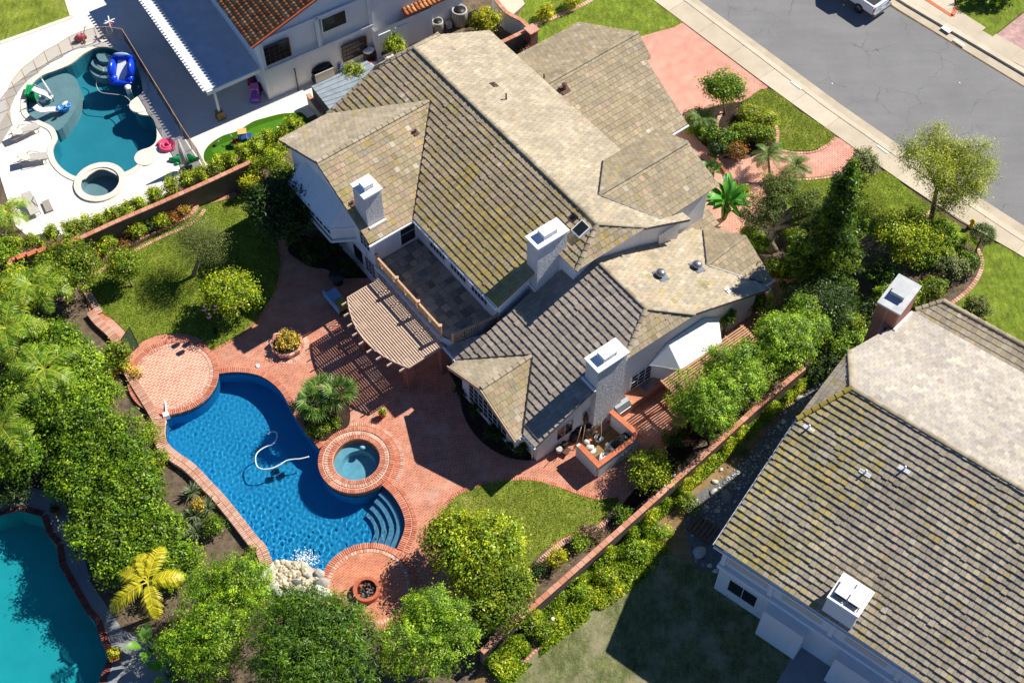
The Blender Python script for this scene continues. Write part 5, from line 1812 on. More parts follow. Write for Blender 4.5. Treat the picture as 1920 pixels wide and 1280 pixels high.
def canopy(lobes, n, leaf, cols, rng, clump=0.34, clumps=None, up=0.5, droop=0.0, aspect=0.55, shell=0.55, spread=0.5, cut=None, tip=None):
    """leaf clumps spread through the volume of a set of ellipsoid lobes.
    lobes: (centre, (rx, ry, rz)); cols: list of colours from old to young leaves"""
    n, leaf = int(n*1.6), leaf*0.78
    w = np.array([(r[0]*r[1]+r[0]*r[2]+r[1]*r[2]) for c, r in lobes])
    w = w/w.sum()
    if clumps is None: clumps = max(24, n//34)
    li = rng.choice(len(lobes), clumps, p=w)
    C = np.array([lobes[i][0] for i in li], dtype=float)
    Rr = np.array([lobes[i][1] for i in li], dtype=float)
    d = rand_dir(clumps, rng)
    d[:, 2] = np.where(d[:, 2] < -0.35, -d[:, 2], d[:, 2])
    rad = shell+(1-shell)*rng.random(clumps)**0.6
    rad *= 0.86+0.32*rng.random(clumps)**1.5
    tuft = rng.random(clumps) < 0.12
    rad = np.where(tuft, rad*1.12, rad)
    cc = C+d*Rr*rad[:, None]
    cn = unit(d/np.maximum(Rr, 0.05))
    cb = (0.42+0.8*rng.random(clumps))*np.where(rad < 0.75, 0.75, 1.0)  # inner clumps get a darker colour, standing in for shade inside the crown
    ca = rng.random(clumps)
    k = rng.integers(0, clumps, n)
    off = rng.normal(size=(n, 3))*clump*0.5
    off *= (0.6+0.8*rng.random(clumps))[k][:, None]
    off += cn[k]*clump*0.12
    P = cc[k]+off
    outw = unit(off)*0.4+cn[k]
    N = unit(outw*0.55+rand_dir(n, rng)*0.75+np.array([0, 0, up]))
    D = unit(outw+rand_dir(n, rng)*0.8+np.array([0, 0, 0.3-droop]))
    Ls = leaf*(0.6+0.8*rng.random(n))
    V, F = leaves(P, N, D, Ls, Ls*aspect)
    pal = np.array(cols)
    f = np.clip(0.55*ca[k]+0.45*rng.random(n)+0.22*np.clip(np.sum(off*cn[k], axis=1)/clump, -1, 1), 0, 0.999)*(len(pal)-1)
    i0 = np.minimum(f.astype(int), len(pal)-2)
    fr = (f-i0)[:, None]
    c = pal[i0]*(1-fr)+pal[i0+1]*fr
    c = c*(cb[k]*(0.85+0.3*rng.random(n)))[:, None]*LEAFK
    keep = np.repeat(P[:, 2] > 0.05, 4) if True else None
    Cl = np.repeat(c, 4, axis=0)
    ok = P[:, 2] > 0.06
    V = V.reshape(-1, 4, 3)[ok].reshape(-1, 3)
    Cl = Cl.reshape(-1, 4, 3)[ok].reshape(-1, 3)
    return V, np.arange(len(V)).reshape(-1, 4), Cl

LEAFK = np.array([1.95, 1.62, 0.7])
def C_(*hs): return [hexc(h) for h in hs]
GREENS = {
    'bright': C_('#33501a', '#557a24', '#6f9630', '#8fb245'),
    'podo': C_('#203f16', '#44701e', '#6a942c', '#98ba42'),
    'citrus': C_('#2f4e14', '#507420', '#7a982a', '#acbc42'),
    'citrus_dark': C_('#2c4817', '#466a1e', '#638327', '#8b9c38'),
    'laurel': C_('#1f3b16', '#38601c', '#547c22', '#80a034'),
    'dark': C_('#152a17', '#20391c', '#2e4b22', '#41602c'),
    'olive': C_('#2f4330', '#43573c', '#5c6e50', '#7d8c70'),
    'grey': C_('#33473c', '#4a5e52', '#667a70', '#8a9a94'),
    'yellow': C_('#4f6a16', '#748a20', '#98a62c', '#b8bc40'),
    'conifer': C_('#1b3514', '#2c4f19', '#41681e', '#5d8226'),
    'willow': C_('#4a6424', '#66822f', '#84994a', '#9fae62'),
    'dry': C_('#5d5a30', '#7c7440', '#98884e', '#a88a58'),
    'shrub': C_('#2f4a1a', '#4a6a22', '#68862f', '#8ba046'),
    'ivy': C_('#2c4717', '#4a6b1f', '#6a8a2e', '#a0ad4f'),
    'red': C_('#454a1c', '#5f5a25', '#75583a', '#86553e'),
    'flower': C_('#3f5a20', '#6a7a30', '#a99a4a', '#d8cf8a'),
    'box': C_('#3c5a18', '#5f7e22', '#84a030', '#a8bb48'),
    'purple': C_('#3a4a2c', '#56583f', '#6d5a70', '#7f6a94'),
}

def trunk(parent, base, top, r0, r1, mat='bark', limbs=(), lean=0.0, name='trunk'):
    m = MB()
    base, top = Vector(base), Vector(top)
    pts = []
    for i in range(6):
        f = i/5
        p = base+(top-base)*f
        p += Vector((math.sin(f*5+base.x)*0.06, math.cos(f*4+base.y)*0.06, 0))*(top-base).length*0.25*(1 if 0 < i < 5 else 0)
        pts.append(p)
    m.tube(pts, [r0+(r1-r0)*(i/5)**0.8 for i in range(6)], 8)
    for q in limbs:
        q = Vector(q)
        mid = top*0.55+q*0.45+Vector((0, 0, 0.15))
        st = base+(top-base)*0.82
        m.tube([st, mid, q], [r1*0.95, r1*0.6, r1*0.2], 6)
    return m.build(name, mat, parent)

SEED = [100]
def tree(name, label, cat, base_px, crown_px, zc, radii, kind='bright', n=6000, leaf=0.2, lobes=7, trunk_r=0.12, mat='leaf', bark='bark', group=None, clump=0.36, up=0.5, droop=0.0, aspect=0.55, shell=0.55, split=0.62, flat=1.0, zb=0.05, core=0.72, reach=(0.45, 0.68)):
    """tree with trunk, limbs and a lobed crown; crown centre is at height zc under pixel crown_px"""
    SEED[0] += 1
    rng = np.random.default_rng(SEED[0])
    b = at(*base_px, zb)
    c = np.array(at(*crown_px, zc))
    R = np.array(radii, dtype=float)
    o = thing(name, label, cat, b, group)
    ls = [(c, tuple(R*core))]
    for i in range(lobes):
        a = 2*math.pi*i/lobes*(2.4 if core < 0.5 else 1.0)+rng.uniform(-0.4, 0.4)
        e = rng.uniform(-0.35, 0.75)
        d = np.array([math.cos(a)*math.cos(e), math.sin(a)*math.cos(e), math.sin(e)])
        k = rng.uniform(0.42, split+0.06)
        ls.append((c+d*R*rng.uniform(*reach), tuple(R*k*np.array([1, 1, flat]))))
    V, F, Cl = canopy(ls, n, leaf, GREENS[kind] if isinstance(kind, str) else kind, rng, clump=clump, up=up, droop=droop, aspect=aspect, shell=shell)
    limbs = [ls[i][0] for i in range(1, len(ls))]
    trunk(o, b, Vector(c)-Vector((0, 0, radii[2]*0.35)), trunk_r, trunk_r*0.55, bark, limbs)
    fast_mesh('crown', V, F, Cl, mat, o, Vector(c))
    return o

def shrub(name, label, cat, px, z, radii, kind='shrub', n=1200, leaf=0.13, lobes=4, mat='leaf', group=None, clump=0.22, zb=0.05, up=0.5, aspect=0.55, stems=True, droop=0.0, shell=0.5):
    SEED[0] += 1
    rng = np.random.default_rng(SEED[0])
    c = np.array(at(*px, z))
    R = np.array(radii, dtype=float)
    b = Vector((c[0], c[1], zb))
    o = thing(name, label, cat, b, group)
    ls = [(c, tuple(R*0.8))]
    for i in range(lobes):
        a = 2*math.pi*i/lobes+rng.uniform(-0.5, 0.5)
        e = rng.uniform(-0.2, 0.8)
        d = np.array([math.cos(a)*math.cos(e), math.sin(a)*math.cos(e), math.sin(e)])
        ls.append((c+d*R*rng.uniform(0.4, 0.6), tuple(R*rng.uniform(0.4, 0.6))))
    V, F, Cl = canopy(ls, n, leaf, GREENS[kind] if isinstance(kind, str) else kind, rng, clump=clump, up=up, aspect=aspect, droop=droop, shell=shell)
    fast_mesh('foliage', V, F, Cl, mat, o, Vector(c))
    if stems:
        m = MB()
        for l in ls[1:4]:
            m.tube([b, Vector((l[0]+c)/2)*0.5+b*0.5, Vector(l[0])], [0.03, 0.022, 0.01], 5)
        m.build('stem', 'bark', o)
    return o

def frond_geo(base, az, el, length, rng, leaflet=0.5, w=0.05, n=26, cols=None, arch=1.1, plumose=0.3, droop=0.5):
    """one feather palm frond: arching rachis with leaflets on both sides"""
    h = np.array([math.cos(az), math.sin(az), 0])
    pts = []
    p = np.array(base, dtype=float)
    e = el
    st = length/14
    for i in range(15):
        pts.append(p.copy())
        p = p+st*(h*math.cos(e)+np.array([0, 0, math.sin(e)]))
        e -= arch/14
    pts = np.array(pts)
    V, F, Cl = [], [], []
    side = np.array([-h[1], h[0], 0])
    k = 0
    for i in range(n):
        f = 0.12+0.88*i/(n-1)
        x = f*14
        j = min(int(x), 13)
        q = pts[j]*(1-(x-j))+pts[j+1]*(x-j)
        t = unit(pts[j+1]-pts[j])
        ll = leaflet*(math.sin(math.pi*min(1, 0.12+f*0.88))**0.6)*(0.85+0.3*rng.random())
        for s in (-1, 1):
            d = unit(side*s+t*0.55+np.array([0, 0, plumose*(rng.random()-0.3)]))
            m1 = q+d*ll*0.55
            e1 = q+d*ll-np.array([0, 0, droop*ll*(0.4+0.5*rng.random())])
            ww = t*w*0.5
            V += [q-ww*0.5, q+ww*0.5, m1+ww, m1-ww, m1-ww, m1+ww, e1+ww*0.15, e1-ww*0.15]
            F += [[k, k+1, k+2, k+3], [k+4, k+5, k+6, k+7]]
            c = np.array(cols[min(int(rng.random()*len(cols)), len(cols)-1)])*(0.8+0.45*rng.random())
            Cl += [c]*8
            k += 8
    for i in range(14):
        a, b = pts[i], pts[i+1]
        ww = side*(0.035*(1-i/16))
        V += [a-ww, a+ww, b+ww, b-ww]
        F += [[k, k+1, k+2, k+3]]
        Cl += [np.array(cols[-1])*1.05]*4
        k += 4
    return V, F, Cl

def feather_palm(name, label, base_px, top_px, zt, n=12, length=2.4, cols=None, leaflet=0.55, trunk_r=0.13, els=(0.2, 1.2), bark='bark_grey', arch=1.5, group=None, azs=None, w=0.05, cat='palm', nl=26, zb=0.05, droop=0.5):
    SEED[0] += 1
    rng = np.random.default_rng(SEED[0])
    b, t = at(*base_px, zb), at(*top_px, zt)
    o = thing(name, label, cat, b, group)
    if trunk_r:
        m = MB()
        pts = [b+(t-b)*(i/7) for i in range(8)]
        m.tube(pts, [trunk_r*(1.15-0.35*i/7) for i in range(8)], 10)
        for i in range(1, 14):
            q = b+(t-b)*(i/14)
            m.lathe(q, [(trunk_r*(1.2-0.35*i/14), -0.02), (trunk_r*(1.22-0.35*i/14), 0.02)], 10)
        m.build('trunk', bark, o)
    for i in range(n):
        az = azs[i] if azs else 2*math.pi*i/n*1.0+rng.uniform(-0.25, 0.25)+(i % 3)*0.4
        el = els[0]+(els[1]-els[0])*rng.random()
        V, F, Cl = frond_geo(np.array(t), az, el, length*(0.8+0.35*rng.random()), rng, leaflet, w, nl, cols, arch*(0.8+0.4*rng.random()), droop=droop)
        fast_mesh('frond', np.array(V), np.array(F), np.array(Cl), 'leaf', o, t)
    return o

def fan_palm(name, label, base_px, top_px, zt, n=14, size=0.75, cols=None, trunk_r=0.11, group=None, cat='palm'):
    SEED[0] += 1
    rng = np.random.default_rng(SEED[0])
    b, t = at(*base_px, 0.05), at(*top_px, zt)
    o = thing(name, label, cat, b, group)
    m = MB()
    m.tube([b+(t-b)*(i/5) for i in range(6)], [trunk_r*(1.2-0.3*i/5)*(1+0.12*(i % 2)) for i in range(6)], 9)
    m.build('trunk', 'bark', o)
    for i in range(n):
        az = 2*math.pi*i/n*1.618*2
        el = rng.uniform(-0.1, 1.15)
        d = np.array([math.cos(az)*math.cos(el), math.sin(az)*math.cos(el), math.sin(el)])
        q = np.array(t)+d*size*0.62
        side = unit(np.cross(d, np.array([0, 0, 1.0])+1e-3))
        nn = np.cross(side, d)
        V, F, Cl = [], [], []
        k = 0
        V += [np.array(t)-side*0.015, np.array(t)+side*0.015, q+side*0.012, q-side*0.012]
        F += [[0, 1, 2, 3]]
        Cl += [np.array(cols[0])]*4
        k = 4
        for j in range(18):
            a = -1.9+3.8*j/17
            dd = unit(d*math.cos(a)+side*math.sin(a)+nn*rng.uniform(-0.12, 0.12))
            L = size*(0.65+0.2*math.cos(a*0.6))*(0.85+0.3*rng.random())
            ww = np.cross(nn, dd)*0.028
            m1 = q+dd*L*0.55
            e1 = q+dd*L-np.array([0, 0, 0.12*L])
            V += [q-ww*0.4, q+ww*0.4, m1+ww, m1-ww, m1-ww, m1+ww, e1+ww*0.1, e1-ww*0.1]
            F += [[k, k+1, k+2, k+3], [k+4, k+5, k+6, k+7]]
            Cl += [np.array(cols[rng.integers(len(cols))])*(0.75+0.5*rng.random())]*8
            k += 8
        fast_mesh('fan_leaf', np.array(V), np.array(F), np.array(Cl), 'leaf', o, t)
    return o

def paddle(o, base, tip, width, cols, rng, droop=0.25, nseg=9, tear=0.0):
    """one large paddle leaf (banana, bird of paradise) as its own part"""
    base, tip = np.array(base, dtype=float), np.array(tip, dtype=float)
    d = tip-base
    L = np.linalg.norm(d)
    t = d/L
    side = unit(np.cross(t, np.array([0.05, 0.03, 1.0])))
    nn = np.cross(side, t)
    V, F, Cl = [], [], []
    c = np.array(cols[rng.integers(len(cols))])*(0.85+0.3*rng.random())
    for i in range(nseg+1):
        f = i/nseg
        p = base+d*f+nn*(0.12*L*math.sin(math.pi*f))-np.array([0, 0, droop*L*f*f])
        wv = 0.5*width*max(0.03, math.sin(math.pi*min(1, max(0, (f-0.18)/0.82)))**0.55 if f > 0.18 else 0.03)
        wv *= 1-(tear*rng.random() if i % 2 else 0)
        V += [p-side*wv+nn*wv*0.35, p-nn*0.0, p+side*wv+nn*wv*0.35]
        Cl += [c*0.92, c*1.25, c*1.0]
    for i in range(nseg):
        a = i*3
        F += [[a, a+1, a+4, a+3], [a+1, a+2, a+5, a+4]]
    return fast_mesh('leaf', np.array(V), np.array(F), np.array(Cl), 'leaf', o, Vector(base))

def paddle_plant(name, label, px, h, n, spread, width, cols, zb=0.05, cat='plant', tear=0.1, droop=0.2):
    SEED[0] += 1
    rng = np.random.default_rng(SEED[0])
    b = at(*px, zb)
    o = thing(name, label, cat, b)
    st = MB()
    for i in range(n):
        az = 2*math.pi*i/n*1.618+rng.uniform(-0.3, 0.3)
        hh = h*(0.55+0.45*rng.random())
        k = b+Vector((math.cos(az)*0.25, math.sin(az)*0.25, hh*0.45))
        tip = b+Vector((math.cos(az)*spread*(0.6+0.4*rng.random()), math.sin(az)*spread*(0.6+0.4*rng.random()), hh))
        st.tube([b+Vector((math.cos(az)*0.1, math.sin(az)*0.1, 0)), k], [0.05, 0.03], 6)
        paddle(o, k, tip, width*(0.8+0.4*rng.random()), cols, rng, droop, tear=tear)
    st.build('stem', 'stem_green', o)
    return o

def spike_plant(name, label, px, r, n, cols, w=0.05, zb=0.05, el=(0.15, 1.3), cat='plant', z0=0.1):
    """rosette of stiff pointed leaves (agave, yucca, grass tuft)"""
    SEED[0] += 1
    rng = np.random.default_rng(SEED[0])
    b = at(*px, zb)
    V, F, Cl = [], [], []
    k = 0
    for i in range(n):
        az, e = rng.uniform(0, 6.283), rng.uniform(*el)
        d = np.array([math.cos(az)*math.cos(e), math.sin(az)*math.cos(e), math.sin(e)])
        s = np.array([-math.sin(az), math.cos(az), 0])
        L = r*(0.7+0.5*rng.random())
        q = np.array(b)+np.array([0, 0, z0])
        m1 = q+d*L*0.55
        e1 = q+d*L-np.array([0, 0, 0.15*L])
        V += [q-s*w*0.4, q+s*w*0.4, m1+s*w*0.5, m1-s*w*0.5, m1-s*w*0.5, m1+s*w*0.5, e1+s*0.004, e1-s*0.004]
        F += [[k, k+1, k+2, k+3], [k+4, k+5, k+6, k+7]]
        Cl += [np.array(cols[rng.integers(len(cols))])*(0.75+0.5*rng.random())]*8
        k += 8
    o = fast_mesh(name, np.array(V), np.array(F), np.array(Cl), 'leaf', None, b)
    return tag(o, label, cat)

m_plain('stem_green', '#5a7a2a', 0.6, 0.2, 5.0)
PALMC = C_('#56801f', '#739a28', '#93ae34', '#b4bc44')
PALMY = C_('#9aa01c', '#b8b422', '#d2c62c', '#e0d040')
FANC = C_('#3f6224', '#587e30', '#749640', '#93ac5a')
BANC = C_('#3c7a22', '#4f8f2a', '#6aa338')

# ---------------- back garden, left border
LAU = 'glossy laurel tree in the pool hedge, '
for i, (x, y, z, r, w) in enumerate(((150,805,2.4,1.8,'nearest the palms'), (215,850,2.6,1.9,'upper right of the hedge'), (155,890,2.4,1.7,'left side of the hedge'), (245,935,2.7,2.0,'in the middle of the hedge'), (190,985,2.4,1.7,'beside the turquoise pool'), (292,1000,2.4,1.7,'next to the spiky plants'), (235,1050,2.2,1.5,'at the lower end beside the yellow palm'), (330,1060,1.8,1.2,'smallest, at the lower right end'))):
    tree('laurel_tree', LAU+w, 'tree', (x+2, y+26), (x, y), z*0.66, (r, r, r*0.7), 'laurel', int(4200*r), 0.19, 6, 0.1, group='laurel trees in the pool hedge', clump=0.33)
for i, (b, t, z, w, ln) in enumerate((((62,600),(60,535),3.0,'highest up, by the brick wall corner',2.3), ((20,690),(12,615),3.4,'at the left edge of the photo',2.4), ((88,770),(82,692),3.4,'nearest the round deck',2.3), ((10,880),(2,800),3.0,'lowest of the clump',2.2))):
    feather_palm('queen_palm', 'yellow-green feather palm '+w, b, t, z, 13, ln, PALMC, 0.62, 0.12, (0.1, 1.1), arch=1.7, group='feather palms along the left edge', nl=30)
for i, (x, y, z, r, k, w) in enumerate(((28,548,1.8,1.5,'citrus','at the left edge under the wall corner'), (105,655,2.0,1.6,'laurel','between the palms and the border wall'), (40,640,1.9,1.6,'citrus_dark','in the gap between two palms'), (48,745,2.0,1.7,'laurel','below the leftmost palm'), (150,705,1.9,1.5,'bright','nearest the round deck'), (120,770,1.9,1.5,'laurel','above the hedge'), (25,860,1.8,1.5,'laurel','at the left edge above the turquoise pool'))):
    tree('broadleaf_tree', 'dense broad-leaved tree in the left border, '+w, 'tree', (x, y+32), (x, y), z, (r, r, r*0.85), k, int(4200*r), 0.19, 7, 0.09, group='broad-leaved trees in the left border', clump=0.33)
for i, (x, y, z, r, k, w) in enumerate(((40,560,1.2,1.3,'bright','under the palms by the wall corner'), (100,640,1.2,1.2,'laurel','between the two upper palms'), (50,720,1.2,1.4,'laurel','under the leftmost palm'), (130,735,1.3,1.2,'shrub','beside the palm nearest the deck'), (185,745,1.5,1.3,'bright','tall one nearest the round deck'), (220,665,0.8,0.8,'shrub','against the low curved wall'), (30,830,1.2,1.3,'laurel','at the left edge above the banana leaves'), (90,860,1.0,1.1,'dark','in the shade behind the hedge'), (20,920,0.9,1.0,'dark','above the turquoise pool'), (60,800,1.3,1.1,'shrub','left of the hedge'), (10,470,1.0,1.0,'bright','outside the wall corner'))):
    shrub('shrub', 'leafy green shrub '+w, 'shrub', (x, y), z, (r, r, r*0.8), k, int(2300*r), 0.17, 5, clump=0.3)
paddle_plant('banana_plant', 'broad-leaved banana plant poking out of the hedge above the turquoise pool', (60, 830), 2.8, 9, 1.5, 0.5, BANC)
paddle_plant('banana_plant', 'banana plant with three pale leaves below the yellow palm', (285, 1225), 2.3, 6, 1.3, 0.55, C_('#6a9a3a', '#82ac4c', '#9abb62'))
paddle_plant('banana_plant', 'dark banana plant at the bottom edge beside the turquoise pool', (318, 1270), 1.8, 7, 1.1, 0.4, BANC)
feather_palm('yellow_palm', 'yellowish feather palm with five wide fronds beside the turquoise pool', (302,1150), (277,1090), 2.9, 6, 2.3, PALMY, 0.6, 0.12, (0.15, 0.5), arch=1.3, azs=[1.4, 0.15, -1.25, -2.5, 2.7, 2.0], w=0.07, nl=34)
# soil bed plants along the west wall
for i, (x, y, w) in enumerate(((362,925,'highest'), (392,955,'middle right'), (366,968,'middle left'), (370,1000,'lowest'))):
    spike_plant('agave', 'grey-green spiky rosette plant, %s of the four beside the pool wall' % w, (x, y), 0.75, 60, C_('#5c6f4a', '#74855e', '#8d9a76'), 0.07)
shrub('flowering_shrub', 'cream flowering plant among the spiky rosettes', 'plant', (372, 945), 0.5, (0.45, 0.4, 0.35), 'flower', 500, 0.1)
shrub('shrub', 'round dark green shrub beside the pool wall below the spiky rosettes', 'shrub', (404, 985), 0.5, (0.62, 0.62, 0.5), 'laurel', 900, 0.13)
shrub('shrub', 'low ferny shrub where the hedge meets the pool wall', 'shrub', (298, 862), 0.6, (0.65, 0.6, 0.5), 'citrus_dark', 900, 0.14)
shrub('shrub', 'wispy light shrub overhanging the water spout', 'shrub', (285, 810), 0.9, (0.6, 0.7, 0.7), 'willow', 900, 0.13, clump=0.3)
for i, (x, y, k, w) in enumerate(((255,702,'flower','uppermost'), (238,690,'flower','beside the border wall'), (212,700,'red','with reddish leaves'), (205,730,'shrub','nearest the hedge'), (470,1035,'shrub','at the foot of the pool wall'))):
    shrub('small_plant', 'small plant on bare soil behind the pool, '+w, 'plant', (x, y), 0.3, (0.35, 0.35, 0.3), k, 260, 0.11)
# lawn trees
tree('citrus_tree', 'dense green citrus tree with pale trunk by the stepped wall', 'tree', (140,567), (128,505), 2.0, (1.75, 1.7, 1.4), 'citrus_dark', 9000, 0.17, 8, 0.1, bark='bark_grey')
tree('citrus_tree', 'small citrus tree at the left end of the lawn', 'tree', (249,538), (232,500), 1.5, (0.95, 0.9, 1.0), 'citrus_dark', 3200, 0.15, 6, 0.07, bark='bark_grey')
tree('olive_tree', 'airy grey-green olive tree in the middle of the upper lawn', 'tree', (362,518), (374,462), 2.4, (1.75, 1.6, 1.3), 'olive', 8500, 0.11, 14, 0.16, 'leaf_dull', 'bark_grey', clump=0.5, aspect=0.3, split=0.5)
tree('citrus_tree', 'yellow-green citrus tree at the sunny edge of the house shadow', 'tree', (418,600), (428,552), 1.6, (1.45, 1.4, 1.2), 'citrus', 6000, 0.17, 8, 0.09, bark='bark_grey')
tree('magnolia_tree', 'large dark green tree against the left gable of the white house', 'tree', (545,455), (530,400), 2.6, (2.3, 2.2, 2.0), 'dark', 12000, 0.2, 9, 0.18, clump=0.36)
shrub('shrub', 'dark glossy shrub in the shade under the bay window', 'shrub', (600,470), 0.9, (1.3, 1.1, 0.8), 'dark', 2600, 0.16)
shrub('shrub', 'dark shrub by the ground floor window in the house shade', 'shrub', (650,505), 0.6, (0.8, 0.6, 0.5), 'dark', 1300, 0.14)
for i, (x, y, z, r, k, w) in enumerate(((478,318,1.1,0.9,'citrus','at the end of the brick wall'), (515,300,1.4,1.0,'citrus','beside the left gable corner'), (468,345,0.8,0.7,'yellow','with yellow flowers by the wall'), (530,330,1.2,0.9,'shrub','between the wall and the big dark tree'))):
    shrub('shrub', 'sunlit garden shrub '+w, 'shrub', (x, y), z, (r, r, r*0.8), k, int(2000*r), 0.14)
# border bed along the brick wall
for i, (x, y, r, k, w) in enumerate(((200,460,0.7,'citrus','largest, nearest the citrus tree'), (232,462,0.35,'red','reddish one next to it'), (258,432,0.62,'citrus','middle of the bed'), (300,412,0.6,'citrus','right half of the bed'), (325,408,0.35,'red','small reddish one at the bed end'), (180,478,0.35,'red','small reddish one at the lower end'), (280,425,0.35,'dark','small dark one'), (343,395,0.4,'dry','dry one at the tip of the bed'))):
    shrub('bed_shrub', 'shrub in the bed below the wall, '+w, 'shrub', (x, y), 0.35+r*0.5, (r, r, r*0.75), k, int(1500*r+150), 0.13)
# hedge on the neighbour's side of the wall
HX = [(30,462),(62,458),(98,440),(137,432),(163,425),(188,420),(215,408),(240,398),(262,388),(292,370),(322,352),(350,342),(378,330),(405,315),(430,305),(455,288),(480,278),(505,262),(530,250),(552,240)]
for i, (x, y) in enumerate(HX):
    r = 0.55+0.12*math.sin(i*2.1)
    shrub('hedge_shrub', 'upright hedge shrub beside the white deck, %s from the lower end' % ORD[i], 'shrub', (x, y), 0.9, (r, r, 0.95), 'box', 1100, 0.13, 4, group='hedge shrubs beside the white deck', clump=0.2, up=0.8)
# planters by the pool
shrub('flowering_shrub', 'mixed flowering plants filling the scalloped round planter', 'plant', (538, 640), 0.65, (0.75, 0.75, 0.35), 'flower', 900, 0.12)
for i, (b, t, z, w) in enumerate((((592,800),(588,757),1.5,'left one of the pair beside the pool'), ((628,785),(636,738),1.7,'right one of the pair beside the pool'), ((612,775),(600,735),1.2,'small one behind the pair beside the pool'))):
    fan_palm('fan_palm', 'squat fan palm, '+w, b, t, z, 24, 0.85, FANC, 0.14)
shrub('shrub', 'low leafy plants at the foot of the fan palms', 'shrub', (600, 805), 0.35, (0.75, 0.55, 0.35), 'citrus_dark', 1100, 0.13)
shrub('shrub', 'small green plants between the fan palms and the spa', 'shrub', (628, 792), 0.25, (0.5, 0.4, 0.22), 'shrub', 500, 0.11)
# kitchen bed
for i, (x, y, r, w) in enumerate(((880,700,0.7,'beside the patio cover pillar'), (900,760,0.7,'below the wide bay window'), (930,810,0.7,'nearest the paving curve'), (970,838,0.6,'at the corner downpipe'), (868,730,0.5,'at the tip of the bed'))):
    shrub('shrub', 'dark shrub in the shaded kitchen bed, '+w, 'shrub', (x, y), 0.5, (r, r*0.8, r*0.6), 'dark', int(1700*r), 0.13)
# lower trees
tree('podocarpus_tree', 'bright green bushy tree left of the rock waterfall', 'tree', (430,1190), (432,1120), 2.8, (2.5, 2.1, 1.9), 'podo', 15000, 0.16, 10, 0.12, clump=0.26, aspect=0.35, up=0.9)
tree('podocarpus_tree', 'bright green tree at the bottom edge below the waterfall tree', 'tree', (400,1290), (395,1210), 2.6, (2.2, 1.9, 1.7), 'podo', 11000, 0.16, 9, 0.12, clump=0.26, aspect=0.35, up=0.9)
tree('pine_tree', 'dark green pine with soft needles at the bottom centre', 'tree', (590,1330), (590,1210), 4.6, (2.9, 2.3, 2.2), 'conifer', 24000, 0.26, 13, 0.2, clump=0.36, aspect=0.22, up=0.7, droop=-0.3)
tree('podocarpus_tree', 'large bright green tree right of the fire pit at the bottom', 'tree', (812,1260), (808,1195), 3.0, (2.5, 2.3, 2.0), 'podo', 15000, 0.16, 10, 0.14, clump=0.26, aspect=0.35, up=0.9)
tree('citrus_tree', 'yellow-green citrus tree between the fire pit and the lower lawn', 'tree', (880,1080), (885,1030), 2.0, (2.2, 1.9, 1.6), 'citrus', 12000, 0.18, 9, 0.12)
tree('citrus_tree', 'darker citrus tree against the long brick wall', 'tree', (945,1165), (938,1115), 2.0, (1.75, 1.6, 1.4), 'citrus_dark', 8000, 0.17, 8, 0.11)
shrub('shrub', 'round yellow-green shrub beside the long brick wall', 'shrub', (1045,1048), 0.6, (0.6, 0.6, 0.5), 'yellow', 900, 0.12)
shrub('shrub', 'dark leggy shrub in the narrow bed left of the round yellow shrub', 'shrub', (1008,1068), 0.5, (0.55, 0.5, 0.4), 'dark', 700, 0.12)
shrub('shrub', 'lavender plants with purple flowers below the lower lawn', 'plant', (1110,1000), 0.4, (0.8, 0.5, 0.35), 'purple', 900, 0.11)
shrub('shrub', 'green ferny plants beside the lavender', 'plant', (1085,1015), 0.4, (0.6, 0.5, 0.35), 'bright', 700, 0.12)
shrub('shrub', 'low shrub at the corner of lower lawn and long brick wall', 'shrub', (1170,965), 0.4, (0.7, 0.5, 0.35), 'laurel', 800, 0.12)
tree('citrus_tree', 'small bright citrus tree beside the bin enclosure', 'tree', (1225,915), (1216,885), 1.4, (1.0, 0.95, 0.95), 'citrus', 4200, 0.16, 7, 0.07)
shrub('shrub', 'thin dark grassy shrub beside the slatted side cover', 'shrub', (1262,820), 0.8, (0.7, 0.7, 0.8), 'conifer', 1400, 0.16, aspect=0.2)
for i, (b, c, z, r, w) in enumerate((((1330,835),(1318,768),3.2,1.75,'lowest of the row, beside the slatted side cover'), ((1368,775),(1366,712),3.6,1.7,'second from below in the row'), ((1420,735),(1416,688),2.7,1.3,'third from below in the row'), ((1470,705),(1468,645),3.4,1.6,'fourth from below in the row'), ((1512,670),(1506,612),2.8,1.35,'highest of the row, near the brown chimney'))):
    tree('podocarpus_tree', 'bright green side-yard tree, '+w, 'tree', b, c, z, (r, r*0.95, r*1.15), 'podo', int(6500*r), 0.16, 11, 0.09, group='bright trees along the side wall', clump=0.25, aspect=0.35, up=0.9)
shrub('shrub', 'climbing shrub on the wall beside the white bay roof', 'shrub', (1362,600), 1.6, (0.6, 0.6, 0.9), 'laurel', 1300, 0.13)
shrub('shrub', 'dense shrub at the corner under the wing roof', 'shrub', (1425,570), 0.9, (0.6, 0.6, 0.9), 'laurel', 1100, 0.13)
shrub('shrub', 'hedge shrub between the wing corner and the bright trees', 'shrub', (1440,615), 0.6, (0.8, 0.7, 0.6), 'citrus_dark', 1400, 0.13)

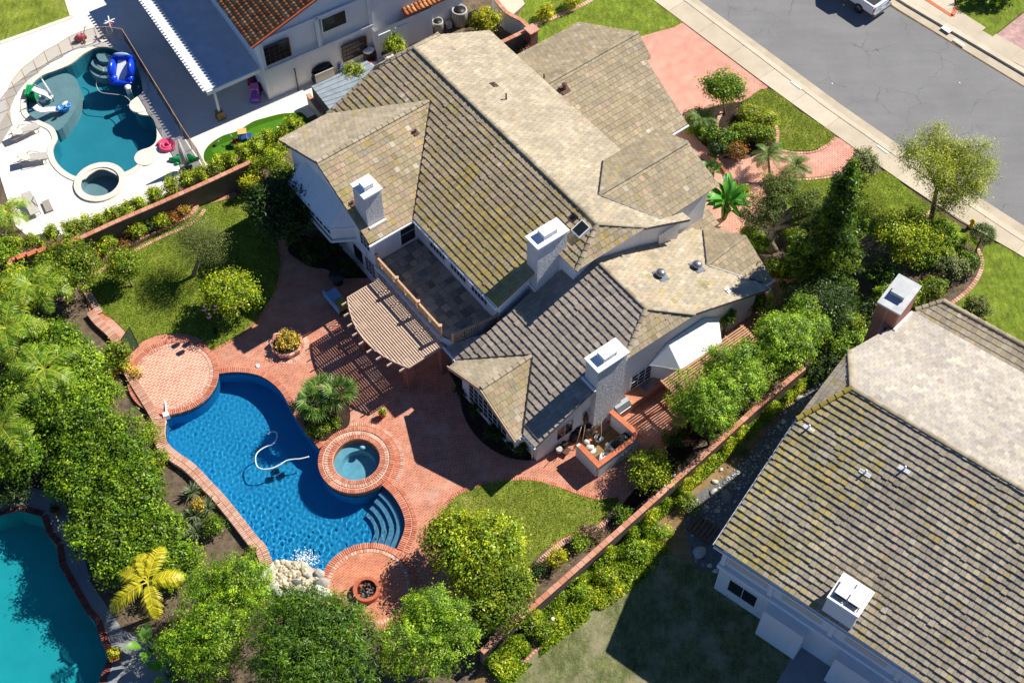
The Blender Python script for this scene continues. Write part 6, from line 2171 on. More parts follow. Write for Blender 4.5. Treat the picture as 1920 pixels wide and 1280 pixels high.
# ground cover along the outside of the long wall
def cover(name, label, cat, path, width, h, kind, n, leaf=0.12, zb=0.0, mat='leaf', patchy=0.0):
    SEED[0] += 1
    rng = np.random.default_rng(SEED[0])
    pts = resample(path, 0.08)
    k = rng.integers(0, len(pts), n)
    P = np.array([pts[i][0] for i in k])
    D = np.array([pts[i][1] for i in k])
    N = np.stack([-D[:, 1], D[:, 0], np.zeros(n)], axis=1)
    off = rng.uniform(-0.5, 0.5, n)
    P = P+N*(off*width)[:, None]
    nz = np.array([vnoise(p[0]*1.6, p[1]*1.6, 5) for p in P])
    ok = nz > patchy
    hh = h*(0.25+0.9*nz)*np.clip(1.15-np.abs(off)*1.7, 0.2, 1)
    P[:, 2] = zb+hh*rng.random(n)**0.5
    Nn = unit(rand_dir(n, rng)*0.8+np.array([0, 0, 0.8]))
    Ls = leaf*(0.6+0.8*rng.random(n))
    V, F = leaves(P, Nn, rand_dir(n, rng), Ls, Ls*0.6)
    pal = np.array(GREENS[kind])
    f = np.clip(nz*0.7+rng.random(n)*0.5, 0, 0.999)*(len(pal)-1)
    i0 = np.minimum(f.astype(int), len(pal)-2)
    fr = (f-i0)[:, None]
    c = (pal[i0]*(1-fr)+pal[i0+1]*fr)*(0.75+0.5*rng.random(n))[:, None]*LEAFK
    V = V.reshape(-1, 4, 3)[ok].reshape(-1, 3)
    Cl = np.repeat(c[ok], 4, axis=0)
    o = fast_mesh(name, V, np.arange(len(V)).reshape(-1, 4), Cl, mat, None, Vector((P[0][0], P[0][1], zb)))
    return tag(o, label, cat, kind='stuff')
def pxp(l): return zz(l, 0, 0, 1)
_wl = [at(x, y, 1.5) for x, y in ((903,1222),(960,1170),(1050,1092),(1190,968),(1330,843),(1420,762),(1508,688))]
_wn = (_wl[-1]-_wl[0]).normalized()
_wn = Vector((_wn.y, -_wn.x, 0))
cover('ivy', 'ivy covering the outer face of the long brick wall', 'ivy', [Vector((p.x, p.y, 0))+_wn*0.38 for p in _wl], 0.55, 1.75, 'ivy', 26000, 0.11)
cover('ground_cover', 'leafy ground cover at the foot of the ivy wall', 'ground cover', [Vector((p.x, p.y, 0))+_wn*1.05 for p in _wl[:4]], 1.5, 0.5, 'laurel', 13000, 0.11, patchy=0.25)
cover('ground_cover', 'mixed flowering ground cover along the dry lawn', 'ground cover', pxp([(930,1262),(985,1205),(1060,1150),(1110,1115),(1160,1080),(1195,1050),(1230,1010)]), 2.0, 0.6, 'ivy', 14000, 0.12, patchy=0.3)
cover('ground_cover', 'reddish flowering ground cover between ivy and dry lawn', 'ground cover', pxp([(960,1215),(1060,1130),(1150,1060),(1230,990)]), 1.2, 0.35, 'red', 3500, 0.1, patchy=0.45)
for i, (x, y, r, k, w) in enumerate(((1012,1180,0.75,'shrub','lowest'), (1085,1110,0.7,'bright','second from below'), (1135,1085,0.65,'citrus','third from below'), (1190,1035,0.75,'bright','fourth from below'), (1235,1000,0.75,'bright','fifth from below'), (1290,945,0.7,'shrub','sixth from below, beside the gravel'))):
    shrub('shrub', 'rounded shrub bordering the dry lawn, %s' % w, 'shrub', (x, y), 0.4, (r, r*0.8, 0.45), k, int(1500*r), 0.12)
spike_plant('grass_tuft', 'grassy tuft on the shaded stony strip beside the right-hand house', (1395,850), 0.6, 60, C_('#4a6a3a', '#65804c'), 0.03)
for i, (x, y, w) in enumerate(((1382,1105,'left'), (1428,1140,'right'))):
    spike_plant('strappy_plant', 'strappy plant under the right-hand house wall, %s one' % w, (x, y), 0.75, 70, C_('#3f5a26', '#567030', '#6c8440'), 0.05)
spike_plant('strappy_plant', 'strappy plant in the corner beside the lower grey path', (1545,1215), 0.8, 70, C_('#3f5a26', '#567030'), 0.05)

# ---------------- front garden
tree('front_tree', 'small green tree beside the red driveway', 'tree', (1358,215), (1357,168), 2.2, (1.3, 1.1, 0.9), 'laurel', 4500, 0.17, 7, 0.08)
for i, (x, y, r, k, w) in enumerate(((1310,225,0.9,'shrub','beside the garage corner'), (1330,250,0.9,'laurel','left half'), (1362,262,0.9,'laurel','lower left'), (1395,250,1.0,'citrus_dark','middle'), (1425,255,0.9,'citrus_dark','right half'), (1405,215,0.9,'willow','upper, feathery'), (1440,225,0.8,'willow','upper right, feathery'), (1380,285,0.7,'red','lower edge with reddish leaves'), (1345,280,0.6,'dark','lower left edge'))):
    shrub('bed_shrub', 'shrub in the round front bed, %s' % w, 'shrub', (x, y), 0.55, (r, r*0.85, r*0.65), k, int(2000*r), 0.14)
for i, (b, t, z, w) in enumerate((((1445,345),(1440,292),1.6,'left one above the gnarled tree'), ((1490,350),(1492,312),1.2,'right one above the gnarled tree'), ((1318,262),(1316,222),1.2,'one beside the garage corner'))):
    feather_palm('pygmy_palm', 'small fine-leaved palm, '+w, b, t, z, 18, 1.35, C_('#4c6b2c', '#63803a', '#7f9650'), 0.3, 0.08, (0.1, 1.2), arch=1.6, w=0.03, nl=30)
paddle_plant('bird_of_paradise', 'tall bird of paradise with broad leaves by the front wing', (1357,410), 3.3, 36, 1.7, 0.38, C_('#2f6a1e', '#3f7f26', '#549236', '#6aa244'), tear=0.05, droop=0.3)
paddle_plant('bird_of_paradise', 'lower bird of paradise clump beside the porch roof', (1330,335), 1.6, 9, 0.9, 0.35, C_('#3a6f22', '#4f8530'))
# gnarled tree: thick leaning trunk, bare twisted limbs, tufts of needles
SEED[0] += 1
gb = at(1448, 468, 0.06)
gn = thing('gnarled_tree', 'gnarled tree with thick bare limbs and sparse grey-green tufts in the front bed', 'tree', gb)
g_ = MB()
tp = at(1452, 428, 1.6)
g_.tube([gb, at(1442, 452, 0.6), at(1450, 438, 1.2), tp], [0.36, 0.25, 0.22, 0.2], 10)
g_.tube([gb+Vector((0.3, -0.1, 0)), at(1444, 456, 0.5)], [0.14, 0.2], 8)
ends = []
for px_, z_ in (((1425,395),2.8), ((1440,370),3.2), ((1468,372),3.4), ((1500,390),3.2), ((1522,372),3.3), ((1538,398),3.0), ((1510,420),2.4), ((1415,420),2.4), ((1455,350),3.3), ((1485,350),3.4)):
    e = at(*px_, z_)
    mid = tp*0.5+e*0.5+Vector((rnd.uniform(-.35, .35), rnd.uniform(-.35, .35), 0.35))
    g_.tube(smooth_path([tp, mid, e], 4), [0.2-0.018*i for i in range(9)], 7)
    ends.append(e)
    for _ in range(3):
        e2 = e+Vector((rnd.uniform(-.6, .6), rnd.uniform(-.6, .6), rnd.uniform(0, .45)))
        g_.tube([mid*0.4+e*0.6, e2], [0.045, 0.012], 5)
        ends.append(e2)
g_.build('trunk', 'bark_grey', gn)
rng = np.random.default_rng(77)
ls_ = [(np.array(e), (0.5, 0.5, 0.3)) for i, e in enumerate(ends)]
V, F, Cl = canopy(ls_, 10500, 0.14, C_('#2c4426', '#3e5a32', '#587048', '#788c68'), rng, clump=0.34, clumps=330, aspect=0.4)
fast_mesh('crown', V, F, Cl, 'leaf_dull', gn, tp)
# tall conifer
SEED[0] += 1
ct = at(1606, 302, 10.6)
cb_ = Vector((ct.x, ct.y, 0.06))
cf = thing('conifer_tree', 'tall dark conifer with drooping sprays in the front garden', 'tree', cb_)
MB().tube([cb_, (cb_+ct)/2, ct], [0.28, 0.18, 0.03], 9).build('trunk', 'bark', cf)
rng = np.random.default_rng(78)
ls_ = []
for i in range(84):
    f = (i+0.5)/84
    z = 0.9+f*9.5
    rad = (2.25*(1-f)**0.78+0.1)*rng.uniform(0.7, 1.15)
    a = i*2.399+rng.uniform(-0.3, 0.3)
    for fr_, k_ in ((0.35, 0.3), (0.65, 0.26), (0.92, 0.2), (1.12, 0.13)):
        rr_2 = (0.14+k_*rad*0.55)
        ls_.append((np.array([cb_.x+math.cos(a)*rad*fr_, cb_.y+math.sin(a)*rad*fr_, z-0.42*rad*fr_**1.5]), (rr_2, rr_2, rr_2*0.5)))
V, F, Cl = canopy(ls_, 21000, 0.27, C_('#1a3311', '#2a4c16', '#44691c', '#73902a'), rng, clump=0.24, clumps=1100, aspect=0.3, droop=0.5, up=0.35, shell=0.2)
fast_mesh('crown', V, F, Cl, 'leaf', cf, Vector((cb_.x, cb_.y, 3)))
SEED[0] += 1
cb2 = at(1660, 600, 0.06)
tree('conifer_tree', 'bushy dark conifer behind the brown brick chimney', 'tree', (1560,640), (1545,575), 2.2, (1.9, 1.7, 1.7), 'dark', 8000, 0.2, 9, 0.15, aspect=0.3, droop=0.4)
# willow-like street tree
tree('willow_tree', 'open feathery light green tree at the kerb', 'tree', (1742,420), (1768,325), 3.7, (2.75, 2.35, 2.2), 'willow', 19000, 0.17, 15, 0.2, clump=0.42, aspect=0.3, droop=0.5, split=0.36, shell=0.3, core=0.4, reach=(0.45, 1.0))
tree('citrus_tree', 'pale green tree with hanging leaves right of the tall conifer', 'tree', (1705,505), (1702,450), 1.9, (1.75, 1.6, 1.4), 'citrus', 7000, 0.18, 8, 0.1, droop=0.6)
sh = thing('topiary', 'clipped round dark topiary ball on a bent stem by the sidewalk', 'shrub', at(1828, 478, 0.06))
rng = np.random.default_rng(80)
tc_ = np.array(at(1842, 441, 1.3))
V, F, Cl = canopy([(tc_, (0.68, 0.68, 0.6))], 3200, 0.08, GREENS['dark'][1:]+[hexc('#56753a')], rng, clump=0.12, clumps=500, shell=0.92)
fast_mesh('crown', V, F, Cl, 'leaf', sh, Vector(tc_))
MB().tube([at(1828, 478, 0.06), at(1832, 465, 0.5), Vector(tc_)], [0.07, 0.05, 0.04], 7).build('stem', 'bark', sh)
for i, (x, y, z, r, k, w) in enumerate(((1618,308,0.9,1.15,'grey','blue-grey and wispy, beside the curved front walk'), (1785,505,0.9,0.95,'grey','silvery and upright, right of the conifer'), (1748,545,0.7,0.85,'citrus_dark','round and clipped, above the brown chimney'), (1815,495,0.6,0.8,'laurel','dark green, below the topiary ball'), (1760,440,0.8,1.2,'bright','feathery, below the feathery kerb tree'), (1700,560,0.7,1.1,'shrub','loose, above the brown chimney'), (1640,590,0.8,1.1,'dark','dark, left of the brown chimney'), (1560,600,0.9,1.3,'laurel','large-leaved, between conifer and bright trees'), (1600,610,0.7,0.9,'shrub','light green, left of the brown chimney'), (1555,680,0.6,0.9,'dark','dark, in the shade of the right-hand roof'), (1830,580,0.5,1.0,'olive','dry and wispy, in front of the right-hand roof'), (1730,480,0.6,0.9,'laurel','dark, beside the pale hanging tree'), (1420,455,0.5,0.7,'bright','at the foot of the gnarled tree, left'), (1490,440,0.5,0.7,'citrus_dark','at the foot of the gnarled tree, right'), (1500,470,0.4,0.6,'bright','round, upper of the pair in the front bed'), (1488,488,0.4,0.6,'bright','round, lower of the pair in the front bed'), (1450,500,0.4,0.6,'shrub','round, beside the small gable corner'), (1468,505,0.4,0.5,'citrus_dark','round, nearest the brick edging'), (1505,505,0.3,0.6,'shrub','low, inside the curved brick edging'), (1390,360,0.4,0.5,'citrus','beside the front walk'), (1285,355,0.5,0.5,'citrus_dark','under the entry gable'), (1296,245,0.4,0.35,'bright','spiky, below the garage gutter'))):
    shrub('shrub', 'front garden shrub, '+w, 'shrub', (x, y), z, (r, r*0.9, r*0.85), k, int(2100*r), 0.14, mat='leaf_dull' if k in ('grey', 'olive') else 'leaf')
shrub('round_shrub', 'wide rounded shrub at the top right corner', 'shrub', (1862,-12), 0.8, (1.9, 1.1, 0.8), 'laurel', 4000, 0.17, 6)
# plants on the left neighbour's side passage
for i, (x, y, z, r, k, w) in enumerate(((912,40,1.2,1.2,'yellow','beside the tall air conditioner'), (738,88,1.0,0.8,'citrus','behind the upper ridge end'), (665,140,1.8,0.9,'citrus','overhanging the grey shed roof'), (1022,25,0.5,0.6,'yellow','bright yellow on the front lawn'), (1072,5,0.5,0.6,'yellow','bright yellow at the top edge'), (985,98,0.5,0.5,'purple','with dark branches by the brick pillar'), (1000,75,0.4,0.5,'shrub','on the lawn by the brick pillar'))):
    shrub('shrub', 'side passage shrub, '+w, 'shrub', (x, y), z, (r, r*0.9, r*0.9), k, int(2000*r), 0.14)
feather_palm('corner_palm', 'feathery palm at the left edge beside the white deck', (8,452), (14,398), 1.5, 12, 1.6, PALMC, 0.4, 0.09, (0.1, 1.0), arch=1.6)

for i, (x, y, z, r, k, w) in enumerate(((1530,560,0.9,1.2,'laurel','broad, below the tall conifer'), (1490,560,0.7,0.8,'citrus_dark','at the end of the side lawn'), (1655,520,0.9,1.2,'conifer','dark, right foot of the tall conifer'), (1540,520,0.8,1.0,'dark','dark, left foot of the tall conifer'), (1670,560,0.8,1.1,'bright','light, between conifer and brown chimney'), (1765,475,0.6,0.9,'citrus','light, left of the silvery shrub'), (1790,455,0.5,0.7,'bright','light, left of the topiary stem'), (1575,650,0.8,1.1,'laurel','broad-leaved, upper left of the right-hand roof'), (1620,640,0.7,0.9,'bright','fern-like, at the foot of the brown chimney'), (1530,700,0.5,0.8,'dark','dark, near the tip of the mossy roof'), (1405,440,0.5,0.6,'citrus_dark','beside the front walk below the gnarled tree'), (1478,415,0.6,0.7,'citrus_dark','under the right limbs of the gnarled tree'), (1525,455,0.5,0.7,'laurel','left of the conifer on the lawn edge'))):
    shrub('shrub', 'front bed shrub, '+w, 'shrub', (x, y), z, (r, r*0.9, r*0.8), k, int(2000*r), 0.14)
# ------------------------------------------------------------------ garden walls
Z3 = Vector((0, 0, 1))
def coped_wall(label, pts, z, core_mat, cap_mat='coping_wall', w=0.2, capw=0.3, step=0.42, zs=None, name='garden_wall', zb=-0.05):
    """masonry wall: core plus a course of single coping blocks; pts = pixels of the coping top at height z"""
    P = [at(x, y, z if zs is None else zs[i]) for i, (x, y) in enumerate(pts)]
    o = thing(name, label, 'wall', Vector((P[0].x, P[0].y, 0)))
    core = MB()
    me = brick_mesh(step-0.012, capw, 0.09)
    k = (me.name, cap_mat)
    if k not in BR:
        m2 = me.copy(); m2.materials.append(M[cap_mat]); BR[k] = m2
    for a, b in zip(P, P[1:]):
        zt = min(a.z, b.z) if zs is None else a.z
        a2, b2 = Vector((a.x, a.y, 0)), Vector((b.x, b.y, 0))
        d = (b2-a2)
        L = d.length
        d.normalize()
        core.obox((a2+b2)/2+Z3*((zt-0.07+zb)/2), d*(L/2+0.02), Vector((-d.y, d.x, 0))*(w/2), Z3*((zt-0.07-zb)/2))
        n = max(1, round(L/step))
        for i in range(n):
            c = a2+d*(L*(i+0.5)/n)
            mw = Matrix.Translation((c.x, c.y, zt-0.075+rnd.uniform(-.004, .004))) @ Matrix.Rotation(math.atan2(d.y, d.x)+rnd.uniform(-.008, .008), 4, 'Z') @ Matrix.Scale(L/n/step, 4, (1, 0, 0))
            inst('coping_block', BR[k], mw, o)
    core.build('wall_core', core_mat, o)
    return o

m_plain('wall_dark', '#6e655c', 0.95, 0.2, 1.5, 0.4, 20.0, 0.2)
coped_wall('long brick-capped garden wall between the main garden and the right-hand plot', [(903,1222),(960,1170),(1050,1092),(1190,968),(1330,843),(1420,762),(1508,688)], 1.5, 'wall_dark')
coped_wall('brick-capped garden wall between the white deck and the upper lawn', [(150,446),(215,416),(300,380),(390,340),(470,303)], 1.75, 'wall_dark')
sx = [(12+i*19.5, 491-i*6.2) for i in range(8)]
P0 = thing('garden_wall', 'stepped brick-capped wall end beside the feather palms', 'wall', at(20, 510))
for i in range(7):
    z = 1.15+i*0.09
    a, b = at(sx[i][0], sx[i][1], z), at(sx[i+1][0], sx[i+1][1]-3, z)
    d = (b-a)
    m = MB(); m.beam(a, b, 0.32, 0.12); m.build('coping_block', 'brick_wallcap', P0)
    m = MB(); m.obox(Vector(((a.x+b.x)/2, (a.y+b.y)/2, (z-0.06)/2)), d/2, Vector((-d.y, d.x, 0)).normalized()*0.1, Z3*((z-0.06)/2)); m.build('wall_core', 'wall_dark', P0)
coped_wall('short brick-capped wall running off the left edge', [(-20,425),(2,462),(20,497)], 1.2, 'wall_dark')
coped_wall('white side wall with crumbling brick top at the upper edge', [(925,-6),(948,22),(962,30),(978,38),(992,52)], 1.6, 'stucco')
coped_wall('brick-capped wall joining the brick pillar behind the main roof', [(925,86),(955,72),(990,55)], 1.6, 'wall_dark')
gp = thing('gate_pillar', 'square brick pillar with flat pale cap at the side gate', 'pillar', at(1005, 105))
pb_ = at(997, 55, 1.85)
m = MB(); m.box(Vector((pb_.x, pb_.y, 0)), 0.6, 0.6, 1.78, MAIN.th); m.build('pillar_shaft', 'brick_vertical', gp)
m = MB(); m.box(Vector((pb_.x, pb_.y, 1.78)), 0.78, 0.78, 0.1, MAIN.th); m.build('pillar_cap', 'brick_path', gp)
# brick-edged planting bed below the upper wall, with pale mowing strip
be = thing('bed_edging', 'double brick edging of the narrow bed above the upper lawn', 'edging', at(250, 455))
bpth = smooth_path(zz([(372,392),(360,408),(340,420),(300,437),(250,462),(205,486),(172,508)], 0, 0, 1), 5)
bricks(bpth, 0.24, 0.13, 0.02, 0.32, be, 'coping_pale', name='edging_brick', off=-0.05)
bricks(bpth, 0.22, 0.13, 0.06, 0.05, be, 'coping_pale', name='edging_brick', off=0.42)

def edging(label, px, w=0.2, h=0.1, mat='coping_pale', step=0.2, z=0.03):
    p = smooth_path(zz(px, 0, 0, 1), 5)
    o = thing('bed_edging', label, 'edging', p[0])
    bricks(p, w, step, z, h, o, mat, name='edging_brick')
    return o
edging('curved brick edging of the round front bed', [(1352,215),(1344,232),(1345,250),(1350,264)], 0.22, 0.16)
edging('brick edging between the round front bed and the front lawn', [(1455,240),(1458,255),(1456,270)], 0.2, 0.12)
edging('pale edging along the near rim of the front lawn', [(1462,283),(1493,288),(1525,286),(1550,275),(1568,258)], 0.18, 0.06)
edging('curved red brick edging of the bed beside the small front gable', [(1452,528),(1480,531),(1505,520),(1520,502),(1528,480),(1522,462)], 0.24, 0.2, 'coping_red')
edging('pale edging between the right-hand front lawn and the shrubs', [(1833,470),(1840,488),(1836,515),(1815,545),(1780,572),(1745,586)], 0.25, 0.08)
edging('pale edging below the curved front walk', [(1465,336),(1500,338),(1550,334),(1582,324)], 0.18, 0.06)
edging('pale curved edging under the feathery kerb tree', [(1722,418),(1735,405),(1745,398)], 0.2, 0.1)
edging('brick edging along the lower lawn and lavender', [(1156,955),(1128,985),(1085,1005),(1050,1022),(1018,1048),(990,1080)], 0.3, 0.1, 'coping_pale', 0.13)
edging('pale edging of the dry lawn', [(975,1252),(1000,1225),(1030,1200),(1045,1182)], 0.14, 0.1)
edging('brick edging of the shrubs beside the porch', [(1330,295),(1345,305),(1355,318),(1362,330)], 0.2, 0.2, 'coping_red')
edging('brick edging around the upper lawn curve', [(525,470),(527,505),(518,545),(498,580),(470,612),(440,635),(402,656)], 0.11, 0.035, 'coping_red', 0.22, 0.05)
edging('brick edging around the lower lawn curve', [(822,985),(826,962),(842,940),(870,920),(918,903),(965,898),(1005,899),(1048,911),(1090,926),(1125,935)], 0.22, 0.035, 'coping_red', 0.12, 0.05)

# ------------------------------------------------------------------ curved pergola
pg = thing('pergola', 'slatted wooden pergola with curved front below the balcony', 'pergola', W(-38.6, 21.5, 0.05))
pz = 2.62
def vfront(u): return 19.72+0.86*((u+38.62)/3.0)**2
m_plain('slat_wood', '#c8ae98', 0.8, 0.14, 5.0, 0.3, 40.0)
nsl = 22
for i in range(nsl):
    v = 19.82+i*0.148
    us = [-41.62+0.02*k for k in range(300) if vfront(-41.62+0.02*k) <= v]
    if not us: continue
    a, b = us[0], us[-1]
    MB().obox(W((a+b)/2, v, pz), MAIN.A*((b-a)/2), MAIN.B*0.042, Z3*0.018).build('slat', 'slat_wood', pg)
for i in range(9):
    u = -41.45+i*0.71
    v0 = vfront(u)-0.38
    MB().obox(W(u, (v0+23.1)/2, pz-0.1), MAIN.A*0.035, MAIN.B*((23.1-v0)/2), Z3*0.07).build('rafter', 'slat_wood', pg)
for i in range(8):
    a, b = -41.6+i*0.75, -41.6+(i+1)*0.75
    MB().beam(W(a, vfront(a)+0.03, pz-0.02), W(b, vfront(b)+0.03, pz-0.02), 0.05, 0.12).build('fascia', 'slat_wood', pg)
for u in (-41.64, -35.6):
    MB().beam(W(u, vfront(u), pz-0.02), W(u, 23.05, pz-0.02), 0.05, 0.12).build('fascia', 'slat_wood', pg)
for u, v in ((-41.1, 20.85), (-39.6, 20.3), (-36.05, 20.85), (-35.75, 23.0)):
    m = MB(); m.box(W(u, v, 0.05), 0.52, 0.52, pz-0.25, MAIN.th); m.build('brick_pillar', 'brick_vertical', pg)

# side slat cover
sc = thing('slat_cover', 'slatted patio cover half hidden by the bright side-yard trees', 'patio cover', at(1262, 770))
zc_ = 2.35
u0, v0 = MAIN.uv(at(1240, 716, zc_))
m_plain('slat_brown', '#b98d6c', 0.8, 0.16, 5.0, 0.3, 40.0)
for i in range(14):
    MB().obox(W(u0+i*0.15, v0+3.1, zc_), MAIN.A*0.045, MAIN.B*3.1, Z3*0.022).build('slat', 'slat_brown', sc)
for i in range(6):
    MB().obox(W(u0+1.0, v0+0.1+i*1.2, zc_-0.09), MAIN.A*1.15, MAIN.B*0.035, Z3*0.06).build('rafter', 'slat_brown', sc)
for du, dv in ((0.45, 0.25), (1.9, 0.25), (1.9, 5.8)):
    m = MB(); m.box(W(u0+du, v0+dv, 0.05), 0.12, 0.12, zc_-0.2, MAIN.th); m.build('post', 'wood_post', sc)

# ------------------------------------------------------------------ bin enclosure
ez = 1.31
ec = [MAIN.uv(at(x, y, ez)) for x, y in ((1149,773),(1197.5,815),(1122,871),(1083.5,831))]
enc = thing('bin_enclosure', 'white-walled utility enclosure with red brick top beside the ground chimney', 'enclosure', at(1140, 850))
ew = MB()
for a, b in zip(ec, ec[1:]):
    pa, pb = W(a[0], a[1], 0), W(b[0], b[1], 0)
    d = (pb-pa).normalized()
    nrm = Vector((d.y, -d.x, 0))
    c = (pa+pb)/2
    MB().obox(c+Z3*((ez-0.06)/2), d*((pb-pa).length/2), nrm*0.11, Z3*((ez-0.06)/2)).build('enclosure_wall', 'stucco', enc)
    MB().beam(pa-d*0.15+Z3*(ez-0.02), pb-d*0.15+Z3*(ez-0.02), 0.3, 0.07).build('wall_cap', 'brick_wallcap', enc)
MB().prism([W(u, v, 0) for u, v in ec], 0.03, 0.06).build('enclosure_floor', 'soil_tan', enc)
def grp(name, label, cat, px, z=0.05, group=None): return thing(name, label, cat, at(*px, z), group)
# gas grill stored inside
c = at(1162, 842, 0.06)
o = thing('gas_grill', 'black gas grill with steel side panel inside the utility enclosure', 'grill', c)
MB().box(c, 0.75, 1.25, 0.75, MAIN.th).build('grill_cabinet', 'metal_dark', o)
m = MB(); m.blob(c+Z3*0.82, 0.36, 0.55, 0.3, 14, 8, 0.0, None, MAIN.th); m.build('grill_lid', 'black', o)
MB().box(c-MAIN.B*0.72+Z3*0.1, 0.75, 0.16, 0.85, MAIN.th).build('side_panel', 'metal_grey', o)
MB().box(c+MAIN.A*0.55-MAIN.B*0.1+Z3*0.6, 0.3, 0.7, 0.05, MAIN.th).build('side_shelf', 'metal_grey', o)
c = at(1133, 866, 0.06)
o = thing('white_drum', 'white round filter drum in the near corner of the utility enclosure', 'drum', c)
m = MB(); m.lathe(c, [(0.28, 0), (0.3, 0.05), (0.3, 0.62), (0.27, 0.68), (0.25, 0.66), (0.02, 0.66)], 22); m.build('drum_body', 'white_paint', o)
for a in range(4):
    m = MB(); m.blob(c+Vector((0.09*math.cos(a*1.57), 0.09*math.sin(a*1.57), 0.69)), 0.05, 0.05, 0.03, 8, 4, 0); m.build('lid_knob', 'black', o)
c = at(1122, 826, 0.06)
o = thing('metal_bucket', 'round metal bucket with bottles inside the utility enclosure', 'bucket', c)
m = MB(); m.lathe(c, [(0.2, 0), (0.24, 0.35), (0.22, 0.35), (0.19, 0.06), (0.02, 0.06)], 20); m.build('bucket_body', 'metal_grey', o)
for a in range(5):
    m = MB(); m.lathe(c+Vector((0.11*math.cos(a*1.3), 0.11*math.sin(a*1.3), 0.05)), [(0.04, 0), (0.04, 0.25), (0.015, 0.3), (0.015, 0.36)], 8); m.build('bottle', 'black' if a % 2 else 'white_paint', o)
for i, (x, y) in enumerate(((1106,838),(1112,846),(1141,852),(1100,828))):
    m = MB(); m.blob(at(x, y, 0.15), 0.22, 0.14, 0.12, 9, 5, 0.25, None, i*0.8, i)
    tag(m.build('bag', 'concrete_white'), 'crumpled pale bag inside the utility enclosure, %s' % ('beside the drum', 'along the left wall', 'at the far side of the drum', 'nearest the metal bucket')[i], 'bag')
# tools against the wall
o = grp('patio_umbrella', 'closed brown umbrella leaning on the wall beside the ground chimney', 'umbrella', (1092, 828))
m = MB(); m.tube([at(1092, 828, 0.06), at(1098, 790, 1.5)], 0.03, 8); m.build('pole', 'wood_tan', o)
m = MB()
a, b = at(1097, 795, 1.3), at(1100, 772, 2.1)
m.tube([a, a*0.6+b*0.4, a*0.3+b*0.7, b], [0.06, 0.17, 0.14, 0.04], 9); m.build('canopy', 'rust_metal', o)
for i, (x0, y0, x1, y1, w) in enumerate(((1078,842,1090,800,'leftmost'), (1110,818,1122,790,'rightmost'), (1128,828,1127,790,'beside the bucket'))):
    m = MB(); m.tube([at(x0, y0, 0.06), at(x1, y1, 1.5)], 0.022, 6)
    tag(m.build('garden_pole', 'wood_tan'), 'long garden tool handle leaning by the kitchen wall, '+w, 'pole')
o = grp('black_sacks', 'heap of black sacks against the kitchen wall', 'sacks', (1078, 815))
for i, (x, y, z) in enumerate(((1076,818,0.3),(1084,808,0.4),(1100,812,0.35),(1106,806,0.35))):
    m = MB(); m.blob(at(x, y, z), 0.28, 0.25, 0.42, 10, 6, 0.2, None, 0, i); m.build('sack', 'black', o)
o = grp('bundle_of_stakes', 'bundle of dark wooden stakes leaning beside the ground chimney', 'stakes', (1105, 822))
for i in range(9):
    m = MB(); m.tube([at(1098+i*2, 826-i*1.2, 0.06), at(1104+i*2.4, 806-i*1.5, 0.9+0.1*(i % 3))], 0.02, 5); m.build('stake', 'bark', o)
o = grp('potted_cart', 'small cart with blue pot and bucket below the kitchen window', 'cart', (1055, 842))
MB().box(at(1055, 842, 0.25), 0.8, 0.45, 0.05, MAIN.th+0.4).build('shelf', 'rust_metal', o)
m = MB(); m.lathe(at(1048, 846, 0.3), [(0.14, 0), (0.18, 0.3), (0.15, 0.3)], 14); m.build('bucket', 'fabric_grey', o)
m = MB(); m.lathe(at(1058, 835, 0.3), [(0.12, 0), (0.17, 0.28), (0.14, 0.28)], 14); m.build('pot', 'metal_dark', o)
for s in (-1, 1):
    m = MB(); m.tube([at(1055, 842, 0.05)+MAIN.B*0.35*s, at(1055, 842, 0.9)+MAIN.B*0.35*s], 0.02, 6); m.build('leg', 'rust_metal', o)
# barbecue island
o = grp('barbecue_island', 'tiled outdoor kitchen counter with built-in sink and grill by the side wall', 'counter', (1195, 760))
iu, iv = MAIN.uv(at(1196, 735, 0.9))
MB().obox(W(iu, iv, 0.45), MAIN.A*0.38, MAIN.B*1.75, Z3*0.4).build('counter_base', 'brick_vertical', o)
MB().obox(W(iu, iv, 0.88), MAIN.A*0.42, MAIN.B*1.8, Z3*0.03).build('counter_top', 'brick_firedeck', o)
MB().obox(W(iu, iv+0.75, 0.915), MAIN.A*0.26, MAIN.B*0.42, Z3*0.008).build('sink', 'metal_grey', o)
gc = W(iu+0.05, iv-1.35, 0.9)
m = MB()
pr_ = [(-0.42, 0.0), (-0.42, 0.16), (-0.3, 0.32), (-0.05, 0.4), (0.2, 0.34), (0.4, 0.18), (0.42, 0.0)]
vs = [gc+MAIN.A*x+MAIN.B*(s*0.48)+Z3*z for s in (-1, 1) for x, z in pr_]
n = len(pr_)
m.add(vs, [(i, i+1, n+i+1, n+i) for i in range(n-1)]+[tuple(range(n)), tuple(reversed(range(n, 2*n)))])
m.build('grill_hood', 'metal_grey', o)
MB().beam(gc+MAIN.A*0.46-MAIN.B*0.4+Z3*0.1, gc+MAIN.A*0.46+MAIN.B*0.4+Z3*0.1, 0.04, 0.04).build('hood_handle', 'white_metal', o)

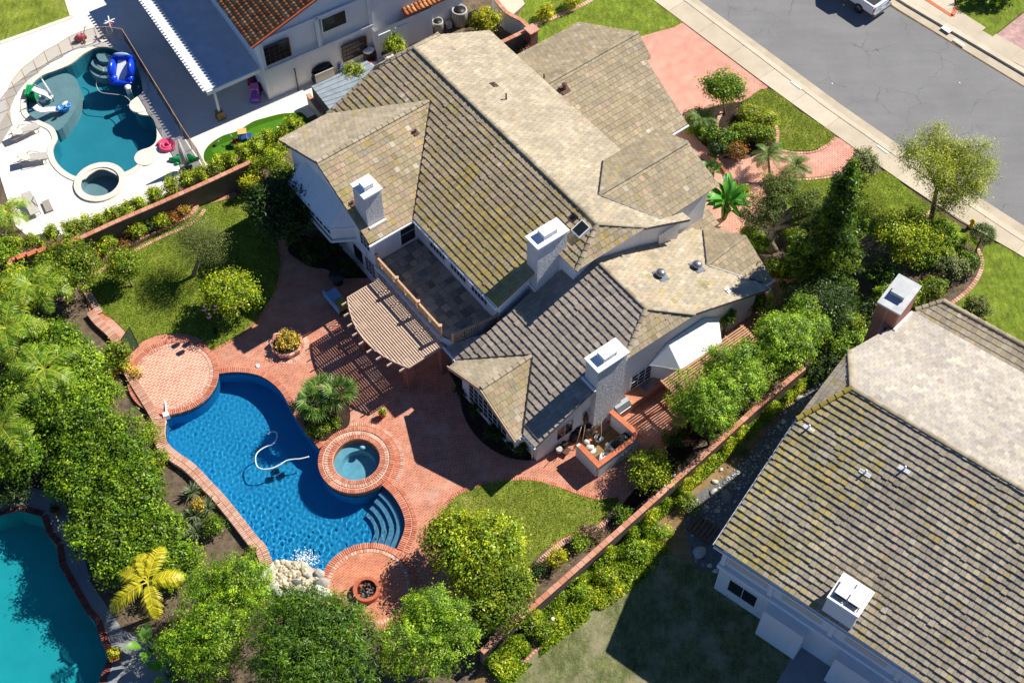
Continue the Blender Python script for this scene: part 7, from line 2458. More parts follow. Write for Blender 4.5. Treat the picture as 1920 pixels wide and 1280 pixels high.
# ------------------------------------------------------------------ patio things
pc = at(539, 648, 0.05)
o = thing('round_planter', 'round planter with scalloped brick rim on the patio', 'planter', pc)
m = MB()
n = 40
rim = [(0.92+0.05*math.cos(10*2*math.pi*k/n)) for k in range(n)]
vs = []
for zz_, k_ in ((0.0, 1.0), (0.34, 1.03), (0.34, 0.86), (0.2, 0.84)):
    for k in range(n):
        a = 2*math.pi*k/n
        vs.append((pc.x+rim[k]*k_*math.cos(a), pc.y+rim[k]*k_*math.sin(a), pc.z+zz_+(0.05*math.cos(10*a) if zz_ > 0.3 else 0)))
m.add(vs, [(i*n+k, i*n+(k+1) % n, (i+1)*n+(k+1) % n, (i+1)*n+k) for i in range(3) for k in range(n)])
m.build('planter_wall', 'brick_path', o)
MB().prism(circle(pc, 0.8, 24), 0.1, 0.28).build('planter_soil', 'mulch_dark', o)
bricks(circle(pc, 1.12, 40), 0.3, 0.14, 0.052, 0.015, o, 'coping_pale', closed=True, name='rim_brick')
# lamp post with three lanterns
lb = at(404, 622, 0.08)
o = thing('lamp_post', 'garden lamp post with three round lanterns beside the citrus tree', 'lamp post', lb)
m = MB(); m.tube([lb, lb+Z3*2.0], [0.06, 0.04], 8); m.lathe(lb, [(0.14, 0), (0.12, 0.12), (0.06, 0.2)], 10); m.build('post', 'black', o)
for a in (0.6, 2.7, 4.8):
    e = lb+Vector((math.cos(a)*0.36, math.sin(a)*0.36, 1.9))
    m = MB(); m.tube([lb+Z3*1.75, lb*0.5+e*0.5+Z3*0.12, e], 0.02, 6); m.build('arm', 'black', o)
    m = MB(); m.lathe(e, [(0.05, 0), (0.13, 0.1), (0.15, 0.2), (0.1, 0.32)], 12); l_ = m.build('lantern', 'metal_grey', o)
    m = MB(); m.lathe(e+Z3*0.32, [(0.17, 0), (0.1, 0.07), (0.02, 0.14)], 12); m.build('lantern_cap', 'black', l_)
def pot(name, label, px, r, h, kind, n=260):
    c = at(*px, 0.05)
    o = thing(name, label, 'potted plant', c)
    m = MB(); m.lathe(c, [(r*0.7, 0), (r, h), (r*1.08, h), (r*1.08, h+0.05), (r*0.9, h+0.05), (r*0.88, h*0.85), (0.01, h*0.85)], 18); m.build('pot', 'terracotta', o)
    rng = np.random.default_rng(int(px[0]))
    V, F, Cl = canopy([(np.array(c+Z3*(h+0.12)), (r*0.95, r*0.95, r*0.7))], n, 0.1, GREENS[kind], rng, clump=0.1)
    fast_mesh('foliage', V, F, Cl, 'leaf', o, c)
    return o
pot('potted_plant', 'small terracotta pot with leafy plant on the shadow line of the patio', (718, 780), 0.2, 0.32, 'citrus')
pot('potted_plant', 'terracotta pot with yellow-green plant beside the turquoise pool', (218, 1232), 0.34, 0.4, 'yellow', 500)
pot('potted_plant', 'dark red pot at the upper corner of the turquoise pool', (107, 962), 0.24, 0.4, 'dark', 160)
m_plain('cushion_blue', '#8fb4d8', 0.9, 0.08, 5.0)
m_plain('cushion_yellow', '#b8a848', 0.9, 0.1, 5.0)
m_plain('pot_blue', '#243f8a', 0.4, 0.1, 5.0)
o = grp('patio_lounge', 'shaded patio lounge with blue and yellow cushions behind the pergola', 'lounge', (637, 575))
q = at(634, 570, 0.05)
MB().obox(q+Z3*0.3, MAIN.A*0.85, MAIN.B*0.4, Z3*0.04).build('seat_frame', 'metal_dark', o)
for i in range(2):
    MB().obox(q+MAIN.A*(-0.42+0.84*i)+Z3*0.4, MAIN.A*0.4, MAIN.B*0.38, Z3*0.07).build('cushion', 'cushion_blue' if i == 0 else 'cushion_yellow', o)
MB().obox(q-MAIN.B*0.42+Z3*0.55, MAIN.A*0.85, MAIN.B*0.05, Z3*0.25).build('backrest', 'cushion_blue', o)
for su in (-1, 1):
    for sv in (-1, 1):
        MB().obox(q+MAIN.A*0.8*su+MAIN.B*0.36*sv+Z3*0.14, MAIN.A*0.03, MAIN.B*0.03, Z3*0.14).build('leg', 'metal_dark', o)
o = grp('patio_table', 'round dark patio table with chairs in the house shade', 'table', (632, 532))
m = MB(); m.lathe(at(634, 530, 0.05), [(0.3, 0), (0.05, 0.06), (0.05, 0.68), (0.5, 0.7), (0.5, 0.73)], 20); m.build('table_body', 'metal_dark', o)
m = MB(); m.lathe(at(483, 686, 0.052), [(0.13, 0), (0.13, 0.02), (0.02, 0.025)], 18)
tag(m.build('drain_cover', 'white_paint'), 'small white round cover in the paving above the pool', 'drain cover')
m_plain('screen_mesh', '#2c3a1e', 0.6, 0.2, 20.0)
o = grp('mesh_panel', 'dark square mesh screen lying at the edge of the upper lawn', 'screen', (243, 642))
qs = [at(227, 636, 0.1), at(243, 613, 0.1), at(260, 648, 0.1), at(245, 662, 0.1)]
m = MB(); m.prism(qs, 0.085, 0.105); m.build('mesh_sheet', 'screen_mesh', o)
m = MB()
for a, b in zip(qs, qs[1:]+qs[:1]): m.beam(a, b, 0.04, 0.04)
m.build('screen_frame', 'metal_dark', o)
for i, (x, y) in enumerate(((884, 833), (812, 792), (778, 828), (888, 870), (760,875))):
    pass

# ------------------------------------------------------------------ left neighbour's deck things
def lounger(label, px, ang_, back=0.5):
    c = at(*px, 0.04)
    d = Vector((math.cos(ang_), math.sin(ang_), 0)); s_ = Vector((-d.y, d.x, 0))
    o = thing('sun_lounger', label, 'sun lounger', c, 'sun loungers on the white deck')
    fr_ = MB()
    for k in (-1, 1):
        MB().beam(c-d*0.95+s_*0.3*k+Z3*0.33, c+d*0.95+s_*0.3*k+Z3*0.33, 0.04, 0.05).build('side_rail', 'fabric_taupe', o)
        for e in (-0.75, 0.8):
            MB().beam(c+d*e+s_*0.3*k, c+d*e+s_*0.3*k+Z3*0.32, 0.04, 0.04).build('leg', 'fabric_taupe', o)
        m = MB(); m.tube([c+d*(-0.45)+s_*0.34*k+Z3*0.35, c-d*0.1+s_*0.36*k+Z3*0.62, c+d*0.35+s_*0.34*k+Z3*0.5, c+d*0.5+s_*0.32*k+Z3*0.35], 0.025, 6); m.build('arm', 'fabric_taupe', o)
    MB().obox(c+d*0.42+Z3*0.38, d*0.55, s_*0.3, Z3*0.02).build('seat_sling', 'fabric_grey', o)
    b0 = c-d*0.12+Z3*0.38
    b1 = c-d*(0.12+0.72*math.cos(back))+Z3*(0.38+0.72*math.sin(back))
    MB().obox((b0+b1)/2, (b1-b0)/2, s_*0.3, (b1-b0).cross(s_).normalized()*0.02).build('back_sling', 'fabric_grey', o)
    return o
lounger('grey sun lounger with raised back left of the teal pool', (48, 253), 0.62)
lounger('grey sun lounger beside the small round spa', (63, 303), 0.22)
lounger('taupe chaise lounge at the lower left corner of the white deck', (60, 388), -1.05, 0.25)
m = MB(); m.box(at(90, 388, 0.05), 0.45, 0.95, 0.14, 0.5)
tag(m.build('floor_cushion', 'fabric_taupe'), 'grey cushion lying on the deck beside the taupe chaise', 'cushion')
m = MB(); m.lathe(at(85, 440, 0.05), [(0.2, 0), (0.27, 0.4), (0.3, 0.42), (0.24, 0.42), (0.2, 0.2), (0.01, 0.2)], 18)
tag(m.build('white_pot', 'white_paint'), 'white round empty pot at the lower edge of the white deck', 'pot')
def closed_umbrella(label, base, top, z0, z1, r, mat='fabric_grey'):
    a, b = at(*base, z0), at(*top, z1)
    o = thing('closed_umbrella', label, 'umbrella', a)
    m = MB(); m.tube([a, b], 0.03, 8); m.build('pole', 'metal_grey', o)
    for k in range(6):
        an = k*1.047
        off = Vector((math.cos(an), math.sin(an), 0))*r*0.45
        m = MB(); m.tube([a*0.72+b*0.28+off*1.25, a*0.45+b*0.55+off*0.9, b+off*0.15], [r*0.42, r*0.36, r*0.1], 7); m.build('canopy_fold', mat, o)
    return o
o = closed_umbrella('folded pale umbrella beside the green inflatable', (350, 318), (334, 262), 0.05, 2.6, 0.28)
MB().box(at(352, 322, 0.04), 0.8, 0.8, 0.12, 0.4).build('base', 'metal_dark', o)
closed_umbrella('thin folded umbrella standing in the shallow ledge', (101, 190), (77, 146), -0.3, 2.0, 0.14, 'white_paint')
# inflatables and toys
def toy(name, label, cat, px, z=0.05): return thing(name, label, cat, at(*px, z))
PINK, GRN, BLU, WHT, RED, PUR, YEL, LBL = hexc('#e0567a'), hexc('#1f9a58'), hexc('#1440c8'), (0.85, 0.85, 0.86), hexc('#c22a3a'), hexc('#a766c4'), hexc('#d8b23a'), hexc('#3a86d8')
c = at(312, 274, 0.1)
o = toy('snail_float', 'pink spiral pool float on the deck edge', 'pool float', (312, 274))
m = MB()
sp_ = [c+Vector((math.cos(a)*(0.12+0.028*a), math.sin(a)*(0.12+0.028*a), 0.05+0.1*(1-a/16))) for a in [x*0.4 for x in range(40)]]
m.tube(sp_, [0.09+0.02*(i/40) for i in range(40)], 8, PINK); m.build('spiral_tube', 'gloss', o)
m = MB(); m.blob(c+Vector((0.35, -0.25, 0)), 0.3, 0.18, 0.1, 12, 6, 0.1, hexc('#ef8ba0'), 0.4); m.build('float_body', 'gloss', o)
o = toy('crocodile_float', 'green crocodile pool float behind the folded umbrella', 'pool float', (345, 300))
m = MB()
ca_, cb_2 = at(317, 299, 0.15), at(374, 297, 0.15)
m.tube([ca_, ca_*0.8+cb_2*0.2, ca_*0.5+cb_2*0.5, ca_*0.25+cb_2*0.75, cb_2], [0.1, 0.2, 0.28, 0.22, 0.06], 10, GRN); m.build('float_body', 'gloss', o)
for k, f in enumerate((0.25, 0.6)):
    for s in (-1, 1):
        q = ca_*(1-f)+cb_2*f+Vector((0.05, 0.34*s, -0.03))
        m = MB(); m.blob(q, 0.16, 0.1, 0.09, 10, 5, 0.05, GRN); m.build('float_foot', 'gloss', o)
# blue inflatable slide in the pool
c = at(232, 142, 0.0)
o = toy('inflatable_slide', 'bright blue inflatable slide floating in the teal pool', 'inflatable', (232, 142), -0.05)
def puff(p, rx, ry, rz, col, rot=0.0, nm='air_tube', par=None):
    m = MB(); m.blob(p, rx, ry, rz, 14, 8, 0.02, col, rot); return m.build(nm, 'gloss', par)
d = (at(250, 118)-at(212, 118)).normalized(); e = Vector((-d.y, d.x, 0))
for s in (-1, 1):
    puff(c+d*0.62*s+e*0.1+Z3*0.55, 0.3, 0.75, 0.6, BLU, 0.05*s, 'side_wall', o)
    puff(c+d*0.55*s-e*0.55+Z3*0.25, 0.33, 0.35, 0.3, BLU, 0, 'air_tube', o)
puff(c+e*0.75+Z3*0.7, 0.85, 0.25, 0.65, BLU, 0, 'back_wall', o)
puff(c-e*0.85+Z3*0.15, 0.8, 0.2, 0.2, BLU, 0, 'front_tube', o)
m = MB()
a_ = c+e*0.6+Z3*0.95; b_2 = c-e*0.7+Z3*0.22
m.add([a_-d*0.25, a_+d*0.25, b_2+d*0.4, b_2-d*0.4, a_-d*0.25-Z3*0.1, a_+d*0.25-Z3*0.1, b_2+d*0.4-Z3*0.1, b_2-d*0.4-Z3*0.1], [(3, 2, 1, 0), (4, 5, 6, 7), (0, 1, 5, 4), (1, 2, 6, 5), (2, 3, 7, 6), (3, 0, 4, 7)], WHT)
m.build('slide_bed', 'gloss', o)
puff(c+e*0.72+Z3*1.25, 0.5, 0.14, 0.12, hexc('#8fb0e0'), 0, 'top_tube', o)
# side table by the slide
c = at(242, 172, 0)
o = toy('pool_stool', 'white round stool standing in the teal pool below the blue slide', 'stool', (242, 172), -0.1)
m = MB(); m.lathe(c-Z3*0.1, [(0.17, -1.2), (0.17, 0.45), (0.22, 0.5), (0.22, 0.54)], 18); m.build('stool_body', 'white_paint', o)
# ledge play set
o = toy('water_playset', 'green and white plastic slide set on the shallow pool ledge', 'playset', (70, 190), -0.3)
g0 = at(62, 182, -0.3)
for k in range(4):
    MB().obox(g0+Vector((-0.25+0.17*k, 0, 0.35)), (0.06, 0, 0), (0, 0.45, 0), (0, 0, 0.35), GRN).build('tower_panel', 'gloss', o)
def chute(pts, w, nm):
    m = MB()
    P = smooth_path([Vector(p) for p in pts], 4)
    vs = []
    for i, p in enumerate(P):
        dd = (P[min(i+1, len(P)-1)]-P[max(i-1, 0)]).normalized()
        s2 = Vector((-dd.y, dd.x, 0)).normalized()*w/2
        vs += [p-s2+Z3*0.12, p-s2, p+s2, p+s2+Z3*0.12]
    fs = []
    for i in range(len(P)-1):
        for k in range(3): fs.append((i*4+k, i*4+k+1, i*4+5+k, i*4+4+k))
    m.add(vs, fs, WHT); m.build(nm, 'gloss', o)
chute([at(62, 165, 0.75), at(75, 172, 0.55), at(88, 178, 0.2), at(99, 184, -0.1)], 0.5, 'slide')
chute([at(66, 198, 0.75), at(78, 207, 0.5), at(92, 207, 0.2), at(110, 205, -0.1)], 0.5, 'slide')
o = toy('basin_tub', 'round white plastic tub between the two white slides', 'tub', (81, 192), -0.3)
m = MB(); m.lathe(at(81, 191, -0.3), [(0.2, 0), (0.27, 0.4), (0.24, 0.4), (0.18, 0.1), (0.01, 0.1)], 18); m.build('tub_body', 'white_paint', o)
o = toy('water_table', 'blue toddler water table at the rim of the shallow ledge', 'water table', (122, 205), -0.3)
m = MB(); m.lathe(at(121, 208, -0.3), [(0.28, 0), (0.36, 0.38), (0.4, 0.4), (0.3, 0.4), (0.27, 0.28), (0.01, 0.28)], 18, LBL, 1.1, 0.85, 0.4); m.build('basin', 'gloss', o)
m = MB(); m.lathe(at(128, 200, 0.0), [(0.16, 0), (0.2, 0.16), (0.15, 0.16), (0.13, 0.08), (0.01, 0.08)], 14, hexc('#5aa0e0')); m.build('upper_basin', 'gloss', o)
m = MB(); m.tube([at(118, 203, 0.1), at(123, 195, 0.6)], 0.05, 7, hexc('#b8d86a')); m.build('tower', 'gloss', o)
m = MB(); m.blob(at(121, 194, 0.6), 0.26, 0.12, 0.06, 10, 5, 0, WHT, 0.9); m.build('chute', 'gloss', o)
# cleaner hose of the teal pool
m = MB(); m.tube([Vector((p.x, p.y, -0.02)) for p in smooth_path(zz([(545,365),(575,380),(580,400),(545,455),(545,490),(570,520),(640,530),(700,540),(735,575),(715,595)], 0, 0, 3), 4)], 0.025, 7)
tag(m.build('cleaner_hose', 'fabric_grey'), 'grey cleaner hose floating across the teal pool', 'hose')
# deck toys
c = at(152, 76, 0.05)
o = toy('toy_wagon', 'red toddler push car on the deck behind the teal pool', 'toy car', (152, 76))
m = MB(); m.blob(c+Z3*0.28, 0.42, 0.25, 0.22, 12, 7, 0.03, RED, 0.5); m.build('car_body', 'gloss', o)
m = MB(); m.blob(c+Z3*0.42+Vector((-0.05, 0, 0)), 0.2, 0.16, 0.14, 10, 6, 0.02, hexc('#e88a90'), 0.5); m.build('seat', 'gloss', o)
for k, (x, y) in enumerate(((-0.28, -0.22), (0.28, -0.22), (-0.28, 0.22), (0.28, 0.22))):
    m = MB(); m.lathe(c+Vector((x, y, 0.0)), [(0.09, 0.0), (0.1, 0.05), (0.09, 0.18)], 12, (0.02, 0.02, 0.02)); m.build('wheel', 'gloss', o)
m = MB(); m.tube([c+Vector((0.25, 0.15, 0.35)), c+Vector((0.4, 0.3, 0.9)), c+Vector((0.55, 0.3, 0.95))], 0.03, 6, (0.03, 0.03, 0.03)); m.build('handle', 'gloss', o)
c = at(212, 62, 0.05)
o = toy('toy_stand', 'white and red spinner stand on the deck at the fence corner', 'toy stand', (212, 62))
m = MB(); m.lathe(c, [(0.28, 0), (0.25, 0.08), (0.05, 0.12), (0.04, 1.0)], 14, (0.75, 0.75, 0.75)); m.build('stand', 'gloss', o)
for k in range(4):
    an = k*0.785+0.3
    dd = Vector((math.cos(an)*0.4, math.sin(an)*0.4, 0.12*(-1)**k))
    MB().beam(c+Z3*1.05-dd, c+Z3*1.05+dd, 0.07, 0.05, WHT).build('blade', 'gloss', o)
m = MB(); m.blob(c+Z3*0.75, 0.15, 0.15, 0.12, 10, 6, 0, RED); m.build('hub', 'gloss', o)
def toy_car(name, label, px, body, roofc, rot, L=0.95, wd=0.55):
    c = at(*px, 0.06)
    o = thing(name, label, 'toy car', c)
    d = Vector((math.cos(rot), math.sin(rot), 0)); s_ = Vector((-d.y, d.x, 0))
    m = MB()
    pr = [(-0.5, 0.12), (-0.5, 0.42), (-0.3, 0.5), (0.1, 0.5), (0.22, 0.42), (0.48, 0.38), (0.5, 0.12)]
    n = len(pr)
    vs = [c+d*(x*L)+s_*(k*wd/2)+Z3*z for k in (-1, 1) for x, z in pr]
    m.add(vs, [(i, i+1, n+i+1, n+i) for i in range(n-1)]+[tuple(range(n)), tuple(reversed(range(n, 2*n)))], body)
    m.build('car_body', 'gloss', o)
    for sx_ in (-1, 1):
        for x in (-0.38, 0.08):
            MB().beam(c+d*(x*L)+s_*(sx_*wd*0.42)+Z3*0.48, c+d*(x*L*0.8)+s_*(sx_*wd*0.38)+Z3*0.92, 0.05, 0.05, roofc).build('roof_post', 'gloss', o)
        for x in (-0.3, 0.33):
            q = c+d*(x*L)+s_*(sx_*wd*0.5)+Z3*0.12
            m = MB(); m.tube([q-s_*0.05, q+s_*0.05], 0.13, 12, (0.02, 0.02, 0.02)); w_ = m.build('wheel', 'gloss', o)
            m = MB(); m.tube([q-s_*0.055, q+s_*0.055], 0.06, 10, WHT); m.build('hub', 'gloss', w_)
    m = MB(); m.obox(c-d*(0.15*L)+Z3*0.94, d*(L*0.3), s_*(wd*0.44), Z3*0.03, roofc); m.build('car_roof', 'gloss', o)
    return o
toy_car('toy_car', 'purple ride-on toy car under the edge of the patio cover', (480, 184), PUR, hexc('#d87ab0'), -1.5)
toy_car('toy_car', 'blue and tan ride-on toy car on the putting green', (462, 265), hexc('#1f4a8a'), hexc('#d8b070'), 0.2)
c = at(445, 270, 0.09)
o = toy('toy_quad', 'red toy quad beside the blue toy car on the putting green', 'toy quad', (445, 270))
m = MB(); m.blob(c+Z3*0.3, 0.32, 0.16, 0.15, 12, 6, 0.05, RED, 0.5); m.build('quad_body', 'gloss', o)
for k, (x, y) in enumerate(((-0.25, -0.2), (0.2, -0.25), (-0.2, 0.2), (0.25, 0.15))):
    m = MB(); m.blob(c+Vector((x, y, 0.13)), 0.13, 0.08, 0.13, 10, 6, 0, (0.75, 0.75, 0.75) if k == 0 else (0.03, 0.03, 0.03)); m.build('wheel', 'gloss', o)
m = MB(); m.tube([c+Vector((-.2, 0.05, .35)), c+Vector((-.28, 0.1, .62)), c+Vector((-.4, 0.25, .66))], 0.025, 6, (0.4, 0.4, 0.45)); m.build('handlebar', 'gloss', o)
for i, (a, b, w) in enumerate((((403, 272), (414, 260), 'left end'), ((520, 240), (526, 231), 'right end'))):
    o = toy('golf_club', 'toy golf club lying at the %s of the putting green' % w, 'golf club', a, 0.1)
    m = MB(); m.tube([at(*a, 0.12), at(*b, 0.14)], 0.018, 6); m.build('shaft', 'metal_grey', o)
    m = MB(); m.blob(at(*a, 0.13), 0.14, 0.1, 0.06, 10, 5, 0.05, None, 0.5); m.build('club_head', 'black' if i == 0 else 'white_paint', o)
for i, (x, y) in enumerate(((489, 162), (470, 152), (478, 148))):
    m = MB(); m.blob(at(x, y, 0.35), 0.3, 0.25, 0.35, 10, 6, 0.25, (hexc('#3a2a4a'), hexc('#a83a5a'), hexc('#2a3a6a'))[i], i, i)
    tag(m.build('toy_heap', 'gloss'), 'pile of toys in the shade under the patio cover, %s' % ('dark, behind the purple car', 'pink, furthest left', 'blue, at the back')[i], 'toys')

# pool fence: posts and see-through mesh panels
def _mesh_mat(name, col, alpha):
    t = NT(name)
    t.col(hexc(col)); t.rough(0.8, 0.2)
    tr = t.n('ShaderNodeBsdfTransparent')
    mx = t.n('ShaderNodeMixShader'); mx.inputs[0].default_value = alpha
    t.l(tr.outputs[0], mx.inputs[1]); t.l(t.p.outputs[0], mx.inputs[2])
    t.l(mx.outputs[0], t.t.nodes['Material Output'].inputs['Surface'])
_mesh_mat('mesh_pale', '#8a8070', 0.42)
_mesh_mat('mesh_dark', '#3a2f28', 0.72)
def fence(label, px, mat, h=1.2):
    P = zz(px, 0, 0, 1)
    o = thing('pool_fence', label, 'fence', P[0])
    for a, b in zip(P, P[1:]):
        a, b = a+Z3*0.04, b+Z3*0.04
        MB().add([a+Z3*0.05, b+Z3*0.05, b+Z3*h, a+Z3*h], [(0, 1, 2, 3)]).build('mesh_panel', mat, o)
        MB().beam(a+Z3*h, b+Z3*h, 0.025, 0.025).build('top_rail', 'wood_tan', o)
    for p in P:
        m = MB(); m.tube([p, p+Z3*(h+0.05)], 0.025, 6); m.build('fence_post', 'wood_tan', o)
fence('pale mesh pool fence curving round the upper left of the teal pool', [(-20,305),(0,275),(24,236),(20,205),(32,178),(50,155),(72,138),(92,122),(118,108),(138,95),(160,85),(184,78),(206,76),(236,80)], 'mesh_pale')
fence('dark mesh pool fence between the teal pool and the patio cover', [(236,80),(250,102),(265,127),(281,153),(297,179),(313,205),(329,231),(344,256),(360,281),(374,300),(390,330)], 'mesh_dark')

# shed and passage things
sz = 2.05
o = grp('garden_shed', 'low shed with weathered blue-grey roof between the two houses', 'shed', (640, 190))
sp4 = [at(584, 162, sz), at(688, 114, sz+0.15), at(760, 170, sz+0.15), at(620, 208, sz)]
MB().prism([p for p in sp4], 0.02, sz-0.04).build('shed_wall', 'wall_dark', o)
m = MB()
vs = sp4+[p-Z3*0.07 for p in sp4]
m.add(vs, [(0, 3, 2, 1), (4, 5, 6, 7), (0, 1, 5, 4), (1, 2, 6, 5), (2, 3, 7, 6), (3, 0, 4, 7)]); m.build('shed_roof', 'shed_roof', o)
for i in range(7):
    f = (i+0.5)/7
    a = sp4[0]*(1-f)+sp4[3]*f; b = sp4[1]*(1-f)+sp4[2]*f
    MB().beam(a+Z3*0.02, b+Z3*0.02, 0.06, 0.03).build('roof_seam', 'shed_roof', o)
coped_wall('small brick-topped screen wall in front of the grey shed', [(577,176),(588,190),(603,210)], 1.0, 'stucco_cream')
c = at(606, 146, 0.05)
o = grp('covered_barbecue', 'black barbecue with silver cover in the side passage', 'barbecue', (606, 148))
MB().box(c, 1.5, 0.7, 0.85, LEFT.th+1.57).build('cabinet', 'metal_dark', o)
m = MB(); m.blob(c+Z3*0.95+LEFT.A*-0.1, 0.7, 0.36, 0.28, 14, 8, 0.02, None, LEFT.th+1.57); m.build('lid', 'black', o)
MB().obox(c+LEFT.A*0.38+Z3*0.55, LEFT.A*0.03, LEFT.B*0.7, Z3*0.35).build('front_cover', 'fabric_grey', o)
c = at(584, 150, 0.05)
m = MB(); m.lathe(c, [(0.16, 0), (0.18, 0.4), (0.1, 0.5), (0.05, 0.55)], 14)
tag(m.build('gas_bottle', 'pot_blue'), 'blue gas bottle beside the covered barbecue', 'gas bottle')
m = MB(); m.lathe(at(639, 134, 0.05), [(0.15, 0), (0.16, 0.5), (0.08, 0.6)], 14)
tag(m.build('gas_bottle', 'pot_blue'), 'small blue bottle standing behind the grey shed', 'gas bottle')
c = at(693, 112, 0.05)
o = grp('cooler_stack', 'white cooler box on a stand above a red and white ice chest', 'cooler', (693, 116))
MB().box(c, 0.7, 0.5, 0.7, 0.45).build('stand', 'metal_dark', o)
m = MB(); m.blob(c+Z3*0.85, 0.42, 0.3, 0.2, 12, 6, 0, None, 0.45); m.build('lid', 'white_paint', o)
MB().box(at(700, 122, 0.05), 0.55, 0.35, 0.25, 0.45, RED).build('ice_chest', 'gloss', o)
MB().box(at(700, 122, 0.3), 0.56, 0.36, 0.08, 0.45, WHT).build('ice_chest_lid', 'gloss', o)
for i, (px, r, h, w) in enumerate((((862, 42), 0.55, 1.15, 'tall round one nearer the wall end'), ((821, 58), 0.4, 0.9, 'smaller round one by the white doors'))):
    c = at(*px, 0.05)
    o = thing('air_conditioner', 'outdoor air conditioner, '+w, 'air conditioner', c)
    m = MB(); m.lathe(c, [(r, 0), (r, h-0.08), (r*0.96, h), (r*0.8, h), (r*0.78, h-0.05), (0.02, h-0.05)], 26); m.build('casing', 'fabric_grey', o)
    for k in range(16):
        a = k*math.pi/8
        MB().beam(c+Vector((r*1.01*math.cos(a), r*1.01*math.sin(a), 0.1)), c+Vector((r*1.01*math.cos(a), r*1.01*math.sin(a), h-0.12)), 0.03, 0.02).build('louvre', 'fabric_taupe', o)
    m = MB(); m.lathe(c+Z3*(h-0.045), [(r*0.74, 0), (r*0.74, 0.012), (0.02, 0.02)], 24); m.build('fan_grille', 'black', o)
m = MB(); m.box(at(842, 52, 0.05), 0.35, 0.3, 0.5, 0.4); tag(m.build('utility_box', 'fabric_grey'), 'small grey utility box between the two air conditioners', 'utility box')
m = MB(); m.blob(at(892, 32, 0.35), 0.7, 0.45, 0.4, 12, 6, 0.2, None, 0.4, 3); tag(m.build('covered_equipment', 'black'), 'dark covered equipment behind the tall air conditioner', 'equipment')
MB_ = MB(); MB_.prism(zz([(895,-20),(1000,-20),(985,8),(960,30),(945,15),(930,0)], 0, 0, 1), -0.02, 0.04); struct(MB_.build('front_path', 'concrete'))
sheet('front_lawn', smooth_loop(zz([(985,10),(1000,-30),(1300,-80),(1250,0),(1282,42),(1200,70),(1100,110),(1015,112),(1000,80),(985,60),(965,40)], 0, 0, 1), 3), 0.05, 'lawn_fresh', 0.08)
edging('pale border crossing the front lawn at the top edge', [(1000,50),(1030,38),(1060,26),(1090,12),(1120,-4)], 0.3, 0.07)

# ------------------------------------------------------------------ street things
m_plain('truck_paint', (0.72, 0.76, 0.82), 0.25, 0.03, 2.0, spec=0.6)
rd = (at(1500, 140)-at(1306, 0)).normalized()      # along the street
rn = Vector((-rd.y, rd.x, 0))
tb = at(1672, 8, 0.5)                                # rear bumper corner nearest the kerb
tc0 = Vector((tb.x, tb.y, 0))-rn*1.0-rd*0.15
o = thing('pickup_truck', 'light silver pickup truck parked at the far kerb, cut by the top edge', 'truck', tc0-rd*2.5)
def TP(x, y, z): return tc0-rd*x+rn*y+Z3*z
m = MB()
prof = [(0.0, 0.55), (0.0, 1.12), (1.75, 1.15), (1.8, 1.12), (3.6, 1.15), (5.3, 1.05), (5.45, 0.55)]
n = len(prof)
vs = [TP(x, s*0.95, z) for s in (-1, 1) for x, z in prof]
m.add(vs, [(i, n+i, n+i+1, i+1) for i in range(n-1)]+[tuple(range(n)), tuple(reversed(range(n, 2*n))), (0, n-1, 2*n-1, n)])
m.build('truck_body', 'truck_paint', o)
m = MB()
vs = [TP(x, s*y, z) for s in (-1, 1) for x, y, z in ((1.85, 0.9, 1.12), (2.05, 0.78, 1.8), (3.2, 0.78, 1.82), (3.9, 0.9, 1.14))]
m.add(vs, [(0, 4, 5, 1), (1, 5, 6, 2), (2, 6, 7, 3), (0, 1, 2, 3), (7, 6, 5, 4)]); m.build('cab', 'truck_paint', o)
MB().obox(TP(0.95, 0, 1.15), rd*0.78, rn*0.78, Z3*0.02).build('bed_floor', 'black', o)
for s in (-1, 1):
    MB().obox(TP(0.9, s*0.88, 1.18), rd*0.88, rn*0.06, Z3*0.04).build('bed_rail', 'truck_paint', o)
    MB().obox(TP(-0.02, s*0.86, 0.9), rd*0.03, rn*0.09, Z3*0.16, hexc('#a01818')).build('tail_light', 'gloss', o)
    for x in (1.15, 4.4):
        q = TP(x, s*0.88, 0.38)
        m = MB(); m.tube([q-rn*0.12, q+rn*0.12], 0.38, 20); w_ = m.build('wheel', 'rubber', o)
        m = MB(); m.tube([q-rn*0.125, q+rn*0.125], 0.22, 16); m.build('rim', 'metal_grey', w_)
        for k in range(5):
            a = k*1.2566
            m = MB(); m.obox(q+rn*s*0.13+rd*math.cos(a)*0.12+Z3*math.sin(a)*0.12, rn*0.01, (rd*math.cos(a)+Z3*math.sin(a))*0.1, (-rd*math.sin(a)+Z3*math.cos(a))*0.03); m.build('spoke', 'metal_dark', w_)
MB().obox(TP(-0.1, 0, 0.55), rd*0.1, rn*0.92, Z3*0.1).build('bumper', 'metal_grey', o)
MB().obox(TP(-0.01, 0, 0.98), rd*0.02, rn*0.72, Z3*0.14).build('tailgate', 'truck_paint', o)
MB().obox(TP(-0.12, 0, 0.72), rd*0.01, rn*0.17, Z3*0.06).build('number_plate', 'white_paint', o)
c = at(1820, 425, 0.075)
o = thing('fire_hydrant', 'yellow fire hydrant beside the sidewalk near the topiary ball', 'hydrant', c)
m = MB(); m.lathe(c, [(0.17, 0), (0.17, 0.05), (0.11, 0.07), (0.11, 0.5), (0.15, 0.52), (0.15, 0.56), (0.1, 0.66), (0.03, 0.72)], 14, YEL); m.build('barrel', 'gloss', o)
for s in (-1, 1):
    q = c+Z3*0.4
    m = MB(); m.tube([q, q+rd*0.2*s], 0.06, 10, YEL); m.build('outlet', 'gloss', o)
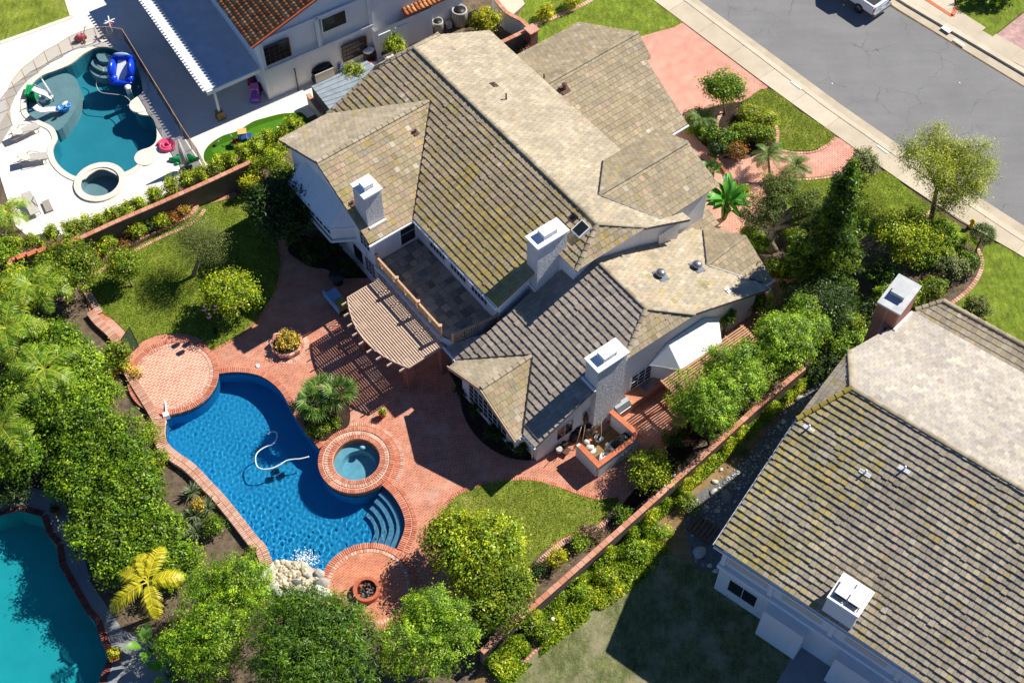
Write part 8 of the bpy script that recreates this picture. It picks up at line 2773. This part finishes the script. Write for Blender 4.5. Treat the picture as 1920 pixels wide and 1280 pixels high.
for i, (x, y, w) in enumerate(((1775, 55, 'far sidewalk'),)):
    m = MB(); m.obox(at(x, y, 0.172), rd*0.35, rn*0.2, Z3*0.006)
    tag(m.build('utility_cover', 'white_paint'), 'pale rectangular utility cover in the far sidewalk', 'utility cover')
for i, (x, y, z, w) in enumerate(((1493, 160, 0.116, 'near kerb below the driveway'), (1655, 280, 0.114, 'near kerb above the feathery tree'), (1799, 79, 0.165, 'far kerb'))):
    m = MB(); m.obox(at(x, y, z), rd*0.45, rn*0.07, Z3*0.003)
    tag(m.build('kerb_marking', 'white_paint'), 'white painted address patch on the '+w, 'marking')
for i, (x, y) in enumerate(((1560, 157), (1799, 156), (1582, 10))):
    m = MB(); m.lathe(at(x, y, 0.013), [(0.06, 0), (0.05, 0.02), (0.01, 0.025)], 10)
    tag(m.build('road_marker', 'white_paint'), 'small pale spot marker on the road, '+('in the left half', 'in the right half', 'in the truck shadow')[i], 'road marker')

# ------------------------------------------------------------------ right plot things
RC = [hexc(c) for c in ('#cfc9bf', '#bdb7ad', '#a9a49b', '#dedad2', '#8f8b84')]
big_ = [(1499,748,.32),(1472,772,.16),(1468,790,.18),(1474,760,.13),(1340,903,.2),(1400,905,.14),(1338,922,.26),(1362,930,.42),(1325,950,.16),(1345,958,.18),(1311,1035,.42),(1305,1050,.16),(1318,1058,.13),(1330,1060,.16),(1342,1070,.18),(1352,880,.14),(1375,865,.12),(1365,895,.11),(1392,878,.12),(1440,838,.12),(1420,850,.1),(1460,800,.12),(1512,760,.14),(1504,772,.12),(1520,745,.12),(1486,738,.12),(1350,915,.1),(1385,915,.12),(1378,940,.12),(1395,890,.1)]
TENS = ORD+['twenty-'+o_ for o_ in ORD[:9]]+['thirtieth', 'thirty-first']
SORD = {i_: TENS[k_] for k_, i_ in enumerate(sorted(range(len(big_)), key=lambda q_: big_[q_][0]-big_[q_][1]))}
for i, (x, y, r) in enumerate(big_):
    m = MB(); m.blob(at(x, y, 0.05), r, r*0.75, r*0.5, 9, 5, 0.2, rnd.choice(RC), i*0.7, i)
    lab = 'large pale boulder at the lower end of the gravel strip' if i == 10 else 'broad pale boulder halfway along the gravel strip' if i == 7 else 'white boulder beside the mossy roof tip' if i == 0 else '%s stone on the gravel strip, %s from its lower end' % ('larger' if r > 0.13 else 'small', SORD[i])
    tag(m.build('garden_stone', 'rock'), lab, 'stone', 'stones on the gravel strip')
sm = MB()
for i in range(420):
    f = rnd.random()
    x, y = 1300+f*215+rnd.gauss(0, 16), 985-f*225+rnd.gauss(0, 14)
    q = rnd.uniform(0.03, 0.08)
    sm.blob(at(x, y, 0.05), q, q*0.8, q*0.5, 6, 3, 0.2, rnd.choice(RC), rnd.random()*3, i)
sm.build('pebbles', 'rock')
tag(bpy.data.objects['pebbles'], 'loose pale pebbles on the gravel strip', 'pebbles', kind='stuff')
o = grp('wood_pallet', 'dark wooden pallet lying at the end of the gravel strip', 'pallet', (1316, 990))
q = at(1318, 992, 0.06)
for i in range(6):
    MB().obox(q+RIGHT.A*(-0.6+0.24*i)+Z3*0.1, RIGHT.A*0.09, RIGHT.B*0.55, Z3*0.015).build('board', 'bark', o)
for i in range(3):
    MB().obox(q+RIGHT.B*(-0.5+0.5*i)+Z3*0.04, RIGHT.A*0.72, RIGHT.B*0.05, Z3*0.04).build('runner', 'bark', o)
sheet('side_path', zz([(1450,1290),(1500,1205),(1560,1240),(1640,1300),(1640,1360),(1440,1360)], 0, 0, 1), 0.06, 'concrete_grey', 0.1)
for i, (x, y) in enumerate(((1036, 1165), (1263, 897), (1296, 905))):
    m = MB(); m.lathe(at(x, y, 0.1), [(0.05, 0), (0.06, 0.3), (0.12, 0.32), (0.1, 0.4)], 10)
    tag(m.build('path_light', 'white_paint'), 'small white garden light in the ground cover, '+('lowest', 'beside the ivy', 'near the gravel')[i], 'garden light')

# ------------------------------------------------------------------ grass blades on the lawns
def blades(name, label, poly, z, n, cols, h=0.06, seed=1):
    rng = np.random.default_rng(seed)
    xs, ys = [p.x for p in poly], [p.y for p in poly]
    X, Y = rng.uniform(min(xs), max(xs), n*2), rng.uniform(min(ys), max(ys), n*2)
    ok = inside_np(X, Y, poly)
    X, Y = X[ok][:n], Y[ok][:n]
    m = len(X)
    a = rng.uniform(0, 6.283, m)
    w = 0.012+0.012*rng.random(m)
    hh = h*(0.5+0.8*rng.random(m))
    lean = rng.normal(size=(m, 2))*0.045
    B = np.stack([X, Y, np.full(m, z-0.005)], axis=1)
    S = np.stack([np.cos(a)*w, np.sin(a)*w, np.zeros(m)], axis=1)
    T = B+np.stack([lean[:, 0], lean[:, 1], hh], axis=1)
    V = np.stack([B-S, B+S, T+S*0.3, T-S*0.3], axis=1).reshape(-1, 3)
    pal = np.array([hexc(c) for c in cols])
    c = pal[rng.integers(0, len(pal), m)]*(0.7+0.6*rng.random(m))[:, None]
    o = fast_mesh(name, V, np.arange(m*4).reshape(-1, 4), np.repeat(c, 4, axis=0), 'leaf_dull', None, Vector((X[0], Y[0], z)))
    return tag(o, label, 'grass', kind='stuff')
GC = ('#6a8828', '#869c34', '#a0aa44', '#b4ac5c', '#587420')
blades('grass', 'grass blades of the upper lawn', LAWN1, 0.075, 34000, GC, seed=1)
blades('grass', 'grass blades of the lower lawn', LAWN2, 0.075, 16000, GC, seed=2)
blades('grass', 'grass blades of the lawn by the driveway', LAWN3, 0.06, 9000, GC, seed=3)
blades('grass', 'grass blades of the lawn below the front walk', LAWN4, 0.055, 16000, GC, seed=4)
